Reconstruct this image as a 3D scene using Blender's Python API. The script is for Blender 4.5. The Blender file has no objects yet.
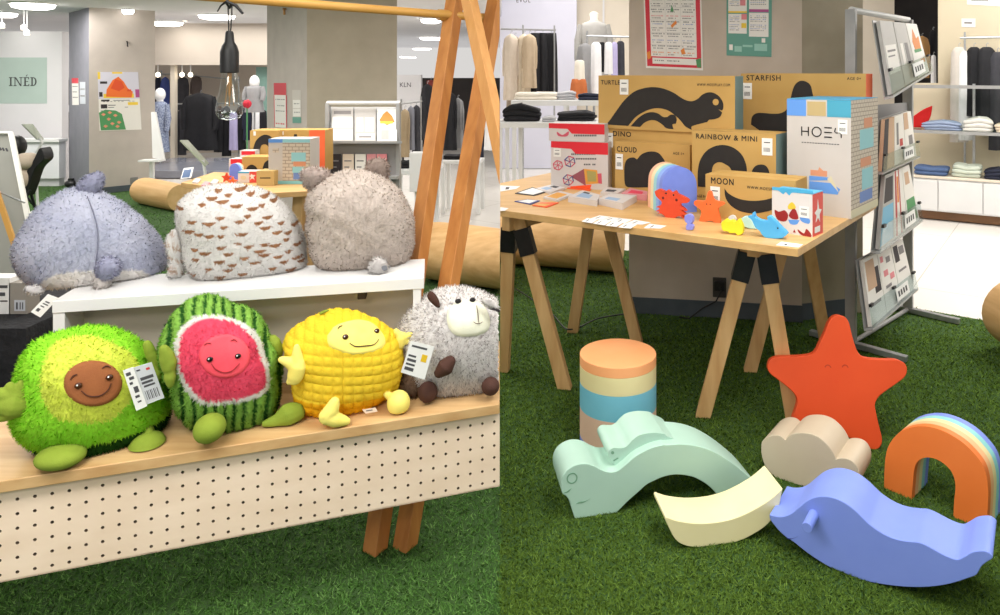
import bpy, bmesh, math, random
import numpy as np
from mathutils import Vector, Matrix
random.seed(7)
RNG = np.random.default_rng(11)
SC = bpy.context.scene
COL = SC.collection
# ------------------------------------------------------------------ camera model (metres <-> photo pixels)
F, CX, YH, H = 720.0, 600.0, 70.0, 1.5
SEAM = (500.0-CX)/F                     # the two shop corners meet along this vertical plane through the lens
def ray(x, y): return Vector(((x-CX)/F, 1.0, -(y-YH)/F))
def at(x, y, Y): r = ray(x, y)*Y; return Vector((r.x, r.y, r.z+H))
def on(x, y, z=0.0): return at(x, y, (H-z)*F/(y-YH))
def proj(p): return (CX+F*p[0]/p[1], YH+F*(H-p[2])/p[1])
class Plane:
    """an upright plane through a floor point; u runs right, z up, v away from the lens"""
    def __init__(s, p0, vp=None, yaw=None, tilt=0.0):
        s.p0 = Vector(p0)
        if yaw is None:
            d = Vector(((vp-CX)/F, 1.0, 0)).normalized(); yaw = math.atan2(-d.x, d.y)
        s.yaw = yaw; s.tilt = tilt
        s.ex = Vector((math.cos(yaw), math.sin(yaw), 0)); e = Vector((-math.sin(yaw), math.cos(yaw), 0))
        s.ey = e*math.cos(tilt)-Vector((0,0,1))*math.sin(tilt); s.ez = Vector((0,0,1))*math.cos(tilt)+e*math.sin(tilt)
    def hit(s, x, y):
        r = ray(x, y); o = Vector((0,0,H)); t = (s.p0-o).dot(s.ey)/r.dot(s.ey); return o+r*t
    def uv(s, x, y):
        p = s.hit(x, y)-s.p0; return (p.dot(s.ex), p.dot(s.ez))
    def thick(s, f, b):
        q = s.hit(*f); Yb = (H-q.z)*F/(b[1]-YH); return (Yb-q.y)/s.ey.y
    def back(s, t): q = Plane(s.p0+s.ey*t, yaw=s.yaw, tilt=s.tilt); return q
def Z(x0, y0, sc): return lambda pts: [((p[0]/sc+x0, p[1]/sc+y0)+tuple(p[2:])) for p in pts]
# ------------------------------------------------------------------ materials
def lin(c):
    return tuple((v/255/12.92 if v/255 <= .04045 else ((v/255+.055)/1.055)**2.4) for v in c[:3])+(1.0,)
MATS = {}
def mat(name, c=(200,200,200), rough=.6, c2=None, scale=8, bump=0, bscale=60, metal=0, kind='noise', stretch=(1,1,1), spec=.4, detail=3):
    if name in MATS: return MATS[name]
    m = bpy.data.materials.new(name); m.use_nodes = True; nt = m.node_tree; n = nt.nodes; L = nt.links
    b = n['Principled BSDF']; b.inputs['Roughness'].default_value = rough; b.inputs['Metallic'].default_value = metal
    b.inputs['Specular IOR Level'].default_value = spec
    b.inputs['Base Color'].default_value = lin(c)
    tc = n.new('ShaderNodeTexCoord'); mp = n.new('ShaderNodeMapping'); mp.inputs['Scale'].default_value = stretch
    L.new(tc.outputs['Object'], mp.inputs['Vector'])
    if c2 is not None:
        if kind == 'wave':
            t = n.new('ShaderNodeTexWave'); t.bands_direction = 'Y'; t.inputs['Scale'].default_value = scale
            t.inputs['Distortion'].default_value = 6; t.inputs['Detail'].default_value = 3; t.inputs['Detail Scale'].default_value = 1.2; out = t.outputs['Fac']
        elif kind == 'brick':
            t = n.new('ShaderNodeTexBrick'); t.inputs['Scale'].default_value = scale; out = t.outputs['Fac']; t.inputs['Mortar Size'].default_value = .03
            sx = n.new('ShaderNodeSeparateXYZ'); cb_ = n.new('ShaderNodeCombineXYZ'); sm_ = n.new('ShaderNodeMath'); L.new(tc.outputs['Object'], sx.inputs[0]); L.new(sx.outputs[0], sm_.inputs[0]); L.new(sx.outputs[1], sm_.inputs[1]); L.new(sm_.outputs[0], cb_.inputs[0]); L.new(sx.outputs[2], cb_.inputs[1])
        else:
            t = n.new('ShaderNodeTexNoise'); t.inputs['Scale'].default_value = scale; t.inputs['Detail'].default_value = detail; out = t.outputs['Fac']
        L.new(cb_.outputs[0] if kind == 'brick' else mp.outputs['Vector'], t.inputs['Vector'])
        r = n.new('ShaderNodeValToRGB'); r.color_ramp.elements[0].color = lin(c); r.color_ramp.elements[1].color = lin(c2)
        r.color_ramp.elements[0].position = .3; r.color_ramp.elements[1].position = .7
        L.new(out, r.inputs['Fac']); L.new(r.outputs['Color'], b.inputs['Base Color'])
    if bump:
        t2 = n.new('ShaderNodeTexNoise'); t2.inputs['Scale'].default_value = bscale; t2.inputs['Detail'].default_value = 4
        L.new(mp.outputs['Vector'], t2.inputs['Vector'])
        bp = n.new('ShaderNodeBump'); bp.inputs['Strength'].default_value = bump; bp.inputs['Distance'].default_value = .01
        L.new(t2.outputs['Fac'], bp.inputs['Height']); L.new(bp.outputs['Normal'], b.inputs['Normal'])
    MATS[name] = m; return m
def mat_attr(name, rough=.9, sheen=.3):
    if name in MATS: return MATS[name]
    m = bpy.data.materials.new(name); m.use_nodes = True; nt = m.node_tree
    n = nt.nodes; n.remove(n['Principled BSDF']); b = n.new('ShaderNodeBsdfDiffuse'); t = n.new('ShaderNodeBsdfTranslucent'); mx = n.new('ShaderNodeMixShader'); mx.inputs[0].default_value = sheen
    a = n.new('ShaderNodeAttribute'); a.attribute_name = 'Col'; a.attribute_type = 'GEOMETRY'
    nt.links.new(a.outputs['Color'], b.inputs['Color']); nt.links.new(a.outputs['Color'], t.inputs['Color'])
    nt.links.new(b.outputs[0], mx.inputs[1]); nt.links.new(t.outputs[0], mx.inputs[2]); nt.links.new(mx.outputs[0], n['Material Output'].inputs[0])
    MATS[name] = m; return m
def mat_glass(name, tint=(245,250,250), gl=.12, rough=.03):
    if name in MATS: return MATS[name]
    m = bpy.data.materials.new(name); m.use_nodes = True; nt = m.node_tree; n = nt.nodes; L = nt.links
    n.remove(n['Principled BSDF']); o = n['Material Output']
    t = n.new('ShaderNodeBsdfTransparent'); t.inputs['Color'].default_value = lin(tint)
    g = n.new('ShaderNodeBsdfGlossy'); g.inputs['Roughness'].default_value = rough
    fr = n.new('ShaderNodeLayerWeight'); pw = n.new('ShaderNodeMath'); pw.operation = 'POWER'; pw.inputs[1].default_value = 4; L.new(fr.outputs['Facing'], pw.inputs[0])
    ad = n.new('ShaderNodeMath'); ad.operation = 'MULTIPLY_ADD'; ad.inputs[1].default_value = .5; ad.inputs[2].default_value = gl; L.new(pw.outputs[0], ad.inputs[0])
    mx = n.new('ShaderNodeMixShader'); L.new(ad.outputs[0], mx.inputs[0]); L.new(t.outputs[0], mx.inputs[1]); L.new(g.outputs[0], mx.inputs[2]); L.new(mx.outputs[0], o.inputs[0])
    MATS[name] = m; return m
def mat_emit(name, c, s):
    if name in MATS: return MATS[name]
    m = bpy.data.materials.new(name); m.use_nodes = True; b = m.node_tree.nodes['Principled BSDF']
    b.inputs['Base Color'].default_value = lin(c); b.inputs['Emission Color'].default_value = lin(c); b.inputs['Emission Strength'].default_value = s
    MATS[name] = m; return m
# ------------------------------------------------------------------ mesh collecting
def smooth_outline(pts, n=5, closed=True):
    P = [Vector((p[0], p[1])) for p in pts]; corner = [len(p) > 2 and bool(p[2]) for p in pts]; N = len(P); out = []
    for i in range(N if closed else N-1):
        p1, p2 = P[i], P[(i+1) % N]; p0 = P[i-1] if (closed or i > 0) else p1; p3 = P[(i+2) % N] if (closed or i+2 < N) else p2
        if corner[i]: p0 = p1-(p2-p1)
        if corner[(i+1) % N]: p3 = p2+(p2-p1)
        m1 = (p2-p0)*.5; m2 = (p3-p1)*.5; L = (p2-p1).length
        if m1.length > L*1.2: m1 = m1.normalized()*L*1.2
        if m2.length > L*1.2: m2 = m2.normalized()*L*1.2
        for k in range(n):
            t = k/n; t2, t3 = t*t, t*t*t
            q = p1*(2*t3-3*t2+1)+m1*(t3-2*t2+t)+p2*(-2*t3+3*t2)+m2*(t3-t2); out.append((q.x, q.y))
    return out
class MB:
    def __init__(s): s.v = []; s.f = []; s.m = []; s.mi = 0
    def add(s, vs, fs, M=None):
        o = len(s.v)
        for v in vs:
            v = Vector(v); s.v.append(tuple(M @ v) if M is not None else tuple(v))
        for f in fs: s.f.append(tuple(i+o for i in f)); s.m.append(s.mi)
        return s
    def box(s, x0, x1, y0, y1, z0, z1, M=None):
        vs = [(x, y, z) for z in (z0, z1) for y in (y0, y1) for x in (x0, x1)]
        return s.add(vs, [(0,2,3,1),(4,5,7,6),(0,1,5,4),(2,6,7,3),(0,4,6,2),(1,3,7,5)], M)
    def prism(s, poly, y0, y1, M=None, skew=(0,0)):
        a = sum(poly[i][0]*poly[(i+1) % len(poly)][1]-poly[(i+1) % len(poly)][0]*poly[i][1] for i in range(len(poly)))
        if a < 0: poly = poly[::-1]
        n = len(poly); vs = [(p[0], y0, p[1]) for p in poly]+[(p[0]+skew[0], y1, p[1]+skew[1]) for p in poly]
        fs = [tuple(range(n)), tuple(range(2*n-1, n-1, -1))]+[(i, i+n, (i+1) % n+n, (i+1) % n) for i in range(n)]
        return s.add(vs, fs, M)
    def tube(s, pts, r, n=10, cap=True, M=None):
        pts = [Vector(p) for p in pts]; rs = r if isinstance(r, (list, tuple)) else [r]*len(pts); vs = []; fs = []; up = None
        for i, p in enumerate(pts):
            t = (pts[min(i+1, len(pts)-1)]-pts[max(i-1, 0)]).normalized()
            if up is None: up = Vector((0,0,1)) if abs(t.z) < .9 else Vector((1,0,0))
            a = t.cross(up).normalized(); b = a.cross(t).normalized(); up = b
            for k in range(n):
                q = 2*math.pi*k/n; vs.append(p+a*(rs[i]*math.cos(q))+b*(rs[i]*math.sin(q)))
        for i in range(len(pts)-1):
            for k in range(n): fs.append((i*n+k, i*n+(k+1) % n, (i+1)*n+(k+1) % n, (i+1)*n+k))
        if cap: fs.append(tuple(range(n-1, -1, -1))); fs.append(tuple(range((len(pts)-1)*n, len(pts)*n)))
        return s.add(vs, fs, M)
    def lathe(s, prof, n=24, M=None, jit=None):
        vs = []; fs = []; m = len(prof)
        for k in range(n):
            a = 2*math.pi*k/n
            for (r, z) in prof:
                rr = r*(1+(jit(a, z) if jit else 0)); vs.append((rr*math.cos(a), rr*math.sin(a), z))
        for k in range(n):
            for i in range(m-1): fs.append((k*m+i, ((k+1) % n)*m+i, ((k+1) % n)*m+i+1, k*m+i+1))
        if prof[0][0] > 1e-6: fs.append(tuple(k*m for k in range(n-1, -1, -1)))
        if prof[-1][0] > 1e-6: fs.append(tuple(k*m+m-1 for k in range(n)))
        return s.add(vs, fs, M)
    def ell(s, c, r, nu=20, nv=12, M=None, warp=None, p=1.0):
        vs = []; fs = []; c = Vector(c)
        for j in range(nv+1):
            ph = math.pi*j/nv
            for i in range(nu):
                th = 2*math.pi*i/nu; sp = math.sin(ph)**p
                q = Vector((sp*math.cos(th)*r[0], sp*math.sin(th)*r[1], math.cos(ph)*r[2]))
                if warp: q = warp(q)
                vs.append(c+q)
        for j in range(nv):
            for i in range(nu): fs.append((j*nu+i, (j+1)*nu+i, (j+1)*nu+(i+1) % nu, j*nu+(i+1) % nu))
        return s.add(vs, fs, M)
    def loft(s, rings, cap=True, M=None):
        n = len(rings[0]); vs = [p for r in rings for p in r]; fs = []
        for j in range(len(rings)-1):
            for i in range(n): fs.append((j*n+i, j*n+(i+1) % n, (j+1)*n+(i+1) % n, (j+1)*n+i))
        if cap: fs.append(tuple(range(n-1, -1, -1))); fs.append(tuple(range((len(rings)-1)*n, len(rings)*n)))
        return s.add(vs, fs, M)
    def mesh(s, me, M=None): return s.add([v.co for v in me.vertices], [tuple(p.vertices) for p in me.polygons], M)
    def build(s, name, mats, parent=None, loc=(0,0,0), rot=(0,0,0), smooth=35, bevel=0, seam=None, seg=2):
        me = bpy.data.meshes.new(name); me.from_pydata(s.v, [], s.f)
        if not isinstance(mats, (list, tuple)): mats = [mats]
        for m in mats: me.materials.append(m)
        if len(mats) > 1: me.polygons.foreach_set('material_index', s.m)
        bm = bmesh.new(); bm.from_mesh(me); bmesh.ops.remove_doubles(bm, verts=bm.verts, dist=1e-5)
        bmesh.ops.dissolve_degenerate(bm, edges=bm.edges, dist=1e-6)
        if seam:                                     # the thing ends where the two corners meet
            off = Vector(loc)+(parent_base(parent) if parent else Vector())
            n = Vector((1, -SEAM, 0)).normalized()
            if seam == 'R': n = -n
            r = bmesh.ops.bisect_plane(bm, geom=bm.verts[:]+bm.edges[:]+bm.faces[:], plane_co=-off+n*(-.001), plane_no=n, clear_outer=True)
            ed = [e for e in bm.edges if e.is_boundary]
            try: bmesh.ops.holes_fill(bm, edges=ed, sides=0)
            except Exception: pass
        bmesh.ops.recalc_face_normals(bm, faces=bm.faces)
        bm.to_mesh(me); bm.free()
        if smooth:
            me.polygons.foreach_set('use_smooth', [True]*len(me.polygons)); me.set_sharp_from_angle(angle=math.radians(smooth))
        o = bpy.data.objects.new(name, me); COL.objects.link(o); o.location = loc; o.rotation_euler = rot
        if parent is not None: o.parent = parent
        if bevel:
            b = o.modifiers.new('bevel', 'BEVEL'); b.width = bevel; b.segments = seg; b.limit_method = 'ANGLE'; b.angle_limit = math.radians(35); b.harden_normals = True
        return o
def parent_base(p): return Vector(p.location)
def thing(name, label, cat, loc=(0,0,0), rotz=0, group=None):
    o = bpy.data.objects.new(name, None); COL.objects.link(o); o.location = loc; o.rotation_euler = (0,0,rotz); o.empty_display_size = .05
    return tag(o, label, cat, group)
def tag(o, label, cat, group=None):
    o['label'] = label; o['category'] = cat
    if group: o['group'] = group
    return o
def struct(o): o['kind'] = 'structure'; return o
def lab(o, label): o['label'] = label; return o
_tx = {}
def text_mesh(body, spacing=1.0, bold=0.0):
    k = (body, spacing, bold)
    if k in _tx: return _tx[k]
    cu = bpy.data.curves.new('lettering', 'FONT'); cu.body = body; cu.size = 1; cu.space_character = spacing; cu.offset = bold; cu.resolution_u = 3
    o = bpy.data.objects.new('lettering', cu); COL.objects.link(o); bpy.context.view_layer.update()
    me = bpy.data.meshes.new_from_object(o.evaluated_get(bpy.context.evaluated_depsgraph_get())); bpy.data.objects.remove(o); bpy.data.curves.remove(cu)
    _tx[k] = me; return me
def put_text(mb, body, x, z, h, w=None, y=-.0006, spacing=1.0, bold=0.0, M=None):
    """lettering on a front face (x right, z up); h = cap height, w = fitted width"""
    me = text_mesh(body, spacing, bold); xs = [v.co.x for v in me.vertices]; ys = [v.co.y for v in me.vertices]
    sy = h/(max(ys)-min(ys)); sx = (w/(max(xs)-min(xs))) if w else sy
    T = Matrix(((sx,0,0,x-min(xs)*sx),(0,0,0,y),(0,sy,0,z-min(ys)*sy),(0,0,0,1)))
    mb.mesh(me, (M @ T) if M is not None else T)
def Rz(a): return Matrix.Rotation(a, 4, 'Z')
def T(x, y, z): return Matrix.Translation((x, y, z))
def bar(p, q, w, d, name, m, parent, base, spin=0.0, bevel=.003, seam=None, ends=True):
    """a straight timber from p to q (world points), grain along its length"""
    p = Vector(p); q = Vector(q); mb = MB(); t = (q-p).normalized(); L = (q-p).length
    a = Vector((0,1,0)).cross(t).normalized(); b = t.cross(a)
    a, b = a*math.cos(spin)+b*math.sin(spin), b*math.cos(spin)-a*math.sin(spin)
    def ring(c): return [c+a*(sx*w/2)+b*(sy*d/2) for sx, sy in ((-1,-1),(1,-1),(1,1),(-1,1))]
    r0, r1 = ring(p-Vector(base)), ring(q-Vector(base))
    if ends:                                         # feet cut flat on the floor
        r1 = [v+t*((q.z-base[2]-v.z)/t.z) for v in r1] if abs(t.z) > .3 else r1
    mb.loft([r0, r1]); return mb.build(name, m, parent, bevel=bevel, seam=seam)
# ------------------------------------------------------------------ plush toys
def npmesh(name, V, Fq, cols, normals, mats, parent, mi=None):
    me = bpy.data.meshes.new(name); me.from_pydata(V.tolist(), [], Fq)
    for m in mats: me.materials.append(m)
    if mi is not None: me.polygons.foreach_set('material_index', mi)
    at_ = me.color_attributes.new('Col', 'FLOAT_COLOR', 'POINT'); at_.data.foreach_set('color', np.asarray(cols, dtype=np.float32).ravel())
    me.polygons.foreach_set('use_smooth', [True]*len(me.polygons))
    if normals is not None: me.normals_split_custom_set_from_vertices(normals.tolist())
    o = bpy.data.objects.new(name, me); COL.objects.link(o); o.parent = parent; return o
def vnormals(V, Fq):
    N = np.zeros_like(V)
    for f in Fq:
        a, b, c = V[f[0]], V[f[1]], V[f[2]]
        if len(f) == 4: n = np.cross(V[f[2]]-a, V[f[3]]-b)
        else: n = np.cross(b-a, c-a)
        for i in f: N[i] += n
    L = np.linalg.norm(N, axis=1, keepdims=True); L[L == 0] = 1; return N/L
def inpoly(pts, x, z):
    c = False; n = len(pts); j = n-1
    for i in range(n):
        xi, zi = pts[i]; xj, zj = pts[j]
        if (zi > z) != (zj > z) and x < (xj-xi)*(z-zi)/(zj-zi)+xi: c = not c
        j = i
    return c
def fur(V, Fq, N, colf, n, length, width, down=.35, rnd=.5, keep=None, bald=None):
    """short pile: one small blade per tuft; returns verts, faces, colours, normals"""
    tri = []
    for f in Fq:
        tri.append((f[0], f[1], f[2]))
        if len(f) == 4: tri.append((f[0], f[2], f[3]))
    tri = np.array(tri); A = np.linalg.norm(np.cross(V[tri[:,1]]-V[tri[:,0]], V[tri[:,2]]-V[tri[:,0]]), axis=1)
    idx = RNG.choice(len(tri), size=n, p=A/A.sum()); u = RNG.random((n,2)); fl = u.sum(1) > 1; u[fl] = 1-u[fl]
    t = tri[idx]; w0 = (1-u.sum(1))[:,None]; P = V[t[:,0]]*w0+V[t[:,1]]*u[:,:1]+V[t[:,2]]*u[:,1:]
    Nn = N[t[:,0]]*w0+N[t[:,1]]*u[:,:1]+N[t[:,2]]*u[:,1:]; Nn /= np.linalg.norm(Nn, axis=1, keepdims=True)+1e-9
    d = .5*Nn+RNG.normal(0, rnd, (n,3)); d[:,2] -= down; d /= np.linalg.norm(d, axis=1, keepdims=True)
    ln = length*(.6+.7*RNG.random((n,1))); side = np.cross(d, Nn+.3*RNG.normal(0,1,(n,3))); side /= np.linalg.norm(side, axis=1, keepdims=True)+1e-9
    a = P-side*width/2-Nn*.002; b = P+side*width/2-Nn*.002; c = P+d*ln
    fl2 = (np.cross(b-a, c-a)*Nn).sum(1) < 0; a2 = a.copy(); a[fl2] = b[fl2]; b[fl2] = a2[fl2]     # every tuft faces outward
    VV = np.empty((n*3,3)); VV[0::3] = a; VV[1::3] = b; VV[2::3] = c
    ok = np.ones(n, bool) if keep is None else keep(c)
    if bald is not None: ok &= np.array([not (q[1] < 0 and inpoly(bald, q[0], q[2])) for q in c])
    cols = np.array([colf(p) for p in P]); VC = np.repeat(cols, 3, axis=0); VN = np.repeat(Nn+.25*d, 3, axis=0); VN /= np.linalg.norm(VN, axis=1, keepdims=True)
    k3 = np.repeat(ok, 3); VV = VV[k3]; VC = VC[k3]; VN = VN[k3]; m = len(VV)//3
    return VV, [(3*i, 3*i+1, 3*i+2) for i in range(m)], VC, VN
def rgb(c, j=0.0):
    k = 1+random.uniform(-j, j); l = lin(c); return (min(1,l[0]*k), min(1,l[1]*k), min(1,l[2]*k), 1.0)
class Plush:
    def __init__(s, name, label, outline, centre, Y, floor_z, df=.14, db=.14, p=.85, cat='plush toy', group=None, shrink=1.0):
        C = at(centre[0], centre[1], Y); s.yaw = -math.atan2(C.x, C.y); s.floor = floor_z
        s.root = thing(name, label, cat, (C.x, C.y, floor_z), s.yaw, group); s.zc = C.z-floor_z
        s.C = C; s.ex = Vector((math.cos(s.yaw), math.sin(s.yaw), 0)); s.ey = Vector((-math.sin(s.yaw), math.cos(s.yaw), 0))
        s.df, s.db, s.p = df, db, p; P = []
        for q in outline:
            u, z = s.flat(*q); P.append((math.atan2(z-s.zc, u), math.hypot(u, z-s.zc)*shrink))
        P.sort(); th = [a for a, _ in P]; rr = [r for _, r in P]
        th = [th[-1]-2*math.pi]+th+[th[0]+2*math.pi]; rr = [rr[-1]]+rr+[rr[0]]
        g = np.linspace(-math.pi, math.pi, 181); R = np.interp(g, th, rr); R[-1] = R[0]
        for _ in range(3): Rc = np.concatenate([R[-3:-1], R[:-1], R[0:2]]); R[:-1] = (Rc[1:-3]+2*Rc[2:-2]+Rc[3:-1])/4; R[-1] = R[0]
        s.g, s.R = g, R
    def flat(s, x, y, v=0.0):                            # photo pixel -> (u, height above shelf) on the plane v behind the centre
        r = ray(x, y); o = Vector((0,0,H)); t = (s.C+s.ey*v-o).dot(s.ey)/r.dot(s.ey); P = o+r*t-s.C
        return (P.dot(s.ex), P.z+s.C.z-s.floor)
    def r(s, th): return float(np.interp(th, s.g, s.R))
    def front(s, u, z):
        dz = z-s.zc; rho = min(.999, math.hypot(u, dz)/max(1e-6, s.r(math.atan2(dz, u)))); sn = rho**(1/s.p)
        return -s.df*math.sqrt(max(0, 1-sn*sn))
    def hit(s, x, y):
        v = -s.df*.8
        for _ in range(12): u, z = s.flat(x, y, v); v = .5*v+.5*s.front(u, z)
        u, z = s.flat(x, y, v); return (u, s.front(u, z), z)
    def grid(s, nth=120, nph=56, disp=None):
        V = []; Fq = []
        for j in range(nph+1):
            ph = math.pi*j/nph; sp = math.sin(ph)**s.p; cz = math.cos(ph)
            for i in range(nth):
                th = -math.pi+2*math.pi*i/nth; r = s.r(th)*sp
                u, y, z = r*math.cos(th), -(s.df if cz > 0 else s.db)*cz, s.zc+r*math.sin(th)
                if disp:
                    k = disp(u, y, z); L = math.sqrt(u*u+y*y+(z-s.zc)**2)+1e-9; u += k*u/L; y += k*y/L; z += k*(z-s.zc)/L
                V.append((u, y, max(z, .004)))
        for j in range(nph):
            for i in range(nth): Fq.append((j*nth+i, (j+1)*nth+i, (j+1)*nth+(i+1) % nth, j*nth+(i+1) % nth))
        Fq = [f[::-1] for f in Fq]
        V = np.array(V)
        # outward check
        return V, Fq
    def body(s, name, colf, nfur, length, width, disp=None, keep=None, nth=120, nph=56, down=.35, rnd=.45, cut=None, rough=.9, bald=None):
        V, Fq = s.grid(nth, nph, disp); N = vnormals(V, Fq); ctr = np.array([0,0,s.zc])
        if ((V-ctr)*N).sum() < 0: N = -N; Fq = [f[::-1] for f in Fq]
        cols = np.array([colf(p) for p in V]); allF = [tuple(f) for f in Fq]
        if cut is not None: okv = cut(V); allF = [f for f in allF if all(okv[i] for i in f)]
        if nfur:
            FV, FF, FC, FN = fur(V, allF, N, colf, nfur, length, width, down, rnd, keep if keep else cut, bald)
            o = len(V); V = np.vstack([V, FV]); N = np.vstack([N, FN]); cols = np.vstack([cols, FC]); allF = allF+[(a+o, b+o, c+o) for a, b, c in FF]
        return npmesh(name, V, allF, cols, N, [mat_attr('plush_fabric', rough)], s.root)
    def patch(s, name, outline, m, parent=None, off=.004, rings=10, dome=.0, n=5):
        """a cloth patch lying on the front of the body, outline given in photo pixels"""
        O = smooth_outline(outline, n); cx = sum(p[0] for p in O)/len(O); cy = sum(p[1] for p in O)/len(O); mb = MB(); V = [s._off(cx, cy, off+dome)]; Fq = []
        k = len(O)
        for j in range(1, rings+1):
            t = j/rings
            for (x, y) in O: V.append(s._off(cx+(x-cx)*t, cy+(y-cy)*t, (off if j < rings else off-.008)+dome*(1-t*t)))
        for i in range(k): Fq.append((0, 1+i, 1+(i+1) % k))
        for j in range(rings-1):
            for i in range(k): Fq.append((1+j*k+i, 1+(j+1)*k+i, 1+(j+1)*k+(i+1) % k, 1+j*k+(i+1) % k))
        mb.add(V, Fq); return mb.build(name, m, parent or s.root, smooth=80)
    def _off(s, x, y, d):
        u, v, z = s.hit(x, y); return Vector((u, v, z))+s._n(u, z)*d
    def _n(s, u, z):
        e = .004; a = (s.front(u+e, z)-s.front(u-e, z))/(2*e); b = (s.front(u, z+e)-s.front(u, z-e))/(2*e)
        return Vector((a, -1, b)).normalized()
    def line(s, name, pts, r, m, parent, off=.005, n=5):
        O = smooth_outline(pts, n, closed=False)+[pts[-1][:2]]; mb = MB(); P = [s._off(x, y, off) for x, y in O]
        k = len(P); mb.tube(P, [r*(.6+.4*math.sin(math.pi*i/(k-1))) for i in range(k)], 6); return mb.build(name, m, parent)
    def eye(s, x, y, r, m, parent, off=.004, zs=1.0, glint=None):
        mb = MB(); c = s._off(x, y, off); mb.mi = 0; mb.ell(c, (r, r*.6, r*zs), 14, 8)
        if glint: mb.mi = 1; mb.ell(c+Vector((-r*.3, -r*.5, r*.35*zs)), (r*.25, r*.2, r*.25), 8, 5); return mb.build('eye', [m, glint], parent)
        return mb.build('eye', m, parent)
    def blob(s, name, px, v, r, m, rot=(0,0,0), parent=None, warp=None, p=1.0, floor=True, furc=None, nf=0, fl=.01):
        """a stuffed limb or ear: centre given by photo pixel on the plane v behind the centre, radii in local metres"""
        u, z = s.flat(px[0], px[1], v); M = T(u, v, z) @ Matrix.Rotation(rot[1], 4, 'Y') @ Matrix.Rotation(rot[0], 4, 'X') @ Matrix.Rotation(rot[2], 4, 'Z')
        mb = MB(); mb.ell((0,0,0), r, 24, 16, M, warp, p)
        if floor: mb.v = [(a, b, max(c, .004)) for a, b, c in mb.v]
        if furc is not None:
            V = np.array(mb.v); Fq = mb.f; N = vnormals(V, Fq); ctr = V.mean(0)
            if ((V-ctr)*N).sum() < 0: N = -N
            cols = np.array([furc(q) for q in V]); FV, FF, FC, FN = fur(V, Fq, N, furc, nf, fl, .005)
            o = len(V); return npmesh(name, np.vstack([V, FV]), [tuple(f) for f in Fq]+[(a+o, b+o, c+o) for a, b, c in FF], np.vstack([cols, FC]), np.vstack([N, FN]), [mat_attr('plush_fabric')], parent or s.root)
        return mb.build(name, m, parent or s.root, smooth=80)
    def hand(s, name, chains, v, m, palm=None):
        """fingers and palm grown as one skin: chains of (px, py, radius px)"""
        mb = MB(); sc = s.C.y/F
        for ch in chains:
            P = []; R = []
            O = ch
            for i, (x, y, r) in enumerate(O):
                u, z = s.flat(x, y, v); P.append(Vector((u, v, z))); R.append(r*sc)
            d0 = (P[0]-P[1]).normalized(); d1 = (P[-1]-P[-2]).normalized()
            PP = [P[0]+d0*R[0]*.98, P[0]+d0*R[0]*.75]+P+[P[-1]+d1*R[-1]*.75, P[-1]+d1*R[-1]*.98]; RR = [R[0]*.2, R[0]*.66]+R+[R[-1]*.66, R[-1]*.2]
            QP = []; QR = []
            for i in range(len(PP)-1):
                for k in range(3): t = k/3; QP.append(PP[i]*(1-t)+PP[i+1]*t); QR.append(RR[i]*(1-t)+RR[i+1]*t)
            mb.tube(QP+[PP[-1]], QR+[RR[-1]], 12)
        mb.v = [(a, b, max(c, .004)) for a, b, c in mb.v]
        o = mb.build(name, m, s.root, smooth=80)
        r = o.modifiers.new('weld', 'REMESH'); r.mode = 'VOXEL'; r.voxel_size = .003; r.use_smooth_shade = True
        sm = o.modifiers.new('soften', 'SMOOTH'); sm.iterations = 4; sm.factor = .6
        return o
    def tagcard(s, name, quad, v, m_card, m_ink, rows, label=None):
        """price card: four photo pixels on the plane v behind the centre, with printed bars"""
        q = [s.flat(x, y, v) for x, y in quad]; mb = MB()
        def P(a, b, d=0.0):
            u = (q[0][0]*(1-a)+q[1][0]*a)*(1-b)+(q[3][0]*(1-a)+q[2][0]*a)*b; z = (q[0][1]*(1-a)+q[1][1]*a)*(1-b)+(q[3][1]*(1-a)+q[2][1]*a)*b
            return (u, v+d, z)
        mb.mi = 0; vs = [P(0,0), P(1,0), P(1,1), P(0,1), P(0,0,.0015), P(1,0,.0015), P(1,1,.0015), P(0,1,.0015)]
        mb.add(vs, [(0,1,2,3),(4,7,6,5),(0,4,5,1),(1,5,6,2),(2,6,7,3),(3,7,4,0)])
        for (a0, b0, a1, b1, k) in rows:
            mb.mi = k; mb.add([P(a0,b0,-.0006), P(a1,b0,-.0006), P(a1,b1,-.0006), P(a0,b1,-.0006)], [(0,1,2,3)])
        o = mb.build(name, [m_card]+m_ink, s.root, smooth=0)
        if label: lab(o, label)
        return o
# ------------------------------------------------------------------ shared materials
OAK = mat('oak_top', (214,178,128), .5, (190,148,98), 2.2, .06, 90, kind='noise', stretch=(1.2,14,14))
OAKLEG = mat('stained_beech', (194,132,70), .5, (170,108,52), 3, .05, 60, stretch=(9,9,1.0))
PINE = mat('pale_pine', (216,178,124), .55, (196,152,98), 3, .05, 60, stretch=(9,9,1.0))
PINETOP = mat('pine_board', (218,178,120), .45, (200,156,98), 2.0, .05, 60, stretch=(1.5,12,10))
WHITE = mat('white_laminate', (230,230,229), .4, (222,222,222), 3)
PANELSHADE = mat('shaded_back_board', (214,206,190), .5, (204,196,180), 3)  # white board in shade: the tan is painted into its colour
PEG = mat('birch_ply', (244,222,200), .6, (234,210,186), 2.0, .03, 80, stretch=(1,9,9))
HOLE = mat('hole_lining', (120,105,88), .8)
BLACK = mat('black_plastic', (24,24,25), .45, (30,30,31), 20)
DKMETAL = mat('black_steel', (28,28,30), .4, (36,36,38), 30, metal=.3)
STEEL = mat('brushed_steel', (176,178,180), .35, (160,162,165), 30, metal=.7)
GREYMETAL = mat('grey_lacquered_metal', (168,168,168), .4, (160,160,160), 20, metal=.2)
CARD = mat('white_card', (240,240,238), .6, (233,233,231), 12)
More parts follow.
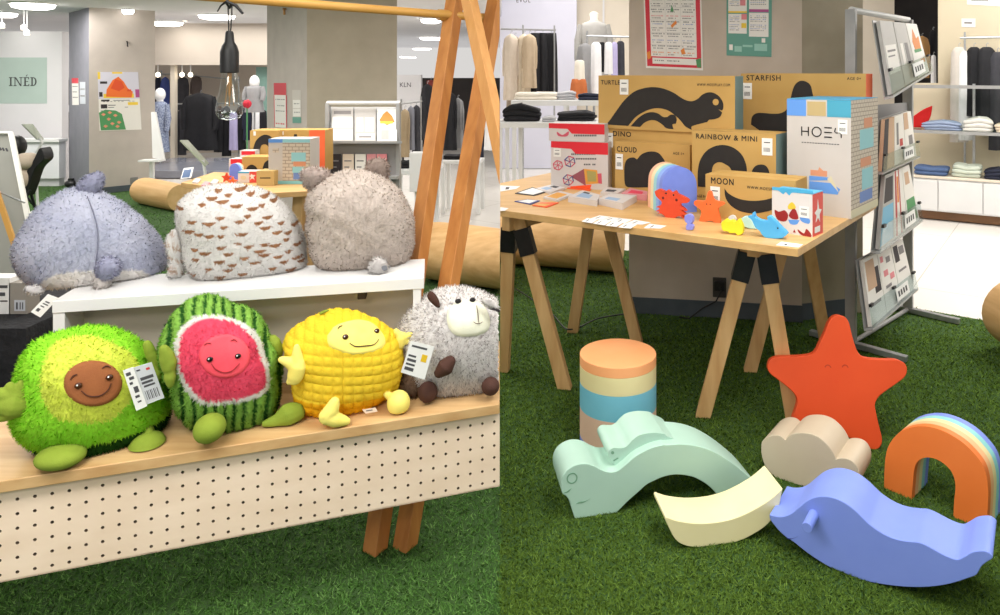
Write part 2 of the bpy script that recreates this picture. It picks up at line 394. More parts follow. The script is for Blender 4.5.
INK = mat('grey_ink', (70,70,74), .7, (84,84,88), 30)
GLASS = mat_glass('clear_glass')
ACRYL = mat_glass('clear_acrylic', (238,244,244), .05, .08)
GOLD = mat('warm_filament', (196,150,92), .4, (180,130,76), 20, metal=.4)
# ------------------------------------------------------------------ left stand: slatted timber frame with shelf and pegboard apron
SZ = .50
a0 = on(8.5, 480, SZ); a1 = on(500, 404, SZ); ex = (a1-a0).normalized(); ey = Vector((-ex.y, ex.x, 0)); yaw = math.atan2(ex.y, ex.x)
base = on(250, 560); base.z = 0
stand = thing('display_stand', 'wooden swing-frame display stand with pale shelf and pegboard apron carrying fruit plush toys', 'display stand', base)
def SP(u, v, z): return a0+ex*u+ey*v+Vector((0,0,z-SZ))
mb = MB(); L0, L1 = -.62, 1.5
c = [SP(L0,0,SZ), SP(L1,0,SZ), SP(L1,.50,SZ), SP(L0,.50,SZ)]
mb.loft([[p-base-Vector((0,0,.03)) for p in c], [p-base for p in c]])
# shelf oriented so that the grain follows its length
o = mb.build('shelf', OAK, stand, bevel=.003, seam='L')
# pegboard with real holes
def pegboard():
    mb = MB(); z0, z1 = .245, .468; t = .012; s = .036; r = .0042; u0 = -.62; nu = int((L1-.01-u0)/s); nz = 6; zt = .439+.018
    def P(u, v, z): return SP(u, v+.022, z)-base
    def quad(a, b, c, d, v): mb.add([P(a, v, c), P(b, v, c), P(b, v, d), P(a, v, d)], [(0,1,2,3)])
    for v in (0, t):
        for i in range(nu):
            ua = u0+i*s; ub = ua+s; uc = ua+s/2
            if SP(ub,0,0).x > SP(ub,0,0).y*SEAM+.06: continue
            for k in range(nz):
                zb = zt-s*(k+1); za = zb+s; zc = zb+s/2
                ring = [(uc+r*math.cos(q*math.pi/4), zc+r*math.sin(q*math.pi/4)) for q in range(8)]
                out = [(ub,zc),(ub,za),(uc,za),(ua,za),(ua,zc),(ua,zb),(uc,zb),(ub,zb)]
                mb.mi = 0; mb.add([P(p[0], v, p[1]) for p in out]+[P(p[0], v, p[1]) for p in ring], [(q, (q+1) % 8, 8+(q+1) % 8, 8+q) for q in range(8)])
                if v == 0:
                    mb.mi = 1; mb.add([P(p[0], 0, p[1]) for p in ring]+[P(p[0], t, p[1]) for p in ring], [(q, (q+1) % 8, 8+(q+1) % 8, 8+q) for q in range(8)])
            mb.mi = 0
            quad(ua, ub, zt, z1, v); quad(ua, ub, z0, zt-s*nz, v)
            if v == 0:
                mb.add([P(ua,0,z0), P(ub,0,z0), P(ub,t,z0), P(ua,t,z0)], [(0,1,2,3)]); mb.add([P(ua,0,z1), P(ub,0,z1), P(ub,t,z1), P(ua,t,z1)], [(0,1,2,3)])
    return mb
pegboard().build('pegboard', [PEG, HOLE], stand, smooth=0, seam='L')
t1 = at(459, -28, 3.0); f1 = on(375, 550)
bar(t1, f1, .058, .050, 'leg', OAKLEG, stand, base, .55, seam='L')
t3 = at(501, -28, 3.06); f3 = on(405, 546)
bar(t3, f3, .058, .050, 'leg', OAKLEG, stand, base, .55, seam='L')
t2 = at(465, -20, 2.86); f2 = at(537, 318, 2.42)
bar(t2, f2, .050, .044, 'leg', mat('stained_beech_lit', (214,158,94), .5, (196,138,76), 3, .05, 60, stretch=(9,9,1.0)), stand, base, .6, seam='L', ends=False)  # paler copy of the leg wood paints this leg's lit side
for k in (0, 1):                                     # the frame at the far end of the shelf
    p = SP(-.5, .12+.2*k, 0); q = SP(-.5, .2+.02*k, 1.75); bar(q, p, .06, .06, 'leg', OAKLEG, stand, base, .3)
d0 = at(452, 16, 2.93); d1 = at(228, -2, 2.45); d2 = d1+(d1-d0)*1.05
mb = MB(); mb.tube([d0+Vector((.06,.02,0))-base, d1-base, d2-base], .0165, 16); o = mb.build('crossbar', mat('varnished_dowel', (206,158,84), .4, (190,140,66), 4), stand, seam='L')
mb = MB(); mb.tube([d0+(d1-d0).normalized()*.012-base, d0+(d1-d0).normalized()*.06-base], .0235, 16); mb.build('collar', mat('varnished_dowel'), stand)
pc = at(482, 19, 3.0); mb = MB(); mb.tube([pc+Vector((-.03,-.012,0))-base, pc+Vector((.03,.012,0))-base], .024, 16); mb.build('collar', mat('varnished_dowel'), stand, seam='L')
# ------------------------------------------------------------------ white riser shelf
RZ = .84
r0 = on(52, 301.5, RZ); r1 = on(424, 278, RZ); rx = (r1-r0).normalized(); ry = Vector((-rx.y, rx.x, 0)); RL = (r1-r0).length; ryaw = math.atan2(rx.y, rx.x)
riser = thing('shelf_riser', 'white riser shelf at the back of the wooden stand, holding grey and white plush toys', 'shelf', (r0.x, r0.y, SZ), ryaw)
hh = RZ-SZ
MB().box(0, RL, 0, .24, hh-.034, hh).build('shelf_board', WHITE, riser, bevel=.0015)
MB().box(0, .03, .004, .13, 0, hh-.034).build('side_panel', WHITE, riser, bevel=.0015)
MB().box(RL-.034, RL-.010, .004, .13, 0, hh-.034).build('side_panel', WHITE, riser, bevel=.0015)
MB().box(.03, RL-.034, .118, .13, 0, hh-.034).build('back_panel', PANELSHADE, riser)
mb = MB(); mb.box(RL*.80, RL*.80+.026, .05, .10, hh-.07, hh-.034); mb.build('bracket', mat('brown_bracket', (70,58,48), .6), riser, bevel=.002)
# ------------------------------------------------------------------ hanging bulb
lc = at(229.5, 0, 2.45); lz = d1.z
lamp = thing('pendant_bulb', 'clear teardrop filament bulb in black socket hanging from the wooden crossbar', 'lamp', (lc.x, d1.y, 1.25))
def LZ(y): return H-(y-YH)/F*2.45-1.25
mb = MB(); mb.tube([(-.006,0,LZ(-6)), (-.004,0,LZ(15)), (-.002,0,LZ(34))], .0022, 6); mb.tube([(.008,0,LZ(-6)), (.008,0,LZ(14)), (.003,0,LZ(34))], .0022, 6); mb.build('cord', BLACK, lamp)
mb = MB(); mb.tube([(-.035,-.012,LZ(12)), (-.022,-.014,LZ(6)), (0,-.019,LZ(2)), (.03,-.016,LZ(6)), (.052,-.012,LZ(14))], [.002,.003,.005,.006,.004], 8)
mb.tube([(.0,-.019,LZ(4)), (0,0,LZ(-8)), (0,.02,LZ(0)), (0,0,LZ(8)), (0,-.019,LZ(4))], .004, 8); mb.build('cord_clip', BLACK, lamp)
mb = MB(); mb.lathe([(.010,LZ(31)), (.013,LZ(33)), (.0155,LZ(42)), (.024,LZ(46)), (.0295,LZ(52)), (.0295,LZ(72)), (.027,LZ(73)), (0.0,LZ(73))], 24); mb.build('socket', BLACK, lamp)
mb = MB(); mb.lathe([(.0235,LZ(73)), (.025,LZ(78)), (.031,LZ(90)), (.039,LZ(101)), (.043,LZ(108)), (.041,LZ(114)), (.031,LZ(118.5)), (.014,LZ(120)), (0,LZ(120.3))], 32); mb.build('glass_bulb', GLASS, lamp)
mb = MB()
for k in range(6):
    a = k*math.pi/3; mb.tube([(.006*math.cos(a),.006*math.sin(a),LZ(80)), (.016*math.cos(a),.016*math.sin(a),LZ(106))], .0011, 5)
mb.tube([(0,0,LZ(73)), (0,0,LZ(96))], [.008,.004], 8); mb.build('filament', GOLD, lamp)
# ------------------------------------------------------------------ fruit plush on the wooden shelf
DKEYE = mat('brown_eye', (70,38,22), .15); BLKEYE = mat('black_eye', (22,18,18), .15); GLINT = mat('eye_glint', (250,250,250), .2)
STITCH = mat('dark_stitching', (78,40,26), .8); STITCHR = mat('dark_red_stitching', (150,36,44), .8)
def slab(pl, name, outline, v, thick, m, furc=None, nf=0, fl=.01, n=4):
    """flat stuffed fin or ear with rounded rim"""
    O = smooth_outline(outline, n); cx = sum(p[0] for p in O)/len(O); cy = sum(p[1] for p in O)/len(O); mb = MB(); k = len(O); V = []; Fq = []
    lv = [(.02,-1),(.35,-.93),(.65,-.75),(.88,-.45),(1,0),(.88,.45),(.65,.75),(.35,.93),(.02,1)]
    for t, d in lv:
        for x, y in O: u, z = pl.flat(cx+(x-cx)*t, cy+(y-cy)*t, v); V.append((u, v+d*thick/2, max(z,.003)))
    for j in range(len(lv)-1):
        for i in range(k): Fq.append((j*k+i, j*k+(i+1) % k, (j+1)*k+(i+1) % k, (j+1)*k+i))
    mb.add(V, Fq)
    if furc is not None:
        V = np.array(mb.v); N = vnormals(V, mb.f)
        if ((V-V.mean(0))*N).sum() < 0: N = -N
        cols = np.array([furc(q) for q in V]); FV, FF, FC, FN = fur(V, mb.f, N, furc, nf, fl, .005); o = len(V)
        return npmesh(name, np.vstack([V, FV]), list(mb.f)+[(a+o, b+o, c+o) for a, b, c in FF], np.vstack([cols, FC]), np.vstack([N, FN]), [mat_attr('plush_fabric')], pl.root)
    return mb.build(name, m, pl.root, smooth=80)
def polyuv(pl, pts, n=4): return [(lambda h: (h[0], h[2]))(pl.hit(x, y)) for x, y in smooth_outline(pts, n)]
FRUIT = 'fruit and animal plush toys on the wooden shelf'; BACKROW = 'plush toys turned backwards on the white riser'
VELG = mat('olive_velour', (138,158,52), .85, (120,140,40), 14, .15, 220)
# avocado
A = Z(0, 315, 3.844)
av = Plush('avocado_plush', 'round bright green avocado plush toy with smiling brown face, leftmost on the shelf', A([(65,215),(85,160),(120,115),(190,80),(260,62),(370,45),(450,58),(530,98),(590,150),(640,230),(655,310),(645,390),(600,455),(520,510),(430,540),(330,548),(220,525),(110,490),(45,420),(45,330),(55,260)]), (89, 393), 1.95, SZ, .14, .10, .8, group=FRUIT)
pY = polyuv(av, A([(200,120),(250,90),(330,78),(400,95),(470,125),(520,165),(538,215),(530,270),(500,330),(470,365),(430,400),(350,415),(270,410),(200,380),(165,320),(155,250),(170,180)]))
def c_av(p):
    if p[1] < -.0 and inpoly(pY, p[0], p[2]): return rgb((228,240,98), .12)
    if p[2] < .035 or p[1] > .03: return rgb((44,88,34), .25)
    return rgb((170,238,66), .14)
fa_ = A([(357+108*math.cos(t), 263+84*math.sin(t)) for t in np.linspace(0, 6.283, 14)[:-1]])
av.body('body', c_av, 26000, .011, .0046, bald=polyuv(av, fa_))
BRN = mat('brown_velour', (150,90,48), .8, (138,80,42), 20, .12, 260)
fc = av.patch('face', A([(357+112*math.cos(t), 263+88*math.sin(t)) for t in np.linspace(0, 6.283, 14)[:-1]]), BRN, off=.010)
for x, y in A([(302,270),(415,241)]): av.eye(x, y, .0085, DKEYE, fc, .014, .9, GLINT)
av.line('mouth', A([(313,288),(340,307),(380,307),(410,287),(422,262)]), .0016, STITCH, fc, .0125)
for b in ([(272,250),(282,236),(298,230)], [(388,208),(405,200),(420,207)]): av.line('eyebrow', A(b), .0018, STITCH, fc, .0125)
g = lambda pts: [(p[0]/3.844, p[1]/3.844+315, p[2]/3.844) for p in pts]
av.hand('hand', [g([(85,345,42),(45,345,48)]), g([(45,320,30),(5,305,24),(-25,300,18)]), g([(45,370,30),(10,385,24),(-25,392,18)]), g([(55,320,26),(38,275,17)]), g([(85,310,24),(80,262,13)])], -.07, VELG)
av.hand('hand', [g([(566,112,16),(575,135,20),(582,160,17)]), g([(582,155,18),(592,180,21),(600,205,17)]), g([(598,200,18),(608,225,19),(612,240,13)]), g([(580,150,22),(600,175,22)])], -.075, VELG)
av.blob('foot', A([(233,543)])[0], -.13, (.055,.05,.027), VELG, (0,.08,0)); av.blob('foot', A([(566,500)])[0], -.125, (.044,.045,.032), VELG, (0,-.12,0))
av.blob('ankle', A([(572,452)])[0], -.10, (.014,.03,.02), VELG, floor=False)
PINK_T = mat('red_tag_print', (200,60,60), .6); YEL_T = mat('yellow_tag_print', (230,190,40), .6)
av.tagcard('price_tag', A([(472,214),(512,200),(566,350),(524,369)]), -.175, CARD, [INK], [(.15,.08,.6,.16,1),(.3,.2,.75,.27,1),(.2,.32,.5,.38,1),(.4,.45,.8,.6,1),(.3,.66,.7,.72,1),(.35,.8,.7,.84,1)])
av.tagcard('price_tag', A([(512,203),(583,181),(632,318),(562,345)]), -.170, mat('grey_card', (205,208,214), .6), [INK, PINK_T], [(.1,.08,.3,.12,1),(.6,.1,.8,.16,2),(.15,.3,.85,.38,1),(.15,.42,.75,.48,1),(.2,.52,.8,.57,1)]+[(.15+.09*k,.66,.15+.09*k+(.05 if k % 2 else .025),.9,1) for k in range(8)])
# watermelon
Wm = Z(150, 285, 3.725)
wm = Plush('watermelon_plush', 'striped green watermelon plush toy with pink smiling centre, beside the avocado', Wm([(30,240),(50,170),(100,90),(150,50),(205,34),(260,42),(310,72),(380,90),(420,130),(445,190),(475,225),(490,280),(488,350),(480,440),(440,510),(360,548),(280,555),(170,530),(100,470),(75,400),(45,310)]), (222, 363), 2.05, SZ, .13, .085, .85, group=FRUIT)
pW = polyuv(wm, Wm([(90,240),(105,180),(150,128),(215,112),(290,120),(360,150),(410,200),(430,270),(448,340),(440,390),(400,420),(320,440),(220,450),(160,425),(120,370),(100,310)]))
pP = polyuv(wm, Wm([(108,245),(120,190),(160,140),(220,125),(290,132),(345,160),(390,210),(410,270),(430,330),(425,380),(380,410),(300,430),(215,432),(165,400),(130,350),(112,300)]))
def wstripe(p): return math.sin(math.atan2(p[0]*1.0, .16+0*p[1])*52*.85+ (2.2 if p[1] > 0 else 0)+.5*math.sin(p[2]*60))
def c_wm(p):
    if p[1] < 0:
        if inpoly(pP, p[0], p[2]): return rgb((250,92,120), .12)
        if inpoly(pW, p[0], p[2]): return rgb((246,244,238), .05)
    s_ = wstripe(p)
    return rgb((54,104,46), .2) if s_ > .38 else rgb((150,200,92), .16)
fw_ = Wm([(278+93*math.cos(t), 265+80*math.sin(t)) for t in np.linspace(0, 6.283, 14)[:-1]])
wm.body('body', c_wm, 22000, .008, .0042, bald=polyuv(wm, fw_), disp=lambda u, y, z: -.004 if wstripe((u,y,z)) > .25 and not (y < 0 and inpoly(pW, u, z)) else 0, nth=240, nph=64)
PK = mat('pink_velour', (242,86,100), .8, (236,76,92), 20, .1, 260)
fc = wm.patch('face', Wm([(278+97*math.cos(t), 265+84*math.sin(t)) for t in np.linspace(0, 6.283, 14)[:-1]]), PK, off=.007)
for x, y in Wm([(224,274),(324,264)]): wm.eye(x, y, .0078, BLKEYE, fc, .010, .9, GLINT)
wm.line('mouth', Wm([(230,290),(245,310),(275,322),(305,315),(330,290)]), .0015, STITCHR, fc, .0095)
for b in ([(203,224),(214,216),(228,218)], [(298,211),(311,206),(322,214)]): wm.line('eyebrow', Wm(b), .0014, STITCHR, fc, .0095)
gw = lambda pts: [(p[0]/3.725+150, p[1]/3.725+285, p[2]/3.725) for p in pts]
wm.hand('hand', [gw([(52,240,17),(60,262,21),(62,285,17)]), gw([(68,255,17),(75,290,22),(75,318,17)]), gw([(73,320,17),(74,345,20),(76,370,13)]), gw([(58,270,22),(70,310,22)])], -.105, VELG)
wm.hand('hand', [gw([(455,215,30),(470,250,28)]), gw([(470,245,26),(488,235,16)])], -.02, VELG)
wm.blob('foot', Wm([(222,533)])[0], -.145, (.040,.045,.035), VELG, (0,-.25,0))
wm.hand('foot', [gw([(430,516,14),(470,508,26),(510,488,44),(535,478,42)])], -.10, VELG)
# corn
Cn = Z(270, 300, 4.553)
cn = Plush('corn_plush', 'yellow quilted corn cob plush toy with pale smiling face, beside the watermelon', Cn([(55,190),(90,140),(150,100),(230,60),(300,42),(370,50),(450,75),(520,110),(570,150),(600,210),(607,280),(590,370),(560,412),(500,450),(420,490),(320,510),(210,520),(140,490),(105,440),(98,380),(98,325),(72,255)]), (343, 363), 2.16, SZ, .13, .085, .82, group=FRUIT)
def quilt(u, y, z):
    a = u*1.0+.18*(z-.15)*u; return .0055*(abs(math.sin(a*115))**.5*abs(math.sin((z+.15*u)*120))**.5-.5)
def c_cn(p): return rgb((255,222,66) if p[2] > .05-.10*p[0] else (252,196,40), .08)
fk_ = Cn([(255,170),(290,120),(350,95),(410,88),(470,105),(515,150),(530,190),(505,225),(440,245),(370,250),(300,230),(262,205)])
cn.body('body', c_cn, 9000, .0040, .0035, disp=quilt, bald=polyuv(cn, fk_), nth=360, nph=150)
CREAM = mat('pale_yellow_velour', (246,232,124), .8, (238,222,108), 20, .1, 260)
fc = cn.patch('face', Cn([(255,170),(290,120),(350,95),(410,88),(470,105),(515,150),(530,190),(505,225),(440,245),(370,250),(300,230),(262,205)]), CREAM, off=.006)
cn.eye(*Cn([(341,173)])[0], .0085, DKEYE, fc, .009, .95, GLINT); cn.eye(*Cn([(479,149)])[0], .0078, DKEYE, fc, .009, .95, GLINT)
cn.line('mouth', Cn([(360,198),(385,213),(430,212),(468,206),(489,184)]), .0016, STITCH, fc, .0085); cn.line('eyebrow', Cn([(308,138),(316,128),(328,124)]), .0016, STITCH, fc, .0085)
gc = lambda pts: [(p[0]/4.553+270, p[1]/4.553+300, p[2]/4.553) for p in pts]
cn.hand('hand', [gc([(115,350,34),(128,300,38)]), gc([(126,280,28),(122,240,20),(121,215,14)]), gc([(115,300,30),(80,280,22),(52,272,15)]), gc([(110,340,24),(88,372,14)])], -.10, CREAM)
cn.hand('hand', [gc([(590,205,24),(598,170,26)]), gc([(598,175,20),(574,142,14)]), gc([(600,170,18),(635,160,14),(655,152,10)]), gc([(600,190,20),(635,185,13)])], -.02, CREAM)
cn.hand('foot', [gc([(292,468,24),(280,500,32),(258,530,33)]), gc([(258,530,33),(300,545,32),(345,552,20)])], -.15, CREAM)
cn.blob('foot', Cn([(585,468)])[0], -.11, (.033,.036,.035), CREAM); cn.hand('ankle', [gc([(530,428,16),(560,448,22)])], -.09, CREAM)
cn.hand('leaf', [gc([(228,62,7),(248,52,8),(268,46,5)])], -.02, VELG)
B = Z(395, 280, 4.733)
cn.tagcard('price_tag', B([(75,288),(185,315),(140,472),(28,437)]), -.165, CARD, [INK, YEL_T], [(.1,.1,.75,.16,1),(.62,.3,.85,.52,2),(.08,.4,.4,.46,1),(.08,.52,.45,.6,1),(.08,.66,.45,.72,1),(.08,.78,.45,.88,1)])
cn.tagcard('label_strip', Cn([(420,500),(480,490),(490,508),(435,517)]), -.12, mat('cream_label', (232,214,196), .7), [INK], [(.2,.3,.7,.5,1)])
# sheep (runs on to the seam)
sh = Plush('sheep_plush', 'grey and white fluffy sheep plush toy with pale face and brown hooves at shelf end', B([(20,225),(60,160),(110,110),(160,70),(230,45),(300,38),(370,50),(430,72),(490,105),(540,160),(565,250),(572,350),(550,440),(480,505),(400,530),(300,545),(200,555),(120,520),(70,470),(40,400),(18,310)]), (453, 344), 2.32, SZ, .15, .10, .85, group=FRUIT)
def seamcut(pl):
    b = Vector(pl.root.location); c_, s_ = math.cos(pl.yaw), math.sin(pl.yaw)
    def f(V): X = b.x+V[:,0]*c_-V[:,1]*s_; Y = b.y+V[:,0]*s_+V[:,1]*c_; return X < SEAM*Y-.002
    return f
def c_sh(p):
    r = random.random(); k = .5+.5*math.sin(p[0]*70+3*math.sin(p[2]*50))*math.sin(p[2]*80)
    return rgb((246,243,241) if r > .14+.22*k else ((212,206,204) if r > .05 else (150,140,138)), .06)
fs_ = B([(250,190),(260,140),(292,112),(340,104),(398,119),(432,160),(440,210),(424,240),(380,258),(312,262),(270,240)])
sh.body('body', c_sh, 28000, .013, .0042, bald=polyuv(sh, fs_), cut=seamcut(sh))
FACE = mat('ivory_velour', (236,236,216), .8, (228,228,206), 20, .08, 260); HOOF = mat('chocolate_velour', (74,44,34), .8, (62,36,28), 20, .2, 260)
fc = sh.patch('face', B([(245,190),(255,140),(290,108),(340,100),(400,115),(438,160),(447,210),(430,245),(380,265),(310,268),(265,245)]), FACE, off=.012, dome=.018)
mbk = mat('black_embroidery', (28,24,26), .6)
sh.eye(*B([(296,122)])[0], .0100, mbk, fc, .024, .75); sh.eye(*B([(357,117)])[0], .0095, mbk, fc, .024, .75)
sh.line('nose', B([(372,145),(378,180),(381,213)]), .0011, STITCH, fc, .031); sh.line('mouth', B([(360,208),(372,216),(388,216),(399,210)]), .0011, STITCH, fc, .031)
slab(sh, 'ear', B([(152,72),(168,52),(190,66),(208,95),(214,125),(200,131),(175,112),(158,92)]), -.10, .022, HOOF)
sh.hand('hoof', [[(q[0]/4.733+395, q[1]/4.733+280, q[2]/4.733) for q in [(212,436,26),(238,412,38),(256,390,30)]]], -.20, HOOF)
sh.blob('hoof', B([(155,530)])[0], -.15, (.029,.032,.030), HOOF)
sh.blob('hoof', B([(452,503)])[0], -.16, (.027,.030,.026), HOOF)
sh.blob('leg', B([(80,492)])[0], -.075, (.042,.04,.042), HOOF, furc=lambda q: rgb((128,104,86), .25), nf=1500, fl=.016)
lab(slab(sh, 'ear', B([(412,96),(440,84),(468,96),(490,122),(492,142),(470,136),(436,124)]), -.125, .022, None, lambda p: rgb((240,236,234), .06) , 500, .008), 'white ear')
lab(slab(sh, 'ear_tip', B([(446,138),(470,144),(494,152),(494,140),(470,132)]), -.135, .012, mbk), 'black ear edge')
# ------------------------------------------------------------------ plush seen from behind on the riser
S_ = Z(0, 165, 3.967)
sk = Plush('shark_plush', 'blue-grey shark plush toy seen from behind, leftmost on the white riser', S_([(50,320),(85,260),(130,190),(200,130),(260,98),(320,90),(380,100),(440,125),(520,180),(590,240),(640,300),(662,370),(650,430),(600,475),(480,495),(350,503),(220,507),(130,482),(80,435),(48,370)]), (89, 242), 2.28, RZ, .13, .10, .8, group=BACKROW)
pB = polyuv(sk, S_([(150,478),(220,435),(330,420),(440,418),(550,415),(600,440),(615,480),(450,520),(200,520)]))
def c_sk(p):
    if p[1] < 0 and inpoly(pB, p[0], p[2]): return rgb((252,248,244), .04)
    k = .5+.5*math.sin(p[0]*24+2*math.sin(p[2]*31)); return rgb((200+8*k,204+7*k,224+4*k), .07)
sk.body('body', c_sk, 24000, .009, .0040)
cfin = lambda p: rgb((180,182,206), .10)
slab(sk, 'dorsal_fin', S_([(305,90),(330,52),(370,30),(402,30),(413,52),(406,88),(385,112),(345,132),(318,115)]), -.02, .04, None, cfin, 1800, .009)
sk.blob('tail', S_([(428,408)])[0], -.16, (.030,.03,.032), None, furc=cfin, nf=1300, fl=.010, floor=False)
sk.blob('tail', S_([(405,462)])[0], -.145, (.022,.02,.028), None, furc=lambda p: rgb((222,216,212), .06), nf=700, fl=.010, floor=False)
sk.line('seam', S_([(345,128),(372,200),(386,260),(386,340),(375,420)]), .0022, mat('seam_thread', (120,122,142), .9), sk.root, .004)
sk.tagcard('price_tag', S_([(190,512),(232,528),(160,605),(122,583)]), -.12, CARD, [INK], [(.3,.3,.7,.36,1),(.25,.42,.75,.47,1),(.25,.55,.6,.6,1),(.2,.7,.5,.85,1)])
slab(sk, 'side_fin', S_([(100,486),(150,478),(175,500),(160,520),(130,522),(105,505)]), -.10, .02, None, lambda p: rgb((225,222,222), .06), 500, .008)
Ow = Z(155, 175, 4.919)
ow = Plush('owl_plush', 'white owl plush toy with brown feather flecks seen from behind, middle of riser', Ow([(105,180),(118,130),(180,85),(260,55),(370,45),(460,55),(550,80),(620,130),(690,210),(722,270),(742,380),(742,460),(690,492),(560,520),(400,530),(260,528),(190,505),(140,430),(128,330),(108,250)]), (240, 233), 2.36, RZ, .13, .10, .78, group=BACKROW)
FLK = [ow.hit(*q[:2]) for q in Ow([(320,215),(265,243),(340,260),(415,232),(510,238),(545,262),(620,238),(600,285),(655,285),(425,295),(325,305),(265,305),(215,295),(165,280),(410,340),(460,355),(540,345),(590,348),(645,320),(690,240),(325,360),(245,388),(195,370),(360,392),(440,412),(515,378),(655,378),(605,405),(635,428),(700,405),(200,418),(315,430),(380,445),(490,432),(265,465),(360,470),(580,462),(670,465),(185,490),(320,505),(430,490),(540,395),(230,150),(120,165),(180,235),(330,135),(360,102),(280,118),(470,95),(480,168),(525,152),(555,210),(585,125),(400,155),(455,205),(700,340),(720,420),(420,72),(310,80),(540,105)])]
def fleck(p):
    for i, h in enumerate(FLK):
        w = (.014,.019,.011,.016)[i % 4]; dx = p[0]-h[0]; dz = p[2]-h[2]
        if abs(dx) < w:
            z0 = .009*(dx/w)**2-.005; tt = .0095*(1-(dx/w)**2)+.001
            if z0-.001 < dz < z0+tt: return True
    return False
def c_ow(p): return rgb((168,122,88), .2) if (p[1] < .02 and fleck(p)) else rgb((240,238,236), .05)
ow.body('body', c_ow, 26000, .008, .0035, nth=300, nph=140, rnd=.35)
slab(ow, 'wing', Ow([(48,330),(75,280),(110,262),(135,300),(140,400),(140,490),(100,508),(60,500),(70,430)]), -.02, .05, None, lambda p: rgb((196,170,150) if math.sin(p[2]*170+p[0]*90) > .8 else (234,232,230), .06), 1500, .008)
ow.tagcard('care_label', Ow([(370,532),(428,528),(426,545),(372,546)]), -.135, CARD, [INK], [(.2,.4,.8,.6,1)])
Br = Z(290, 150, 4.1)
br = Plush('bear_plush', 'taupe fluffy plush toy with round ears and small white tail, rightmost on riser', Br([(75,270),(66,205),(100,150),(160,110),(230,85),(300,82),(370,105),(430,150),(475,210),(500,270),(506,350),(492,430),(452,485),(360,502),(250,512),(150,500),(95,450),(80,380)]), (360, 222), 2.46, RZ, .13, .09, .8, group=BACKROW)
def c_br(p):
    k = .5+.5*math.sin(p[0]*40+3*math.sin(p[2]*35)); return rgb((226-6*k,214-6*k,205-6*k), .10)
br.body('body', c_br, 26000, .009, .0045, disp=lambda u, y, z: .0007*math.sin(u*70+2*math.sin(z*50))+.0007*math.sin(z*90+3*math.sin(u*37+1)))
cear = lambda p: rgb((206,190,182), .10)
slab(br, 'ear', Br([(46,88),(90,70),(148,80),(160,112),(118,150),(78,162),(52,125)]), -.0, .045, None, cear, 1500, .012)
slab(br, 'ear', Br([(308,72),(330,42),(365,35),(398,50),(404,90),(390,118),(345,112),(312,95)]), .02, .045, None, lambda p: rgb((184,166,156), .10), 1500, .012)
br.blob('tail', Br([(362,482)])[0], -.145, (.026,.02,.030), None, furc=lambda p: rgb((226,222,220), .06), nf=900, fl=.014)
slab(br, 'care_label', Br([(376,478),(396,474),(398,492),(380,494)]), -.17, .003, mat('grey_label', (110,112,118), .7))
# ------------------------------------------------------------------ foam play shapes on the turf
def foam(name, c, c2): return mat(name, c, .55, c2, 6, .05, 300)
MINT = foam('mint_foam', (180,214,198), (174,208,192)); BUTTER = foam('butter_foam', (242,232,184), (237,226,174)); GREIGE = foam('greige_foam', (204,190,166), (198,182,158))
CORAL = foam('coral_foam', (224,80,30), (218,74,26)); PERI = foam('periwinkle_foam', (130,152,234), (124,146,230)); ORANGE = foam('orange_foam', (255,180,124), (252,172,114))
CREAMF = foam('cream_foam', (238,226,172), (230,216,160)); SKYF = foam('sky_foam', (126,200,222), (116,192,216)); PEACH = foam('peach_foam', (244,190,140), (238,182,130)); AQUA = foam('aqua_foam', (150,216,216), (140,208,208))
MINTDK = foam('mint_groove_shade', (120,164,138), (112,156,130)); PERIDK = foam('periwinkle_groove_shade', (52,66,140), (48,60,130)); CORALDK = foam('coral_groove_shade', (184,56,20), (176,50,18))  # darker foam tones paint the shade inside the engraved lines
def face_outline(pl, pts, n=5, floor=True):
    O = [pl.uv(x, y) for x, y in smooth_outline(pts, n)]
    return [(u, max(z, 0.0)) for u, z in O] if floor else O
def solid(pl, poly, t, name, m, parent=None, bevel=.004, y0=0.0):
    mb = MB(); mb.prism(poly, y0, y0+t)
    if parent is None: return mb.build(name, m, None, pl.p0, (-pl.tilt, 0, pl.yaw), bevel=bevel)
    return mb.build(name, m, parent, bevel=bevel)
def toy(name, label, pl, group='foam rocking and balancing shapes on the turf'):
    o = thing(name, label, 'foam toy', pl.p0, pl.yaw, group); o.rotation_euler = (-pl.tilt, 0, pl.yaw); return o
# stool of stacked foam discs
sc_ = on(618, 437.5); Ys = sc_.y; rad = 38.2*Ys/F; sh_ = H-(352.5-YH)*Ys/F
st = thing('foam_stool', 'striped round foam stool with orange top standing behind the mint turtle', 'stool', (sc_.x, sc_.y, 0))
zs = [0]+[H-(y-YH)*(Ys-rad)/F for y in (447.5, 423, 397, 379)]+[sh_]
zs[1] = .022
for (a, b, m, l) in ((0,1,PERI,'thin lavender base layer'),(1,2,foam('dusty_peach_foam', (232,196,172), (226,190,166)),'peach layer'),(2,3,SKYF,'sky blue layer'),(3,4,CREAMF,'cream layer'),(4,5,ORANGE,'orange top layer')):
    mb = MB(); mb.lathe([(0,zs[a]), (rad,zs[a]), (rad,zs[b]), (0,zs[b])], 64); lab(mb.build('foam_layer', m, st, bevel=.003 if b == 5 else .001), l)
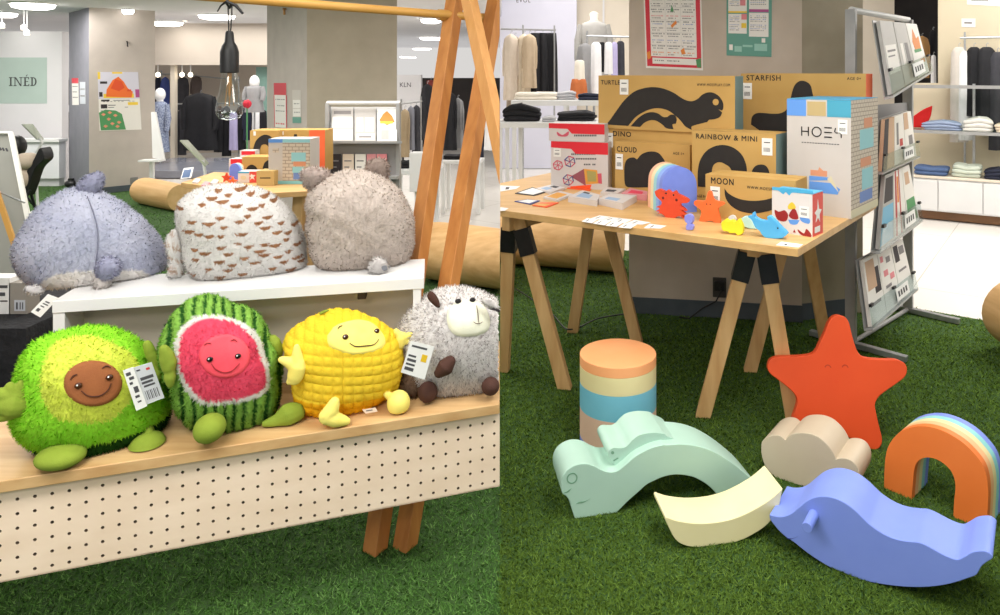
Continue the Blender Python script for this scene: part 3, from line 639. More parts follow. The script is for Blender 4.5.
# turtle
Z1 = Z(545, 400, 4.733); Z2 = Z(640, 400, 3.847); VPT = 430
pt = Plane(on(575, 519), vp=VPT)
tf = Z1([(142,562,1),(128,520),(116,478),(100,455),(84,444),(76,418),(78,378),(96,342),(125,318),(160,304),(195,302),(230,311),(260,327),(290,338),(320,340),(345,333),(370,315),(400,290),(430,265),(465,245),(510,225),(560,212)])+Z2([(100,173),(160,170),(220,177),(270,193),(320,215),(370,245),(420,282),(452,312),(470,335,1),(305,350,1),(280,325),(250,305),(210,288),(170,281),(130,281),(90,290),(50,307)])+Z1([(480,395),(440,430),(400,465),(365,500),(338,528,1)])
O = face_outline(pt, tf)
_g = [(pt.uv(575,518.7)[0], pt.uv(575,518.7)[1]), pt.uv(616.4,511.6), pt.uv(719.3,491), pt.uv(762,487)]     # feet settle flat on the turf
O = [pt.uv(x, y) for x, y in smooth_outline(tf, 5)]
O = [(u, max(0.0, z-float(np.interp(u, [q[0] for q in _g], [q[1] for q in _g]))*max(0, 1-max(0, z-.02)/.15))) for u, z in O]
O = [(u, 0.0 if z < .004 else z) for u, z in O]
tt = pt.thick(Z1([(195,302)])[0][:2], Z1([(130,185)])[0][:2])
turtle = toy('turtle_rocker', 'large mint foam turtle arch with engraved eye, a smaller turtle on its back', pt)
solid(pt, O, tt, 'body', MINT, turtle)
def groove_shade(pl, pts, name, m, parent, n=4, closed=True, t=.0014, y=-.0010):  # thin raised strip in darker foam stands in for a shaded cut
    mb = MB(); mb.prism([pl.uv(x, y_) for x, y_ in smooth_outline(pts, n)], y, y+t); return mb.build(name, m, parent)
def ring(pl, c, r0, r1, name, m, parent, a0=0, a1=2*math.pi, y=-.0011, n=28):
    u, z = pl.uv(*c); mb = MB(); P = [(u+r1*math.cos(a0+(a1-a0)*i/n), z+r1*math.sin(a0+(a1-a0)*i/n)) for i in range(n+1)]; Q = [(u+r0*math.cos(a0+(a1-a0)*i/n), z+r0*math.sin(a0+(a1-a0)*i/n)) for i in range(n+1)]
    for i in range(n): mb.prism([P[i], P[i+1], Q[i+1], Q[i]], y, y+.0018)
    return mb.build(name, m, parent, smooth=0)
ring(pt, Z1([(128,370)])[0], .0145, .0185, 'eye', MINTDK, turtle)
groove_shade(pt, Z1([(84,441,1),(104,432),(126,416,1),(110,436)]), 'mouth', MINTDK, turtle)
groove_shade(pt, Z1([(146,490,1),(180,486),(212,467,1),(190,478),(165,481)]), 'chin_notch', MINTDK, turtle)
pb = pt.back(.035); pb = Plane(pb.p0, yaw=pt.yaw)
bf = Z1([(345,312,1),(322,300),(305,280),(299,255),(307,237),(325,227),(350,228),(375,226),(395,212),(415,190),(445,168),(490,157),(530,156),(568,162)])+Z2([(100,138),(130,150),(146,160,1),(110,170),(70,166),(30,170)])+Z1([(520,204),(480,208),(450,222),(425,245),(408,272,1),(392,290),(380,298,1)])
tb = pb.thick(Z1([(325,227)])[0][:2], Z1([(290,117)])[0][:2])
ub, zb = zip(*face_outline(pb, bf)); zmin = min(zb)
baby = thing('baby_turtle', 'small mint foam turtle lying on the back of the larger mint turtle', 'foam toy', pb.p0+Vector((0,0,zmin)), pb.yaw, 'foam rocking and balancing shapes on the turf')
mb = MB(); mb.prism(list(zip(ub, [z-zmin for z in zb])), 0, tb); mb.build('body', MINT, baby, bevel=.003)
def b_eng(pts, name): mb = MB(); mb.prism([(lambda q: (q[0], q[1]-zmin))(pb.uv(x, y)) for x, y in pts], -.001, .0005); mb.build(name, MINTDK, baby, smooth=0)
b_eng([(612.6+1.6*math.cos(t), 452.6+1.6*math.sin(t)) for t in np.linspace(0, 6.283, 12)[:-1]], 'eye')
b_eng(Z1([(322,285),(345,272),(348,276),(326,290)]), 'mouth')
# moon
pm = Plane(on(700, 547.5), vp=455)
mf = Z2([(103,452),(125,459),(150,466),(210,474),(270,473),(330,464),(390,445),(450,415),(500,383),(550,340,1),(530,425),(490,480),(440,515),(390,540),(330,557),(260,566),(200,566),(160,555),(135,535),(115,500),(100,465)])
tm = pm.thick(Z2([(103,452)])[0][:2], Z2([(60,352)])[0][:2])
moon = toy('moon_rocker', 'pale yellow foam crescent moon lying between the mint turtle and blue whale', pm); solid(pm, face_outline(pm, mf), tm, 'body', BUTTER, moon)
# cloud
Z3 = Z(755, 400, 6.154)
pc = Plane(on(799.7, 485.5), vp=1090)
cf = Z3([(40,335),(38,280),(46,252),(72,230),(105,218),(140,218),(165,228),(187,246,1),(205,225),(240,207),(290,202),(340,208),(390,228),(430,260),(465,300),(488,340),(498,365,1),(520,358),(560,360),(595,375),(620,400),(638,440),(640,490),(620,545),(590,580),(540,600),(420,575),(275,525),(200,510),(140,487),(90,443),(56,392)])
tc_ = pc.thick(Z3([(187,246)])[0][:2], Z3([(300,131)])[0][:2])
cloud = toy('cloud_block', 'grey-beige foam cloud block in front of the orange starfish', pc); solid(pc, face_outline(pc, cf), tc_, 'body', GREIGE, cloud)
# starfish leaning back
Z4 = Z(760, 310, 4.239)
ps = Plane(on(872, 450), yaw=math.radians(-7), tilt=math.radians(14))
sf = Z4([(310,29),(335,22),(362,31),(378,55),(388,95),(400,140),(418,182),(450,203),(520,210),(580,211),(612,225),(624,250),(617,280),(590,305),(540,340),(505,368),(489,398),(492,430),(505,490),(518,545),(514,575),(495,592),(470,592),(440,578),(390,548),(325,522),(255,543),(200,572),(165,590),(137,586),(118,562),(122,515),(138,460),(152,420),(158,390),(150,362),(120,330),(75,295),(42,268),(33,240),(45,210),(80,198),(150,196),(200,192),(226,184),(242,165),(258,130),(275,95),(290,55)])
ps2 = ps
star = toy('starfish_shape', 'large orange foam starfish with closed smiling eyes leaning in front of the trestle', ps)
Os = [ps.uv(x, y) for x, y in smooth_outline(sf, 4)]; zlo = min(z for _, z in Os); Os = [(u, max(0, z)) for u, z in Os]
mb = MB(); mb.prism(Os, 0, .05); mb.build('body', CORAL, star, bevel=.004)
for c in Z4([(288,246),(361,246)]): ring(ps, c, .0095, .0135, 'eye', CORALDK, star, math.radians(10), math.radians(170))
ring(ps, Z4([(324,292)])[0], .0095, .0115, 'mouth', foam('coral_mark', (222,72,28), (218,70,26)), star, math.radians(205), math.radians(335))
# rainbow in five glued layers
Z5 = Z(875, 400, 4.728)
pr = Plane(on(884, 488), vp=1330)
rf = Z5([(42,415,1),(45,330),(50,270),(62,222),(88,180),(125,147),(180,128),(240,125),(300,138),(360,165),(420,205),(470,255),(510,310),(529,370),(535,430),(533,500),(528,580),(525,640,1),(370,553,1),(374,480),(380,420),(377,380),(362,340),(330,305),(290,280),(250,272),(215,280),(193,305),(183,345),(178,400),(172,468,1)])
Or = face_outline(pr, rf)
Or = [(u, 0.0 if z < .022 else z) for u, z in Or]
tr_ = pr.thick(Z5([(172,468)])[0][:2], Z5([(275,392)])[0][:2])
rain = toy('rainbow_arch', 'foam rainbow arch in orange, cream and blue layers behind the blue whale', pr)
for k, (m, l) in enumerate(((foam('tangerine_foam', (238,128,58), (232,120,50)),'orange front layer'),(PEACH,'peach layer'),(CREAMF,'cream layer'),(AQUA,'aqua layer'),(PERI,'lavender-blue back layer'))):
    mb = MB(); mb.prism(Or, tr_*k/5, tr_*(k+1)/5); lab(mb.build('foam_layer', m, rain, bevel=.002), l)
# whale
Z6 = Z(760, 455, 4.392); Z7 = Z(870, 470, 4.923)
pw = Plane(on(862, 580), vp=1045)
wf = Z6([(40,262,1),(75,270),(110,268),(140,255),(165,235),(195,210),(225,192),(265,182),(305,184),(345,196),(385,218),(425,250),(460,285)])+Z7([(0,270),(50,305),(100,330),(150,345),(200,352),(240,356),(280,372),(330,400),(380,425),(428,440),(465,425),(500,405),(540,398),(575,402),(600,420),(603,436),(575,455),(550,475),(535,500),(520,520),(480,535),(420,555),(350,570),(270,578),(180,577),(90,568),(0,553)])+Z6([(430,543),(370,520),(310,495),(250,460),(200,425),(150,385),(132,373),(115,362),(80,330),(45,285)])
tw = pw.thick(Z6([(40,262)])[0][:2], Z6([(120,135)])[0][:2])
whale = toy('whale_rocker', 'large periwinkle blue foam whale rocker with a round peg, nearest the front', pw); solid(pw, face_outline(pw, wf), tw, 'body', PERI, whale)
groove_shade(pw, Z6([(116,364,1),(132,370),(168,357,1),(140,366)]), 'mouth', PERIDK, whale)
u0, z0 = pw.uv(*Z6([(236,262)])[0][:2])
mb = MB(); mb.tube([(u0, .02, z0), (u0, -.075, z0)], .0155, 24); mb.build('peg_handle', PERI, whale, bevel=.002)
# ------------------------------------------------------------------ trestle table
TZ = .85
A_ = on(798, 249, TZ); B_ = on(500, 210, TZ); C_ = on(883, 200.7, TZ)
tex = (A_-B_).normalized(); tey = Vector((-tex.y, tex.x, 0)); tyaw = math.atan2(tex.y, tex.x)
TB = Vector((A_.x, A_.y, 0))
def TP(u, v, z=TZ): return A_+tex*u+tey*v+Vector((0,0,z-TZ))
TD = 1.12
board = thing('table_board', 'pale wooden table board on trestles, covered with boxed toys and cards', 'table top', (A_.x, A_.y, TZ-.03))
mb = MB(); c = [TP(-1.9,0), TP(0,0), TP(.06,TD), TP(-1.9,TD)]; bb = Vector(board.location); mb.loft([[p-bb-Vector((0,0,.03)) for p in c], [p-bb for p in c]])
mb.build('board', PINETOP, board, bevel=.002, seam='R')
def trestle(label, front, backp):
    base = (front[0]+backp[0])/2; base = Vector((base.x, base.y, 0)); t = thing('trestle', label, 'trestle', base, 0, 'trestles under the table')
    d = (front[0]-backp[0]).normalized()
    mb = MB(); w = Vector((-d.y, d.x, 0))*.024; e0, e1 = front[0]+d*.06, backp[0]-d*.06
    R = lambda p: [p-w-base-Vector((0,0,.09)), p+w-base-Vector((0,0,.09)), p+w-base, p-w-base]
    e0.z = e1.z = TZ-.031; mb.loft([R(e0), R(e1)]); mb.build('beam', PINE, t, bevel=.002, seam='R')
    for (apex, f1, f2) in (front, backp):
        for k, f in enumerate((f1, f2)):
            top = apex+(w*.9 if (f.x > apex.x) else -w*.9)-d*0.0; top.z = TZ-.033
            o = bar(top+(d*.035 if k else -d*.035)*0, f, .062, .046, 'leg', PINE, t, base, .15, seam='R')
            ta, tb2 = (.10, .25) if (apex, f1, f2) == front else (.02, .09)
            o2 = bar(top*(1-ta)+f*ta, top*(1-tb2)+f*tb2, .074, .060, 'bracket', DKMETAL, t, base, .15, seam='R', ends=False, bevel=.002)
    return t
trestle('pine trestle with black brackets at the left end of the toy table', (at(514, 70+(H-.817)*F/3.5, 3.5), on(503, 371), on(565, 388)), (at(597, 70+(H-.817)*F/4.08, 4.08), on(573, 332), on(637, 342)))
trestle('pine trestle with black brackets at the right end, behind orange starfish', (at(757, 70+(H-.817)*F/3.02, 3.02), on(703, 416), on(794, 424)), (at(797, 70+(H-.817)*F/3.6, 3.6), on(750, 371), on(827, 350)))
# ------------------------------------------------------------------ boxed toys
KRAFT = mat('kraft_cardboard', (196,158,92), .75, (186,148,82), 5, .04, 200); PRINT = mat('black_print', (34,30,28), .7, (40,36,33), 20)
TEALP = mat('teal_side_print', (118,142,140), .7, (110,134,132), 10); ORP = mat('orange_side_print', (240,110,66), .7, (234,102,58), 10); STK = mat('white_sticker', (236,236,232), .5)
class Bx:
    """box with its front left bottom edge at a photo pixel on height z0"""
    def __init__(s, name, label, bl, z0, xr, ytop, depth, yaw=None, sides=None, cat='toy box', group='kraft boxes of foam toys on the table', kraft=None, width=None):
        s.p = on(bl[0], bl[1], z0); yw = tyaw if yaw is None else math.radians(yaw); s.pl = Plane(s.p, yaw=yw); s.z0 = z0
        s.w = width or s.pl.uv(xr, bl[1])[0]; s.h = s.pl.uv(bl[0], ytop)[1]; s.d = depth; s.mb = MB(); s.mats = [kraft or KRAFT, PRINT, sides or (kraft or KRAFT), STK, INK]; s.name = name; s.label = label; s.cat = cat; s.group = group
        m = s.mb; w, d, h = s.w, s.d, s.h; vs = [(0,0,0),(w,0,0),(w,d,0),(0,d,0),(0,0,h),(w,0,h),(w,d,h),(0,d,h)]
        m.mi = 0; m.add(vs, [(0,1,5,4),(2,3,7,6),(3,0,4,7),(0,3,2,1)]); m.add(vs, [(4,5,6,7)]); m.mi = 2; m.add(vs, [(1,2,6,5)])
        m.mi = 0; m.box(0, w, d/2-.0008, d/2+.0008, h, h+.0012)
        s.st = []
    def uv(s, x, y): return s.pl.uv(x, y)
    def print(s, pts, k=1, n=5, y=-.0008):
        s.mb.mi = k; s.mb.prism([s.uv(x, yy) for x, yy in smooth_outline(pts, n)], y, .0003)
    def text(s, body, x0, x1, yb, hpx, bold=.006, k=1, spacing=1.15):
        u0, zb = s.uv(x0, yb); u1, _ = s.uv(x1, yb); zt = s.uv(x0, yb-hpx)[1]; s.mb.mi = k; [put_text(s.mb, body, u0+k_*(zt-zb)*.045, zb+j_*(zt-zb)*.04, zt-zb, u1-u0, -.0008-.00005*(k_+2*j_), spacing, 0.0) for k_ in (0, 1) for j_ in (0, 1)]
    def sticker(s, x0, y0, x1, y1): s.st.append((x0, y0, x1, y1))
    def done(s):
        o = s.mb.build(s.name, s.mats, None, s.p, (0,0,s.pl.yaw), smooth=0); tag(o, s.label, s.cat, s.group); s.o = o
        for x0, y0, x1, y1 in s.st:
            a = s.uv(x0, y1); b = s.uv(x1, y0); mb = MB(); mb.mi = 0; mb.box(a[0], b[0], -.0022, -.0009, a[1], b[1]); mb.mi = 1
            W = b[0]-a[0]; Hh = b[1]-a[1]
            mb.box(a[0]+W*.2, a[0]+W*.8, -.0027, -.0022, a[1]+Hh*.72, a[1]+Hh*.78)
            for q in range(6): mb.box(a[0]+W*(.18+.11*q), a[0]+W*(.18+.11*q+.05), -.0027, -.0022, a[1]+Hh*.2, a[1]+Hh*.45)
            mb.build('price_sticker', [STK, INK], o, smooth=0)
        return o
ZA = Z(590, 65, 5.882); ZB = Z(600, 120, 5.263); ZC = Z(730, 60, 6.667)
b = Bx('toy_box', 'kraft box with a blank front behind the cloud box, under the turtle box', (603, 187), TZ, 735, 128, .17)
b.text('DINO', 613, 631, 136, 5); b.sticker(605.5, 133, 613, 147); dino = b.done(); dino['label'] = 'kraft box printed DINO, mostly hidden behind the cloud box'
dz = TZ+b.h+.001
Yd = b.p.y
b2 = Bx('toy_box', 'long kraft box printed TURTLE with black turtle arch silhouettes, on top at left', proj(Vector((b.p.x-.025, b.p.y, dz))), dz, 735, 75.5, .115, sides=TEALP, yaw=math.degrees(tyaw))
b2.text('TURTLE', *[601, 620, 84.5, 4.2]); b2.text('WWW.MOESPLAY.COM', 697, 730, 86, 2.6, spacing=1.3)
b2.print(ZA([(95,350,1),(120,320),(155,270),(200,210),(255,160),(310,138),(370,130),(430,138),(490,162),(540,195),(575,210),(605,212),(635,198),(660,175),(690,162),(725,163),(760,185),(782,220),(784,255),(776,268,1),(755,260,1),(778,280,1),(765,305),(735,318),(700,322,1),(690,335,1),(600,360),(598,382,1),(560,360),(540,335),(505,300),(460,268),(405,254),(350,262),(300,285),(265,310),(225,358,1)]), n=4)
b2.print(ZA([(240,360,1),(280,315),(325,285),(365,277),(400,285),(430,305),(455,305),(475,292),(500,296),(510,320),(505,345,1),(485,350),(492,378,1),(450,372),(425,350),(390,328),(355,325),(320,340),(295,365,1)]), n=3)
b2.print(ZA([(740+18*math.cos(t), 218+19*math.sin(t)) for t in np.linspace(0, 6.283, 14)[:-1]]), 0, 2, -.0014)
b2.sticker(620, 79.5, 628.5, 94.5); tbx = b2.done()
b = Bx('toy_box', 'kraft box printed CLOUD with black cloud silhouette, left of the rainbow pieces', (615, 191), TZ, 690, 141, .072)
b.text('CLOUD', 617, 636.5, 151.5, 5.2); b.text('AGE 1+', 673, 684, 154.5, 2.6)
b.print(ZB([(135,345),(128,290),(130,235),(145,205),(175,197),(195,207,1),(220,180),(260,166),(305,172),(335,205),(352,240),(378,236),(405,255),(415,300),(405,345),(370,365),(260,355),(170,355)]), n=4); b.sticker(615.8, 154, 623, 169); b.done()
b = Bx('toy_box', 'low kraft box under the rainbow box, behind the moon box', (692, 203.5), TZ, 776, 187, .18)
b.text('AGE 0+', 697, 706, 197, 2.6); low = b.done(); lz_ = TZ+b.h+.001
b = Bx('toy_box', 'kraft box printed RAINBOW & MINI with black rainbow silhouettes, above the moon box', proj(Vector((b.p.x, b.p.y, lz_))), lz_, 776, 130.5, .18, sides=TEALP)
b.text('RAINBOW & MINI', 696, 757, 138.5, 5.0); b.sticker(762, 138.5, 772.5, 155)
b.print(ZB([(515,350,1),(515,270),(530,205),(570,155),(630,132),(690,140),(740,175),(768,230),(775,300),(775,420,1),(700,410,1),(700,330),(690,260),(655,230),(625,222),(600,235),(590,260),(585,355,1)]), n=4)
b.print(ZB([(795,420,1),(797,280),(815,245),(845,234),(875,243),(892,280),(893,420,1)]), n=4); b.done()
b = Bx('toy_box', 'low wide kraft box printed MOON with black crescent, front of the kraft boxes', (705.5, 217), TZ, 795.5, 174, .17)
b.text('MOON', 711, 733.5, 183.5, 6.2); b.text('WWW.MOESPLAY.COM', 747, 790, 188.5, 2.8, spacing=1.3); b.sticker(710.5, 187, 720, 203)
ZM = Z(715, 175, 8.2)
b.print(ZM([(78,110,1),(110,150),(170,185),(240,205),(320,212),(400,205),(460,190),(520,170),(575,135,1),(560,190),(520,250),(470,285),(410,302),(330,315),(250,308),(180,285),(120,240),(85,180)]), n=4); b.done()
b = Bx('toy_box', 'large kraft box printed STARFISH with black starfish arm, orange side, back right', (741, 189), TZ, 866, 73.5, .16, sides=ORP)
b.text('STARFISH', 746.5, 780.5, 80.5, 5.2); b.text('AGE 0+', 847, 861, 80, 2.8); b.sticker(743, 83, 752, 99)
b.print(ZC([(140,430,1),(145,385),(165,360),(200,352),(290,358),(345,352),(385,320),(405,250),(425,180),(450,148),(480,138),(515,148),(540,175),(555,240),(585,320),(640,352),(760,360),(800,380),(800,420),(700,500),(655,560),(690,700),(690,790),(620,800),(480,720),(340,800),(270,780),(270,700),(310,560),(240,500)]), n=4); b.done()
# big set box, blue lid, picture side
BOXW = mat('pale_print_board', (204,198,193), .5, (198,192,187), 8); BLUEP = mat('blue_lid_print', (84,178,222), .45, (72,168,214), 6); BLUEL = mat('azure_print', (98,152,226), .5); TEALD = mat('teal_print', (74,160,188), .5)
BRICKS = mat('brick_wall_print', (206,194,178), .6, (160,146,132), 13, kind='brick'); TANP = mat('tan_print', (190,168,120), .6); PASTEL = [mat('pastel_orange_print', (216,150,116), .6), mat('pastel_aqua_print', (150,206,214), .6), mat('pastel_blue_print', (112,140,200), .6), mat('pastel_cream_print', (214,206,176), .6)]
b = Bx('toy_box', 'tall white and blue box of foam building shapes at the right table corner', (787, 211), TZ, 851, 99, .39, yaw=-37.4, kraft=BOXW, sides=BRICKS, group='printed boxes on the table')
b.mats += [BLUEP, BLUEL, TEALD, TANP]+PASTEL; w, h, d = b.w, b.h, b.d; m = b.mb
m.mi = 5; m.box(0, w, 0, d, h+.0014, h+.003)
m.mi = 6; m.box(0, w*.31, -.001, .0003, h-.075, h); m.mi = 7; m.box(w*.64, w, -.001, .0003, h-.075, h); m.mi = 8; m.box(w*.33, w*.62, -.0012, .0003, h-.072, h-.008)
m.mi = 1
def strokes(x0, z0, hh, segs, r=.0028):
    for s_ in segs: m.tube([(x0+a*hh, -.0008, z0+c*hh) for a, c in s_], r, 5)
lx, lz, lh = w*.24, h-.165, .042
strokes(lx, lz, lh, [[(0,0),(0,1)],[(0,.5),(.75,.5)],[(.75,0),(.75,1)]])
strokes(lx+lh*1.15, lz, lh, [[(.5+.5*math.cos(t), .5+.5*math.sin(t)) for t in np.linspace(0, 6.283, 20)]])
strokes(lx+lh*2.5, lz, lh, [[(0,0),(.8,0)],[(0,.5),(.8,.5)],[(0,1),(.8,1)]])
strokes(lx+lh*3.6, lz, lh, [[(.1,1),(.0,.62),(.15,.5),(.55,.5),(.7,.38),(.7,0)]])
m.mi = 4; 
for q in range(14): m.box(lx+q*.0125, lx+q*.0125+.008, -.0008, .0003, lz-.032, lz-.028)
def blk(pts, k, y=-.001): m.mi = k; m.prism(pts, y, .0003)
blk([(w*.16,.145),(w*.24,.165),(w*.34,.145),(w*.34,.09),(w*.16,.09)], 12); blk([(w*.38,.175),(w*.38,.20),(w*.50,.20),(w*.52,.215),(w*.58,.20),(w*.64,.20),(w*.64,.175)], 9)
blk([(w*.36,.15),(w*.66,.16),(w*.66,.172),(w*.36,.172)], 6, -.0012); blk([(w*.36,.10),(w*.80,.10),(w*.84,.125),(w*.70,.148),(w*.36,.148)], 6); blk([(w*.64,.165),(w*.82,.11),(w*.70,.18)], 12, -.0014)
def sblk(v0, v1, z0, z1, k): m.mi = k; m.prism([(v0,z0),(v1,z0),(v1,z1),(v0,z1)], w-.0003, w+.001, Matrix(((0,1,0,0),(1,0,0,0),(0,0,1,0),(0,0,0,1)))) 
sblk(.12,.30,.05,.10,11); sblk(.15,.31,.105,.20,10); sblk(.13,.28,.21,.25,9); sblk(.12,.32,.29,.38,10); sblk(.18,.30,.385,.43,9); sblk(.0,.39,0,.035,12)
b.sticker(838, 120, 847.5, 134); b.done()
b = Bx('toy_box', 'small square picture box with blue top and red side, front right', (772, 231), TZ, 812.5, 190, .10, yaw=-40, kraft=mat('white_print_board', (220,214,212), .5), sides=mat('red_print_board', (226,84,74), .5), group='printed boxes on the table')
REDP = mat('dark_red_print', (150,34,34), .6); YELP = mat('yellow_print', (226,196,60), .6); b.mats += [BLUEP, REDP, YELP, BLUEL]
m = b.mb; w, h, d = b.w, b.h, b.d; m.mi = 5; m.box(0, w, 0, d, h+.0013, h+.003); b.print(ZM([(470,122,1),(520,128),(560,158),(580,140),(610,168),(630,145),(700,150),(805,152,1),(800,128,1),(470,96,1)]), 5, 3)
b.print(ZM([(490,285),(520,300),(545,295),(575,290),(600,330),(580,380),(520,370),(495,330)]), 6, 3); b.print(ZM([(600,250),(630,222),(655,245),(660,275),(605,280)]), 7, 3); b.print(ZM([(605,330),(650,270),(685,355),(640,362)]), 6, 3); b.print(ZM([(600,365,1),(695,370,1),(670,405),(620,402)]), 8, 3); b.print(ZM([(700,340),(775,360),(770,400),(710,380)]), 8, 3); b.print(ZM([(680,445),(730,480),(750,440),(795,500),(745,510),(690,475)]), 6, 3); b.print(ZM([(640,470,1),(650,445,1),(662,472,1)]), 6, 2)
m.mi = 3; m.prism([(.02,h*.55),(.045,h*.62),(.05,h*.85),(.06,h*.62),(.085,h*.58),(.065,h*.48),(.07,h*.3),(.05,h*.42),(.03,h*.32),(.038,h*.47)], w-.0003, w+.001, Matrix(((0,1,0,0),(1,0,0,0),(0,0,1,0),(0,0,0,1)))); m.prism([(.02,.012),(.07,.012),(.07,.035),(.02,.035)], w-.0003, w+.001, Matrix(((0,1,0,0),(1,0,0,0),(0,0,1,0),(0,0,0,1))))
b.sticker(799.5, 207, 809, 217); b.done()
# magnet set boxes with red band
MAGW = mat('silver_print_board', (214,208,206), .45, (206,200,198), 8); REDB = mat('red_band_print', (222,44,56), .45); TILEC = [mat('amber_print', (222,160,70), .5), mat('plum_print', (150,84,96), .5), mat('olive_print', (168,160,96), .5), mat('vermilion_print', (240,92,44), .5), mat('navy_print', (72,80,140), .5), mat('rose_print', (206,90,110), .5)]
ZG = Z(500, 80, 5.125)
for k in (0, 1):
    if k == 0: b = Bx('magnet_set_box', 'silver box of magnetic tiles with red band, standing under a second box', (551, 187.5), TZ, 608, 141, .11, yaw=-16, kraft=MAGW, sides=MAGW, group='magnet tile boxes on the table', cat='toy box'); zt = TZ+b.h+.001; p0 = b.p.copy()
    else: b = Bx('magnet_set_box', 'silver box of magnetic tiles with red band, upper of two at left', proj(p0+Vector((-.012,.004,zt-TZ))), zt, 604.5, 123, .12, yaw=-16, kraft=MAGW, sides=MAGW, group='magnet tile boxes on the table', cat='toy box')
    b.mats += [REDB]+TILEC; m = b.mb; w, h, d = b.w, b.h, b.d; m.mi = 5
    if k == 0:
        m.prism([(0,h-.001),(0,h-.035),(w*.36,h-.040),(w*.44,h-.066),(w,h-.066),(w,h-.001)], -.001, .0003)
        for (cx_, cy_, r_, kk) in ((297,437,25,11),(358,418,28,10),(350,512,28,10)):
            for q in range(6):
                a1, a2 = q*math.pi/3+.3, (q+1)*math.pi/3+.3; P1 = b.uv(*ZG([(cx_+r_*math.cos(a1), cy_+r_*math.sin(a1))])[0]); P2 = b.uv(*ZG([(cx_+r_*math.cos(a2), cy_+r_*math.sin(a2))])[0]); P0 = b.uv(*ZG([(cx_,cy_)])[0])
                m.mi = kk if q % 2 else 11; m.tube([(P1[0],-.0008,P1[1]), (P2[0],-.0008,P2[1])], .0028, 4); m.tube([(P1[0],-.0008,P1[1]), (P0[0],-.0008,P0[1])], .002, 4)
        b.print(ZG([(362,495,1),(430,455,1),(440,542,1)]), 7, 2); b.print(ZG([(430,455,1),(498,462,1),(505,530,1),(440,535,1)]), 6, 2); b.print(ZG([(445,465,1),(492,470,1),(494,520,1),(450,520,1)]), 8, 2, -.0012); b.print(ZG([(500,480,1),(520,478,1),(523,532,1),(502,530,1)]), 11, 2); b.print(ZG([(360,545,1),(470,536,1),(460,560,1),(365,562,1)]), 9, 2)
        m.mi = 4
        for (xa, xb, yy) in ((366,492,384),(388,496,408),(430,470,437),(474,494,437)):
            n_ = int((xb-xa)/9)
            for q in range(n_): A1 = b.uv(*ZG([(xa+q*9, yy)])[0]); A2 = b.uv(*ZG([(xa+q*9+6, yy-8)])[0]); m.box(A1[0], A2[0], -.0008, .0003, A1[1], A2[1])
        b.sticker(*ZG([(275,350)])[0], *ZG([(312,392)])[0])
    else:
        m.prism([(0,h-.001),(0,h-.028),(w*.34,h-.030),(w*.42,h-.056),(w,h-.056),(w,h-.001)], -.001, .0003); b.print(ZG([(292,265),(320,282),(352,262),(345,288),(300,287)]), 11, 3); m.mi = 4
        for q in range(13): A1 = b.uv(*ZG([(380+q*9, 289)])[0]); A2 = b.uv(*ZG([(386+q*9, 280)])[0]); m.box(A1[0], A2[0], -.0008, .0003, A1[1], A2[1])
    b.done()
# ------------------------------------------------------------------ small wooden toys and printed cards on the table
def ontable(x, y): return on(x, y, TZ)
SMALL = 'small painted wooden toys on the table'
def smalltoy(name, label, outline, contact, yaw, t, m, bev=.002, n=4, cat='small toy'):
    pl = Plane(ontable(*contact), yaw=math.radians(yaw)); o = thing(name, label, cat, pl.p0, pl.yaw, SMALL)
    mb = MB(); mb.prism([(u, max(0, z)) for u, z in (pl.uv(x, y) for x, y in smooth_outline(outline, n))], 0, t); mb.build('body', m, o, bevel=bev); return o, pl
# nest of arch boards
ZH = Z(640, 155, 7.69)
pa = Plane(ontable(690, 212.5), vp=405); arch = thing('arch_board_stack', 'stack of rounded pastel boards, periwinkle in front, behind the red crab', 'small toy', pa.p0, pa.yaw, SMALL)
af = [pa.uv(x, y) for x, y in smooth_outline(ZH([(437,432,1),(438,250),(430,190),(405,140),(360,105),(305,92),(250,105),(205,140),(178,190),(170,260),(166,400,1)]), 4)]; af = [(u, 0.0 if z < .035 else z) for u, z in af]
dv = (pa.thick(ZH([(305,92)])[0][:2], ZH([(190,52)])[0][:2]))/5
for k, (c1, l) in enumerate((((120,142,226),'periwinkle board'),((142,176,240),'pale blue board'),((156,214,224),'aqua board'),((240,226,184),'cream board'),((246,190,156),'peach board'))):
    mb = MB(); mb.prism(af, dv*k+.001, dv*(k+1)); lab(mb.build('rounded_board', mat('painted_'+l.replace(' ','_'), c1, .5, tuple(v-6 for v in c1), 20), arch, bevel=.002), l)
REDW = mat('red_painted_wood', (214,74,40), .5, (206,66,34), 20); ORW = mat('orange_painted_wood', (240,112,54), .5, (234,104,48), 20)
YLW = mat('yellow_painted_wood', (236,224,50), .5, (230,216,40), 20); BLW = mat('blue_painted_wood', (84,176,232), .5, (76,168,226), 20); LVW = mat('lavender_painted_wood', (142,150,236), .5, (134,142,230), 20); MIW = mat('mint_painted_wood', (186,222,214), .5, (178,214,206), 20)
o, pl = smalltoy('crab_toy', 'red wooden crab figure standing before the rounded pastel boards', ZH([(112,280,1),(150,262),(195,282),(215,268),(245,290),(270,275),(290,300),(330,318),(372,345),(365,368),(318,372),(312,392),(340,412),(356,432,1),(318,425),(350,455),(330,462),(318,452),(338,488,1),(300,470),(250,492),(200,480),(165,452),(130,452,1),(150,438),(118,432,1),(150,412),(122,400,1),(158,385),(165,360),(140,335),(120,310)]), (672, 218), -25, .02, REDW)
def dotp(pl, o, pts, r, m, name='eye'):
    for x, y in pts: u, z = pl.uv(x, y); mb = MB(); mb.ell((u, 0, z), (r, .0015, r), 10, 6); mb.build(name, m, o)
dotp(pl, o, ZH([(200,295),(258,308)]), .004, BLKEYE); dotp(pl, o, ZH([(178,330),(280,345)]), .006, mat('maroon_mark', (104,26,24), .6), 'claw_mark')
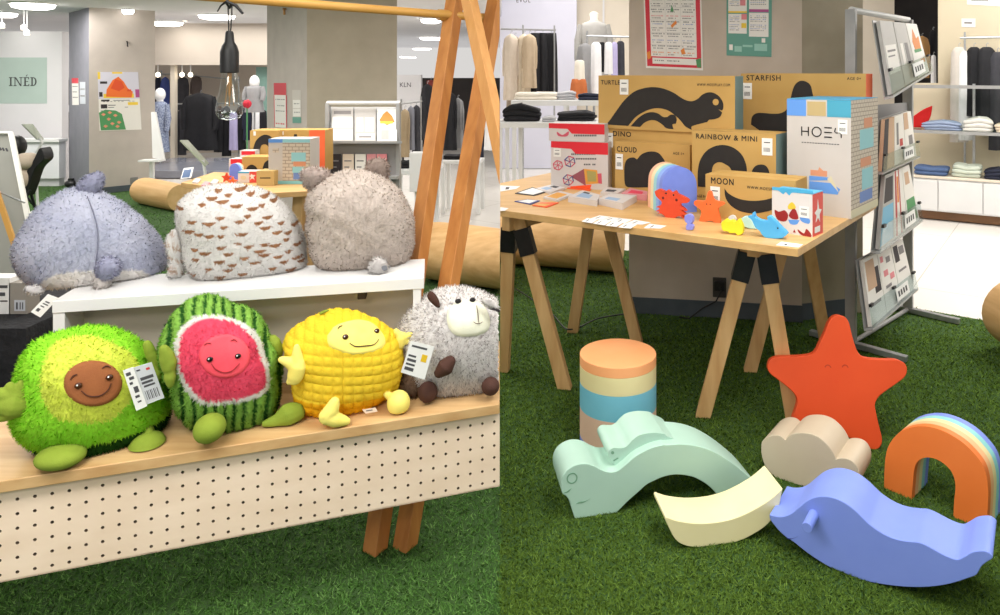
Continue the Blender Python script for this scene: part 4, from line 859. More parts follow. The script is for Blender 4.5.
o, pl = smalltoy('starfish_toy', 'orange wooden starfish figure standing in front of the MOON box', ZH([(530,275),(548,285),(570,345),(635,362),(648,380),(600,415),(618,500),(612,525),(590,528),(540,505),(480,520),(455,512),(460,485),(470,430),(418,385),(415,360),(430,350),(498,352),(518,295)]), (713, 222.5), -25, .018, ORW)
dotp(pl, o, ZH([(512,378),(540,380)]), .003, STITCH); 
o, pl = smalltoy('peg_figure', 'little lavender wooden peg figure standing on the table front edge', ZH([(355,578,1),(352,545),(362,530),(345,510),(340,475),(360,458),(385,458),(402,480),(402,515),(392,532),(404,548),(402,578,1)]), (689, 230.5), -30, .022, LVW, .006)
ZN = Z(715, 175, 8.2)
o, pl = smalltoy('hippo_toy', 'bright yellow wooden animal figure on the table, left of blue whale figure', ZN([(50,400),(62,380),(90,365),(110,378),(140,372),(165,385),(195,362),(210,385),(228,430),(225,480),(205,492),(180,495),(165,478),(120,478),(105,465),(70,460),(55,440)]), (733, 235), -25, .03, YLW, .004)
o, pl = smalltoy('whale_toy', 'light blue wooden whale figure nose down beside the picture box', ZN([(268,342),(300,330),(310,308),(322,330),(325,345),(372,372),(430,375),(425,345),(450,340),(490,375),(540,430),(590,480),(570,505),(540,520),(450,522),(410,512),(385,490),(365,460),(330,430),(300,370)]), (772, 238.5), -28, .03, BLW, .003)
dotp(pl, o, ZN([(515,436)]), .003, BLKEYE)
o, pl = smalltoy('wave_toy', 'pale mint wooden wave figure lying between yellow and blue figures', ZN([(190,425,1),(205,370),(235,345),(265,345),(300,380),(335,445,1),(280,440),(250,430)]), (748, 229), -25, .03, MIW, .003)
o, pl = smalltoy('cloud_toy', 'tiny pale grey wooden cloud figure behind the yellow figure', ZN([(105,372,1),(108,348),(130,332),(155,332),(172,350),(176,372,1)]), (731, 220.5), -25, .02, mat('pale_painted_wood', (214,220,220), .5, (206,212,212), 20), .003)
# flat cards, booklets and price cards on the table (each from its four corners)
def flat(name, label, quad, t, m, group, cat, prints=(), mats=None, z0=TZ):
    P = [on(x, y, z0+t) for x, y in quad]; c = sum(P, Vector())/4; c.z = z0+.0006; mb = MB()
    lo = [Vector((p.x, p.y, z0+.0006))-c for p in P]; hi = [Vector((p.x, p.y, z0+.0006+t))-c for p in P]; mb.loft([lo, hi])
    for (a0, b0, a1, b1, k) in prints:
        mb.mi = k; f = lambda a, b: (hi[0]*(1-a)+hi[1]*a)*(1-b)+(hi[3]*(1-a)+hi[2]*a)*b+Vector((0,0,.0005)); q = [f(a0,b0), f(a1,b0), f(a1,b1), f(a0,b1)]; mb.loft([[v-Vector((0,0,.0006)) for v in q], q])
    o = mb.build(name, [m]+(mats or [INK]), None, c, smooth=0); return tag(o, label, cat, group)
ZF = Z(500, 160, 5.882)
PRM = [INK, REDB, TILEC[0], mat('soft_blue_print', (150,176,206), .6), mat('brown_edge_print', (92,74,62), .6), mat('pink_print', (226,70,96), .6)]
PC = 'row of white price cards along the table edge'
cards = [((480,362),(512,342),(575,350),(540,372)), ((530,345),(585,326),(650,334),(600,352)), ((545,374),(585,352),(650,360),(615,384)), ((600,354),(655,336),(715,343),(665,362)), ((620,386),(655,362),(722,370),(685,393)), ((668,364),(700,343),(780,350),(735,372)), ((695,396),(730,373),(805,380),(768,403)), ((740,374),(790,352),(885,368),(835,380)), ((845,400),(880,376),(980,388),(945,403))]
wh = ['leftmost in the row','second along, back row','second along, front row','third along, back row','third along, front row','fourth along, back row','fourth along, front row','fifth along, back row','rightmost in the row']
for q, w_ in zip(cards, wh): flat('price_card', 'white price card flat on the table front edge, '+w_, ZF(q), .001, CARD, PC, 'price card', [(.15,.3,.7,.38,1)], PRM)
flat('price_card', 'lone white price card at the front right corner of the table', Z(715,175,8.2)([(500,575),(545,548),(722,570),(685,594)]), .001, CARD, None, 'price card', [(.2,.3,.6,.4,1)], PRM)
flat('price_card', 'white price card at the left end of the table edge', ZF([(2,300),(2,278),(50,284),(30,298)]), .001, CARD, None, 'price card')
flat('paper_sheet', 'white paper sheet at the far left of the table', ZF([(2,185),(2,150),(118,155),(95,170)]), .001, CARD, None, 'paper', [(.2,.3,.7,.5,1)], PRM)
BK = 'tile set booklets lying on the table'
flat('tile_booklet', 'flat dark-framed tile sheet at left of the flat sets', ZF([(88,195),(190,160),(278,185),(200,208)]), .004, INK, BK, 'booklet', [(.08,.1,.92,.9,2)], [INK, CARD])
flat('tile_booklet', 'silver flat tile set nearest the magnet box', ZF([(215,165),(300,145),(385,160),(300,190)]), .012, MAGW, BK, 'booklet', [(.1,.2,.5,.6,4),(.6,.3,.9,.7,1)], PRM)
flat('tile_booklet', 'amber flat tile set in the middle of the table', ZF([(255,218),(350,182),(430,200),(340,235)]), .01, MAGW, BK, 'booklet', [(.1,.1,.8,.8,3)], PRM)
flat('tile_booklet', 'orange leaflet lying in front of the magnet boxes', ZF([(395,165),(420,150),(545,155),(530,178)]), .004, mat('vermilion_print'), BK, 'booklet')
flat('tile_box', 'flat silver tile box left of the dark-edged box', ZF([(400,215),(485,178),(590,205),(570,240)]), .028, MAGW, BK, 'booklet', [(.15,.2,.7,.7,4),(.7,.2,.9,.5,1)], PRM)
flat('tile_box', 'flat silver tile box with dark brown end, front of the sets', ZF([(580,225),(655,195),(805,208),(720,255)]), .032, MAGW, BK, 'booklet', [(.1,.2,.4,.7,4)], PRM)
flat('tile_box', 'flat pink and silver tile box beside the pastel boards', ZF([(715,195),(765,165),(868,185),(865,205)]), .03, mat('rose_board', (222,150,156), .5), BK, 'booklet', [(.1,.2,.7,.8,6)], PRM)
flat('tile_box', 'flat grey tile set behind the dark-edged box', ZF([(590,190),(625,160),(740,170),(690,196)]), .022, MAGW, BK, 'booklet', [(.2,.2,.6,.7,1)], PRM)
flat('magnetic_tile', 'small dark square tile near the left table edge', ZF([(85,242),(160,232),(235,238),(180,260)]), .004, mat('navy_print'), BK, 'tile', [(.12,.15,.88,.85,2)], [INK, CARD])
flat('magnetic_tile', 'small red and yellow square tile near the left table edge', ZF([(190,265),(240,250),(345,250),(275,277)]), .004, mat('vermilion_print'), BK, 'tile', [(.05,.1,.6,.8,2)], [INK, TILEC[0]])
# ------------------------------------------------------------------ pillar behind the table (with skirting, posters, socket)
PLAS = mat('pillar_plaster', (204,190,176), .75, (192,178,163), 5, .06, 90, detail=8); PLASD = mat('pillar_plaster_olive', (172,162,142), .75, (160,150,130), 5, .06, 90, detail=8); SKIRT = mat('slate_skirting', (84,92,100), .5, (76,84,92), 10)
q0 = at(629, 300, 4.45); q1 = at(802, 300, 4.28); pp = Plane(Vector((q0.x, q0.y, 0)), yaw=math.atan2(q1.y-q0.y, q1.x-q0.x)); pw_ = (Vector((q1.x,q1.y,0))-pp.p0).length
CEIL = 2.25
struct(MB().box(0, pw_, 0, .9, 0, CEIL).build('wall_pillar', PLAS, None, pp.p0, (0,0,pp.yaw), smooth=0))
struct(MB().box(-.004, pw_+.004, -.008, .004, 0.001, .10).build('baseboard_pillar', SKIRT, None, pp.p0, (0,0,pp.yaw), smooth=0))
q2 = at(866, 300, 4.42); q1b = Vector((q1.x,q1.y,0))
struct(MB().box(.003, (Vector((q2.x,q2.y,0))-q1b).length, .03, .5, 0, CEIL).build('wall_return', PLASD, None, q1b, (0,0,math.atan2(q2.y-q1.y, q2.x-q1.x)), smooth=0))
struct(MB().box(.006, .40, .022, .03, 0.001, .10).build('baseboard_return', SKIRT, None, q1b, (0,0,math.atan2(q2.y-q1.y, q2.x-q1.x)), smooth=0))
def poster(label, pl, quad, mats, prints, cat='poster', name='poster', group=None, t=.0015):
    """a sheet stuck on an upright plane; quad in photo pixels; prints in 0..1 sheet coordinates (x right, y down)"""
    U = [pl.uv(x, y) for x, y in quad]; mb = MB()
    def P(a, b): return tuple((U[0][i]*(1-a)+U[1][i]*a)*(1-b)+(U[3][i]*(1-a)+U[2][i]*a)*b for i in (0, 1))
    mb.prism([P(0,0), P(1,0), P(1,1), P(0,1)], -.003, -.003+t)
    for pr_ in prints:
        if len(pr_) == 5: a0, b0, a1, b1, k = pr_; pts = [(a0,b0),(a1,b0),(a1,b1),(a0,b1)]
        else: pts, k = pr_
        mb.mi = k; mb.prism([P(a, b) for a, b in pts], -.0035-.00012*k, -.003)
    o = mb.build(name, mats, None, pl.p0, (0,0,pl.yaw), smooth=0); return tag(o, label, cat, group)
PW = mat('poster_paper', (238,234,228), .5); PR = mat('poster_red', (214,48,66), .5); PG = mat('poster_teal', (98,158,142), .5); PT = mat('poster_text', (134,130,130), .6); PB = mat('poster_blue', (150,160,200), .6); PPK = mat('poster_pink', (226,140,146), .6); PM = mat('poster_magenta', (176,80,140), .6); PO = mat('poster_orange', (232,140,60), .6); PY = mat('poster_yellow', (240,206,70), .6); PGD = mat('poster_green', (84,150,96), .6); PD = mat('poster_dark', (54,48,52), .6); PLV = mat('poster_line', (196,190,188), .6)
def words(a0, a1, b, h, n, k, rag=.0):
    out = []; w = (a1-a0)/n
    for i in range(n):
        if random.random() > .12: out.append((a0+i*w, b, a0+i*w+w*random.uniform(.45,.85), b+h, k))
    return out
pr1 = [(.025,.0,.975,.975,1), (.10,.0,.90,.86,2), (.12,.875,.89,.945,2)]
for c_ in range(3):
    a = .115+c_*.265
    for r_, (k1, k2) in enumerate(((3,4),(3,3),(3,6),(4,3),(3,4),(3,7))):
        b0_ = .03+r_*.14
        pr1 += words(a+.01, a+.24, b0_, .014, 9, 3)+words(a+.03, a+.21, b0_+.028, .012, 8, k1)+words(a+.01, a+.22, b0_+.075, .011, 10, k2)+words(a+.02, a+.18, b0_+.10, .011, 7, 3)
    if c_: pr1.append((a-.012, .0, a-.009, .86, 5))
for r_ in range(1, 6): pr1.append((.1, .0+r_*.145, .9, .003+r_*.145, 5))
pr1 += [([(.46,.50),(.55,.44),(.57,.47),(.48,.53)], 7), ([(.78,.30),(.84,.28),(.88,.35),(.84,.42),(.79,.38)], 1), ([(.46,.34),(.49,.26),(.52,.34)], 8), ([(.62,.78),(.68,.75),(.70,.82),(.64,.83)], 7), ([(.88,.88),(.97,.86),(.97,.97),(.90,.97)], 8), ([(.02,.82),(.08,.80),(.10,.88),(.04,.90)], 7)]+words(.16, .6, .90, .012, 12, 3)
poster('red bordered poster with white grid of notices on the pillar, above the boxes', pp, [(643,-18),(701,-18),(703,70.5),(646,68)], [PW, PR, PW, PT, PB, PLV, PPK, PO, PGD], pr1)
pr2 = [(.0,.0,1,1,1), (.04,.06,.45,.36,2), (.50,.03,.93,.34,2), (.04,.40,.45,.68,2), (.50,.38,.93,.72,2), (.04,.0,.45,.05,4), (.50,.33,.93,.37,4), (.04,.36,.45,.385,5), (.30,.18,.42,.28,6), (.33,.4,.45,.48,6), (.33,.53,.44,.60,5), (.06,.84,.14,.92,2), (.18,.86,.34,.94,7), (.36,.84,.58,.87,7), (.62,.82,.90,.92,7), (.78,.74,.86,.80,2)]
for (a_, b_) in ((.07,.09),(.07,.20),(.53,.07),(.53,.18),(.07,.43),(.07,.55),(.53,.42),(.53,.55)):
    for q in range(4): pr2 += words(a_, a_+(.22 if a_ < .3 else .36), b_+.025*q, .010, 8, 3 if q % 2 else 8)
pr2.append(([(.86,.10),(.93,.06),(.94,.10),(.89,.16)], 9))
poster('teal bordered poster of shop notices on the pillar, right of the red poster', pp, [(726.5,-14),(772,-14),(771.5,57),(726.5,55.5)], [PW, PG, PW, PT, PM, PY, PPK, mat('poster_mint', (150,200,186), .5), PB, PD], pr2)
u, z = pp.uv(719.5, 287); so = thing('wall_socket', 'dark wall socket with plug on the pillar under the table', 'socket', pp.p0+pp.ex*u+Vector((0,0,z-.06))-pp.ey*.0015, pp.yaw)
mb = MB(); mb.box(-.04, .04, -.01, 0, 0, .12); mb.build('plate', mat('dark_plate', (70,66,62), .5), so, bevel=.003)
mb = MB(); mb.box(-.03, .03, -.05, -.01, .05, .10); mb.tube([(0,-.05,.075), (.01,-.08,.06), (-.02,-.085,.0), (-.10,-.07,-.05), (-.18,-.06,-.12), (-.24,-.05,-z+.068)], .005, 8); mb.build('plug_and_cord', BLACK, so, bevel=.003)
cd = MB(); pts = [on(515, 292), on(535, 305), on(552, 318), on(566, 333), on(578, 332), on(600, 322), on(640, 316)]; 
for p in pts: p.z = .024
pts = [Vector((q[0], q[1], .024)) for q in smooth_outline([(p.x, p.y) for p in pts], 5, closed=False)]
cd.tube(pts, .004, 6); tag(cd.build('power_cord', BLACK), 'thin black power cord lying on the turf under the toy table', 'cord')
# ------------------------------------------------------------------ brochure rack right of the table
R0 = on(851, 347); R1 = on(908, 312.5); rk = (R1-R0).normalized(); rn = Vector((rk.y, -rk.x, 0))
rack = thing('brochure_rack', 'tall grey metal brochure rack with sloping clear pockets right of the table', 'rack', R0)
def tb_(pts, r, name, m, n=8, par=rack, base=R0): mb = MB(); mb.tube([Vector(p)-base for p in pts], r, n); return mb.build(name, m, par)
ztop = 1.83
for (pf, nm) in ((R0, 0), (R1, 1)):
    mb = MB(); b_ = pf-R0; mb.box(-.0125, .0125, -.03, .03, .03, ztop-nm*.02, T(b_.x, b_.y, 0) @ Rz(math.atan2(rk.y, rk.x))); mb.build('post', GREYMETAL, rack, bevel=.004)
    mb = MB(); mb.box(-.018, .018, -.30, .24, .004, .034, T(b_.x, b_.y, 0) @ Rz(math.atan2(rk.y, rk.x))); mb.build('foot', mat('brushed_steel'), rack, bevel=.003)
tb_([R0+Vector((0,0,ztop-.004)), R1+Vector((0,0,ztop-.02))], .018, 'top_bar', mat('light_grey_bar', (212,212,210), .4), 12)
tb_([R0+Vector((0,0,.02)), R1+Vector((0,0,.02))], .012, 'bottom_bar', GREYMETAL)
mb = MB(); Lr = (R1-R0).length; mb.box(.02, Lr-.02, -.004, .004, .95, 1.30, Rz(math.atan2(rk.y, rk.x))); mb.build('back_board', mat('grey_board', (150,148,148), .5), rack)
TIERS = [((874,20),(914,24),(886,97),(927,72),3.80,3.66,4.32,4.18), ((880,119),(908,110),(876,172.5),(914,156),3.78,3.68,4.28,4.16), ((880,174),(906,163),(873,251),(917,219),3.76,3.62,4.26,4.10), ((857,260),(900,238),(866,329),(912,289),3.74,3.60,4.22,4.06)]
BM = [PW, PT, PPK, PB, PO, PGD, PD, mat('brochure_tan', (206,170,140), .5), mat('brochure_sky', (120,190,224), .5), mat('brochure_red', (190,60,60), .5), mat('brochure_grey', (186,182,178), .5)]
LOOK = [[('pale brochure with blank fields, upper left pocket of the tall rack',[(.1,.1,.9,.25,10),(.1,.35,.9,.75,0),(.2,.42,.8,.45,1),(.2,.5,.7,.52,1)],10),('pale two-column brochure, upper middle pocket of the tall rack',[(.1,.1,.45,.2,10),(.2,.35,.4,.7,0),(.55,.35,.8,.75,1)],10),('white brochure with orange picture, upper right pocket of the tall rack',[([(.2,.35),(.45,.1),(.6,.3),(.85,.25),(.8,.5),(.3,.55)],4),(.2,.5,.8,.56,5),(.55,.7,.9,.78,4)],0)],
 [('brown and tan brochure, second tier left pocket of the tall rack',[(.0,.0,.4,1,6),(.45,.1,.9,.8,7)],7),('white brochure with red marks, second tier middle pocket of the tall rack',[(.2,.15,.4,.6,1),(.5,.5,.8,.65,9)],0),('white brochure with orange strip, second tier right pocket of the tall rack',[(.0,.0,.5,.35,7),(.4,.5,.8,.7,1)],0)],
 [('dark grey brochure over blue cards, third tier left pocket of the tall rack',[(.05,.45,.95,.98,8),(.1,.05,.9,.4,6)],10),('red and white striped brochure, third tier middle pocket of the tall rack',[(.1,.0,.25,1,9),(.5,.0,.6,1,9),(.3,.1,.45,.5,4)],0),('white brochure with green picture, third tier right pocket of the tall rack',[(.1,.55,.9,.95,5),(.2,.1,.7,.3,7)],0)],
 [('brown portrait magazine, bottom tier left pocket of the tall rack',[(.1,.05,.7,.5,7),(.55,.2,.95,.6,6),(.1,.7,.8,.75,1)],0),('pink speckled leaflet, bottom tier middle pocket of the tall rack',[(.1,.1,.3,.2,2),(.5,.15,.8,.25,1),(.2,.35,.5,.45,2),(.6,.45,.9,.55,2),(.2,.6,.6,.65,1)],0),('white leaflet with dark corner, bottom tier right pocket of the tall rack',[(.1,.05,.45,.35,6),(.5,.1,.9,.25,1),(.2,.5,.8,.54,1)],0)]]
for ti, (TL, TR, BL, BR, y0, y1, y2, y3) in enumerate(TIERS):
    a = at(*TL, y0); b_ = at(*TR, y2); c_ = at(*BL, y1); d_ = at(*BR, y3); nrm = (b_-a).cross(c_-a).normalized(); r_ = ray(*BR); o_ = Vector((0,0,H)); d_ = o_+r_*((a-o_).dot(nrm)/r_.dot(nrm))
    if nrm.y > 0: nrm = -nrm
    def P(s_, t_, o_=0.0): return (a*(1-s_)+b_*s_)*(1-t_)+(c_*(1-s_)+d_*s_)*t_+nrm*o_
    pk = MB(); pk.loft([[P(0,0,-.012)-R0, P(1,0,-.012)-R0, P(1,1,-.012)-R0, P(0,1,-.012)-R0], [P(0,0,-.006)-R0, P(1,0,-.006)-R0, P(1,1,-.006)-R0, P(0,1,-.006)-R0]])
    pk.loft([[P(0,1,-.012)-R0, P(1,1,-.012)-R0, P(1,1,.035)-R0, P(0,1,.035)-R0], [P(0,1.03,-.012)-R0, P(1,1.03,-.012)-R0, P(1,1.03,.035)-R0, P(0,1.03,.035)-R0]])
    pocket = pk.build('pocket', GREYMETAL, rack, smooth=0)
    lp = MB(); lp.loft([[P(0,.68,.034)-R0, P(1,.68,.034)-R0, P(1,1,.034)-R0, P(0,1,.034)-R0], [P(0,.68,.037)-R0, P(1,.68,.037)-R0, P(1,1,.037)-R0, P(0,1,.037)-R0]]); lp.build('clear_lip', ACRYL, pocket, smooth=0)
    for s_ in (.02, .5, .97):
        cl = MB(); cl.loft([[P(s_-.02,.66,.03)-R0, P(s_+.03,.66,.03)-R0, P(s_+.03,.70,.03)-R0, P(s_-.02,.70,.03)-R0], [P(s_-.02,.66,.044)-R0, P(s_+.03,.66,.044)-R0, P(s_+.03,.70,.044)-R0, P(s_-.02,.70,.044)-R0]])
        cl.build('clip', BLACK, pocket, smooth=0)
    tk = MB(); tk.loft([[P(.52,.72,.039)-R0, P(.80,.72,.039)-R0, P(.80,.93,.039)-R0, P(.52,.93,.039)-R0], [P(.52,.72,.040)-R0, P(.80,.72,.040)-R0, P(.80,.93,.040)-R0, P(.52,.93,.040)-R0]]); tk.mi = 1
    for q in range(4): tk.loft([[P(.56+.055*q,.78,.040)-R0, P(.59+.055*q,.78,.040)-R0, P(.59+.055*q,.87,.040)-R0, P(.56+.055*q,.87,.040)-R0], [P(.56+.055*q,.78,.041)-R0, P(.59+.055*q,.78,.041)-R0, P(.59+.055*q,.87,.041)-R0, P(.56+.055*q,.87,.041)-R0]])
    tk.build('pocket_label', [CARD, INK], pocket, smooth=0)
    for k, (lb, prs, base_k) in enumerate(LOOK[ti]):
        s0, s1 = .03+k*.325, .03+k*.325+.30; o0, o1 = .002, .022-k*.002; ctr = P((s0+s1)/2, .99, 0); mb = MB()
        mb.loft([[P(s0,.02,o0)-ctr, P(s1,.02,o0)-ctr, P(s1,.99,o0)-ctr, P(s0,.99,o0)-ctr], [P(s0,.02,o1)-ctr, P(s1,.02,o1)-ctr, P(s1,.99,o1)-ctr, P(s0,.99,o1)-ctr]])
        for pr_ in prs:
            if len(pr_) == 5: pts = [(pr_[0],pr_[1]),(pr_[2],pr_[1]),(pr_[2],pr_[3]),(pr_[0],pr_[3])]; kk = pr_[4]
            else: pts, kk = pr_
            mb.mi = kk+1; R_ = lambda o_: [P(s0+(s1-s0)*x_, .02+.97*y_, o_)-ctr for x_, y_ in pts]; mb.loft([R_(o1-.0003), R_(o1+.0006+.0002*(kk % 3))])
        tag(mb.build('brochure', [BM[base_k]]+BM, None, ctr, smooth=0), lb, 'brochure', 'brochures in the rack pockets')
# ------------------------------------------------------------------ clothes, folded stacks, rails
def cloth(name, c=(128,128,128), j=8): return mat('cloth_'+name, c, .85, tuple(max(0, v-j) for v in c), 14, .25, 120)
def garment(name, label, cat, x0, x1, y0, y1, Y, m, kind='coat', group=None, depth=None, yaw=0.0, hook=True):
    w = (x1-x0)*Y/F; h = (y1-y0)*Y/F; d = depth or max(.06, min(.16, w*.5)); p = at((x0+x1)/2, y1, Y)
    o = thing(name, label, cat, p, yaw, group); mb = MB(); ph = random.uniform(0, 6)
    PR_ = {'coat':[(1,.10,.5),(.985,.30,.6),(.96,.62,.8),(.92,.82,.95),(.80,.86,1),(.55,.84,1),(.3,.90,1.05),(0,1.0,1.15)],
           'skirt':[(1,.72,.6),(.97,.76,.8),(.8,.86,.95),(.5,.94,1.05),(.2,.98,1.1),(0,1.0,1.15)],
           'slim':[(1,.35,.5),(.98,.6,.7),(.94,.85,.9),(.7,.92,1),(.3,.95,1),(0,1,1.05)]}[kind]
    R = []
    for (t, a, b) in PR_:
        ring = []
        for k in range(28):
            q = 2*math.pi*k/28; rip = 1+.26*(1-.7*t)*math.sin(6*q+ph)
            ring.append((w/2*a*abs(math.cos(q))**.8*math.copysign(1, math.cos(q)), d/2*b*math.sin(q)*rip, h*t))
        R.append(ring)
    mb.loft(R[::-1]); mb.build('body', m, o, smooth=70)
    if kind == 'coat' and w > .12:
        for s_ in (-1, 1):
            sl = MB(); sl.tube([(s_*w*.36,0,h*.93), (s_*w*.45,-.012,h*.75), (s_*w*.46,-.02,h*.5), (s_*w*.44,-.026,h*.36)], [w*.06,w*.085,w*.08,w*.07], 10); sl.build('sleeve', m, o, smooth=70)
    if hook:
        hk = MB(); hk.tube([(0,0,h*.99), (0,0,h+.03), (.012,0,h+.045), (.02,0,h+.03)], .0035, 6); hk.build('hanger_hook', STEEL, o)
    return o
def stack_mesh(w, d, h, lump):
    """soft folded cloth: rounded rectangular layers, slightly shifted and sagging"""
    mb = MB(); ph = random.uniform(0, 6); nl = 3 if h > .08 else 2
    for j in range(nl):
        z0, z1 = h*j/nl, h*(j+1)/nl*1.02; sx, sy = random.uniform(.93, 1.0), random.uniform(.93, 1.0); ox, oy = random.uniform(-.03, .03)*w, random.uniform(-.02, .02)*d; rings = []
        for t, k in ((0,.90),(.2,.98),(.5,1.0),(.8,.98),(.97,.90),(1.0,.55),(1.02,.05)):
            ring = []
            for q in range(36):
                a = 2*math.pi*q/36; cx_, cy_ = (math.copysign(abs(math.cos(a))**.35, math.cos(a)), math.copysign(abs(math.sin(a))**.35, math.sin(a)))
                z = z0+(z1-z0)*t; z *= 1+lump*(math.sin(cx_*3.1+ph)*.6+math.cos(cy_*4+ph*2)*.4)-lump*.9*abs(cx_)**6
                ring.append((ox+w/2*sx*k*cx_*(1+.03*math.sin(3*a+ph+j)), oy+d/2*sy*k*cy_, max(0, z)))
            rings.append(ring)
        mb.loft(rings)
    return mb
def folded(label, x0, x1, y0, y1, Y, m, group, cat='folded clothes', name='folded_garment', d=.22, yaw=0.0, lump=.12, z=None):
    w = (x1-x0)*Y/F; h = (y1-y0)*Y/F; p = at((x0+x1)/2, y1, Y)
    if z is not None: p.z = z+.001
    o = stack_mesh(w, d, h, lump).build(name, m, None, p, (0,0,yaw), smooth=60); return tag(o, label, cat, group)
def rail(label, x0, y0, x1, y1, Y0, Y1, posts, group=None):
    a = at(x0, y0, Y0); b = at(x1, y1, Y1); base = Vector((a.x, a.y, 0)); o = thing('clothes_rail', label, 'clothes rail', base, 0, group)
    mb = MB(); mb.tube([a-base, b-base], .012, 8); mb.build('bar', STEEL, o)
    for t in posts:
        q = a*(1-t)+b*t; mb = MB(); mb.tube([Vector((q.x, q.y, 0))-base, q-base+Vector((0,0,.06))], .011, 8); mb.build('post', STEEL, o)
    return o
BLK = cloth('black', (30,30,34), 6); NAVY = cloth('navy', (40,44,62)); CRM = cloth('cream', (226,212,190)); BEI = cloth('beige', (196,176,150)); WHT = cloth('white', (236,236,238)); GRY = cloth('grey', (152,152,154)); LAV = cloth('lavender', (190,182,222)); TAN = cloth('tan', (190,146,92)); RUST = cloth('rust', (196,112,64)); BLUE = cloth('blue', (76,92,160)); CHAR = cloth('charcoal', (64,64,70)); PWD = cloth('powder_blue', (150,164,192)); DEN = cloth('denim', (84,106,146)); SAGE = cloth('sage', (204,212,198)); PUTTY = cloth('putty', (168,154,140))
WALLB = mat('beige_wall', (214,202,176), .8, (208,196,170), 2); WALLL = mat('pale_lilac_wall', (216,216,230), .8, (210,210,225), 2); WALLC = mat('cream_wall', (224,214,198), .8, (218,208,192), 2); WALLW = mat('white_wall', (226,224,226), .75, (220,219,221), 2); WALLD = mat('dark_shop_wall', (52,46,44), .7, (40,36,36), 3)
# ---- right: glass shelf unit against the beige wall
c0 = on(905, 217.2); c1 = on(1012, 227.5); cx_ = (c1-c0).normalized(); cyw = math.atan2(cx_.y, cx_.x); CLn = (c1-c0).length+.5
unit = thing('shelf_unit', 'white low cabinet with two glass shelves above, along the beige wall', 'shelf unit', c0, cyw)
ZSH = [.435, .89, 1.345]
MB().box(0, CLn, .06, .34, .0, .085).build('plinth', mat('brown_plinth', (120,84,54), .5, (104,72,46), 4), unit)
MB().box(0, CLn, .02, .34, .085, ZSH[0]-.02).build('carcass', WHITE, unit, bevel=.003)
MB().box(-.01, CLn, .0, .36, ZSH[0]-.02, ZSH[0]).build('cabinet_top', mat('pale_beige_top', (226,214,196), .5), unit, bevel=.003)
pu = Plane(c0, yaw=cyw)
for xa, xb in ((908,937.5),(938.5,982.5),(983.5,1030)):
    ua = pu.uv(xa, 200)[0]; ub = pu.uv(xb, 200)[0]; mb = MB(); mb.box(max(.02, ua), ub, .0, .02, .10, ZSH[0]-.035); mb.build('door', WHITE, unit, bevel=.003)
for k, z in enumerate(ZSH[1:]):
    mb = MB(); mb.box(.04, CLn, .04, .34, z-.012, z); mb.build('glass_shelf', mat_glass('green_glass_shelf', (214,226,220), .18, .04), unit)
    mb = MB(); mb.box(.04, CLn, .03, .045, z-.028, z+.004); mb.build('shelf_edge', GREYMETAL, unit)
for xx in (972,):
    u = pu.uv(xx, 150)[0]; mb = MB(); mb.box(u-.012, u+.012, .31, .34, ZSH[0], 1.36); mb.box(u-.02, u+.02, .27, .34, ZSH[0], ZSH[0]+.05); mb.build('upright', STEEL, unit)
MB().box(.0, CLn, .565, .585, .0, 1.36).build('back_panel', WALLB, unit)
w0 = c0+Vector((-cx_.y, cx_.x, 0))*.60; pwl = Plane(w0, yaw=cyw); ul = pwl.uv(938, 100)[0]
struct(MB().box(ul, 3.2, 0, .1, 0, 3.3).build('wall_right', WALLB, None, w0, (0,0,cyw), smooth=0))
struct(MB().box(.45, 3.2, -.012, 0, 0.001, .08).build('baseboard_right', mat('brown_plinth'), None, w0, (0,0,cyw), smooth=0))
poster('white notice at the top of the beige wall, cut by the picture top', pwl, [(967,-20),(1010,-24),(1010,7),(967,4.5)], [PW, PT], [(.1,.8,.5,.84,1)], 'notice', 'notice')
poster('small white card with one line of writing on the beige wall', pwl, [(961.5,18.5),(975.5,18.5),(975.5,27.5),(961.5,27)], [PW, PT], [(.2,.4,.75,.6,1)], 'notice', 'notice')
Yg = 7.55
ph_ = pu.back(.455)
rail('steel clothes rail with dark garments by the beige wall', 960, 38, 1010, 37, ph_.hit(960,100).y, ph_.hit(1010,100).y, (.1,))
gg = 'garments on the rail by the beige wall'
garment('coat', 'pale grey coat at the left end of the rail by the beige wall', 'garment', 950, 968, 47, 142, ph_.hit(959.0,100).y, cloth('stone', (206,198,190)), 'slim', gg, depth=.10)
garment('shirt', 'white long shirt second on the rail by the beige wall', 'garment', 957, 972, 51, 140, ph_.hit(964.5,100).y, WHT, 'slim', gg, depth=.10)
garment('coat', 'black coat third on the rail by the beige wall', 'garment', 966, 982, 47, 116, ph_.hit(974.0,100).y, BLK, 'slim', gg, depth=.11)
garment('coat', 'black long coat fourth on the rail by the beige wall', 'garment', 977, 996, 47, 118, ph_.hit(986.5,100).y, cloth('soft_black', (38,38,42), 6), 'slim', gg, depth=.11)
garment('dress', 'charcoal grey dress at the right picture edge on the rail', 'garment', 989, 1006, 52, 150, ph_.hit(997.5,100).y, CHAR, 'slim', gg, depth=.11)
fg = 'folded clothes on the glass shelves'
def shelf_fold(label, x0, x1, h, k, m, v=.17):
    z = ZSH[k]; pc_ = pu.back(v); u0 = pc_.uv(x0, 100)[0]; u1 = pc_.uv(x1, 100)[0]; c_ = pc_.p0+pc_.ex*(u0+u1)/2; w = u1-u0; ph = random.uniform(0, 6)
    mb = stack_mesh(w, .26, h, .16)
    tag(mb.build('folded_garment', m, None, (c_.x, c_.y, z+.003), (0,0,cyw), smooth=60), label, 'folded clothes', fg)
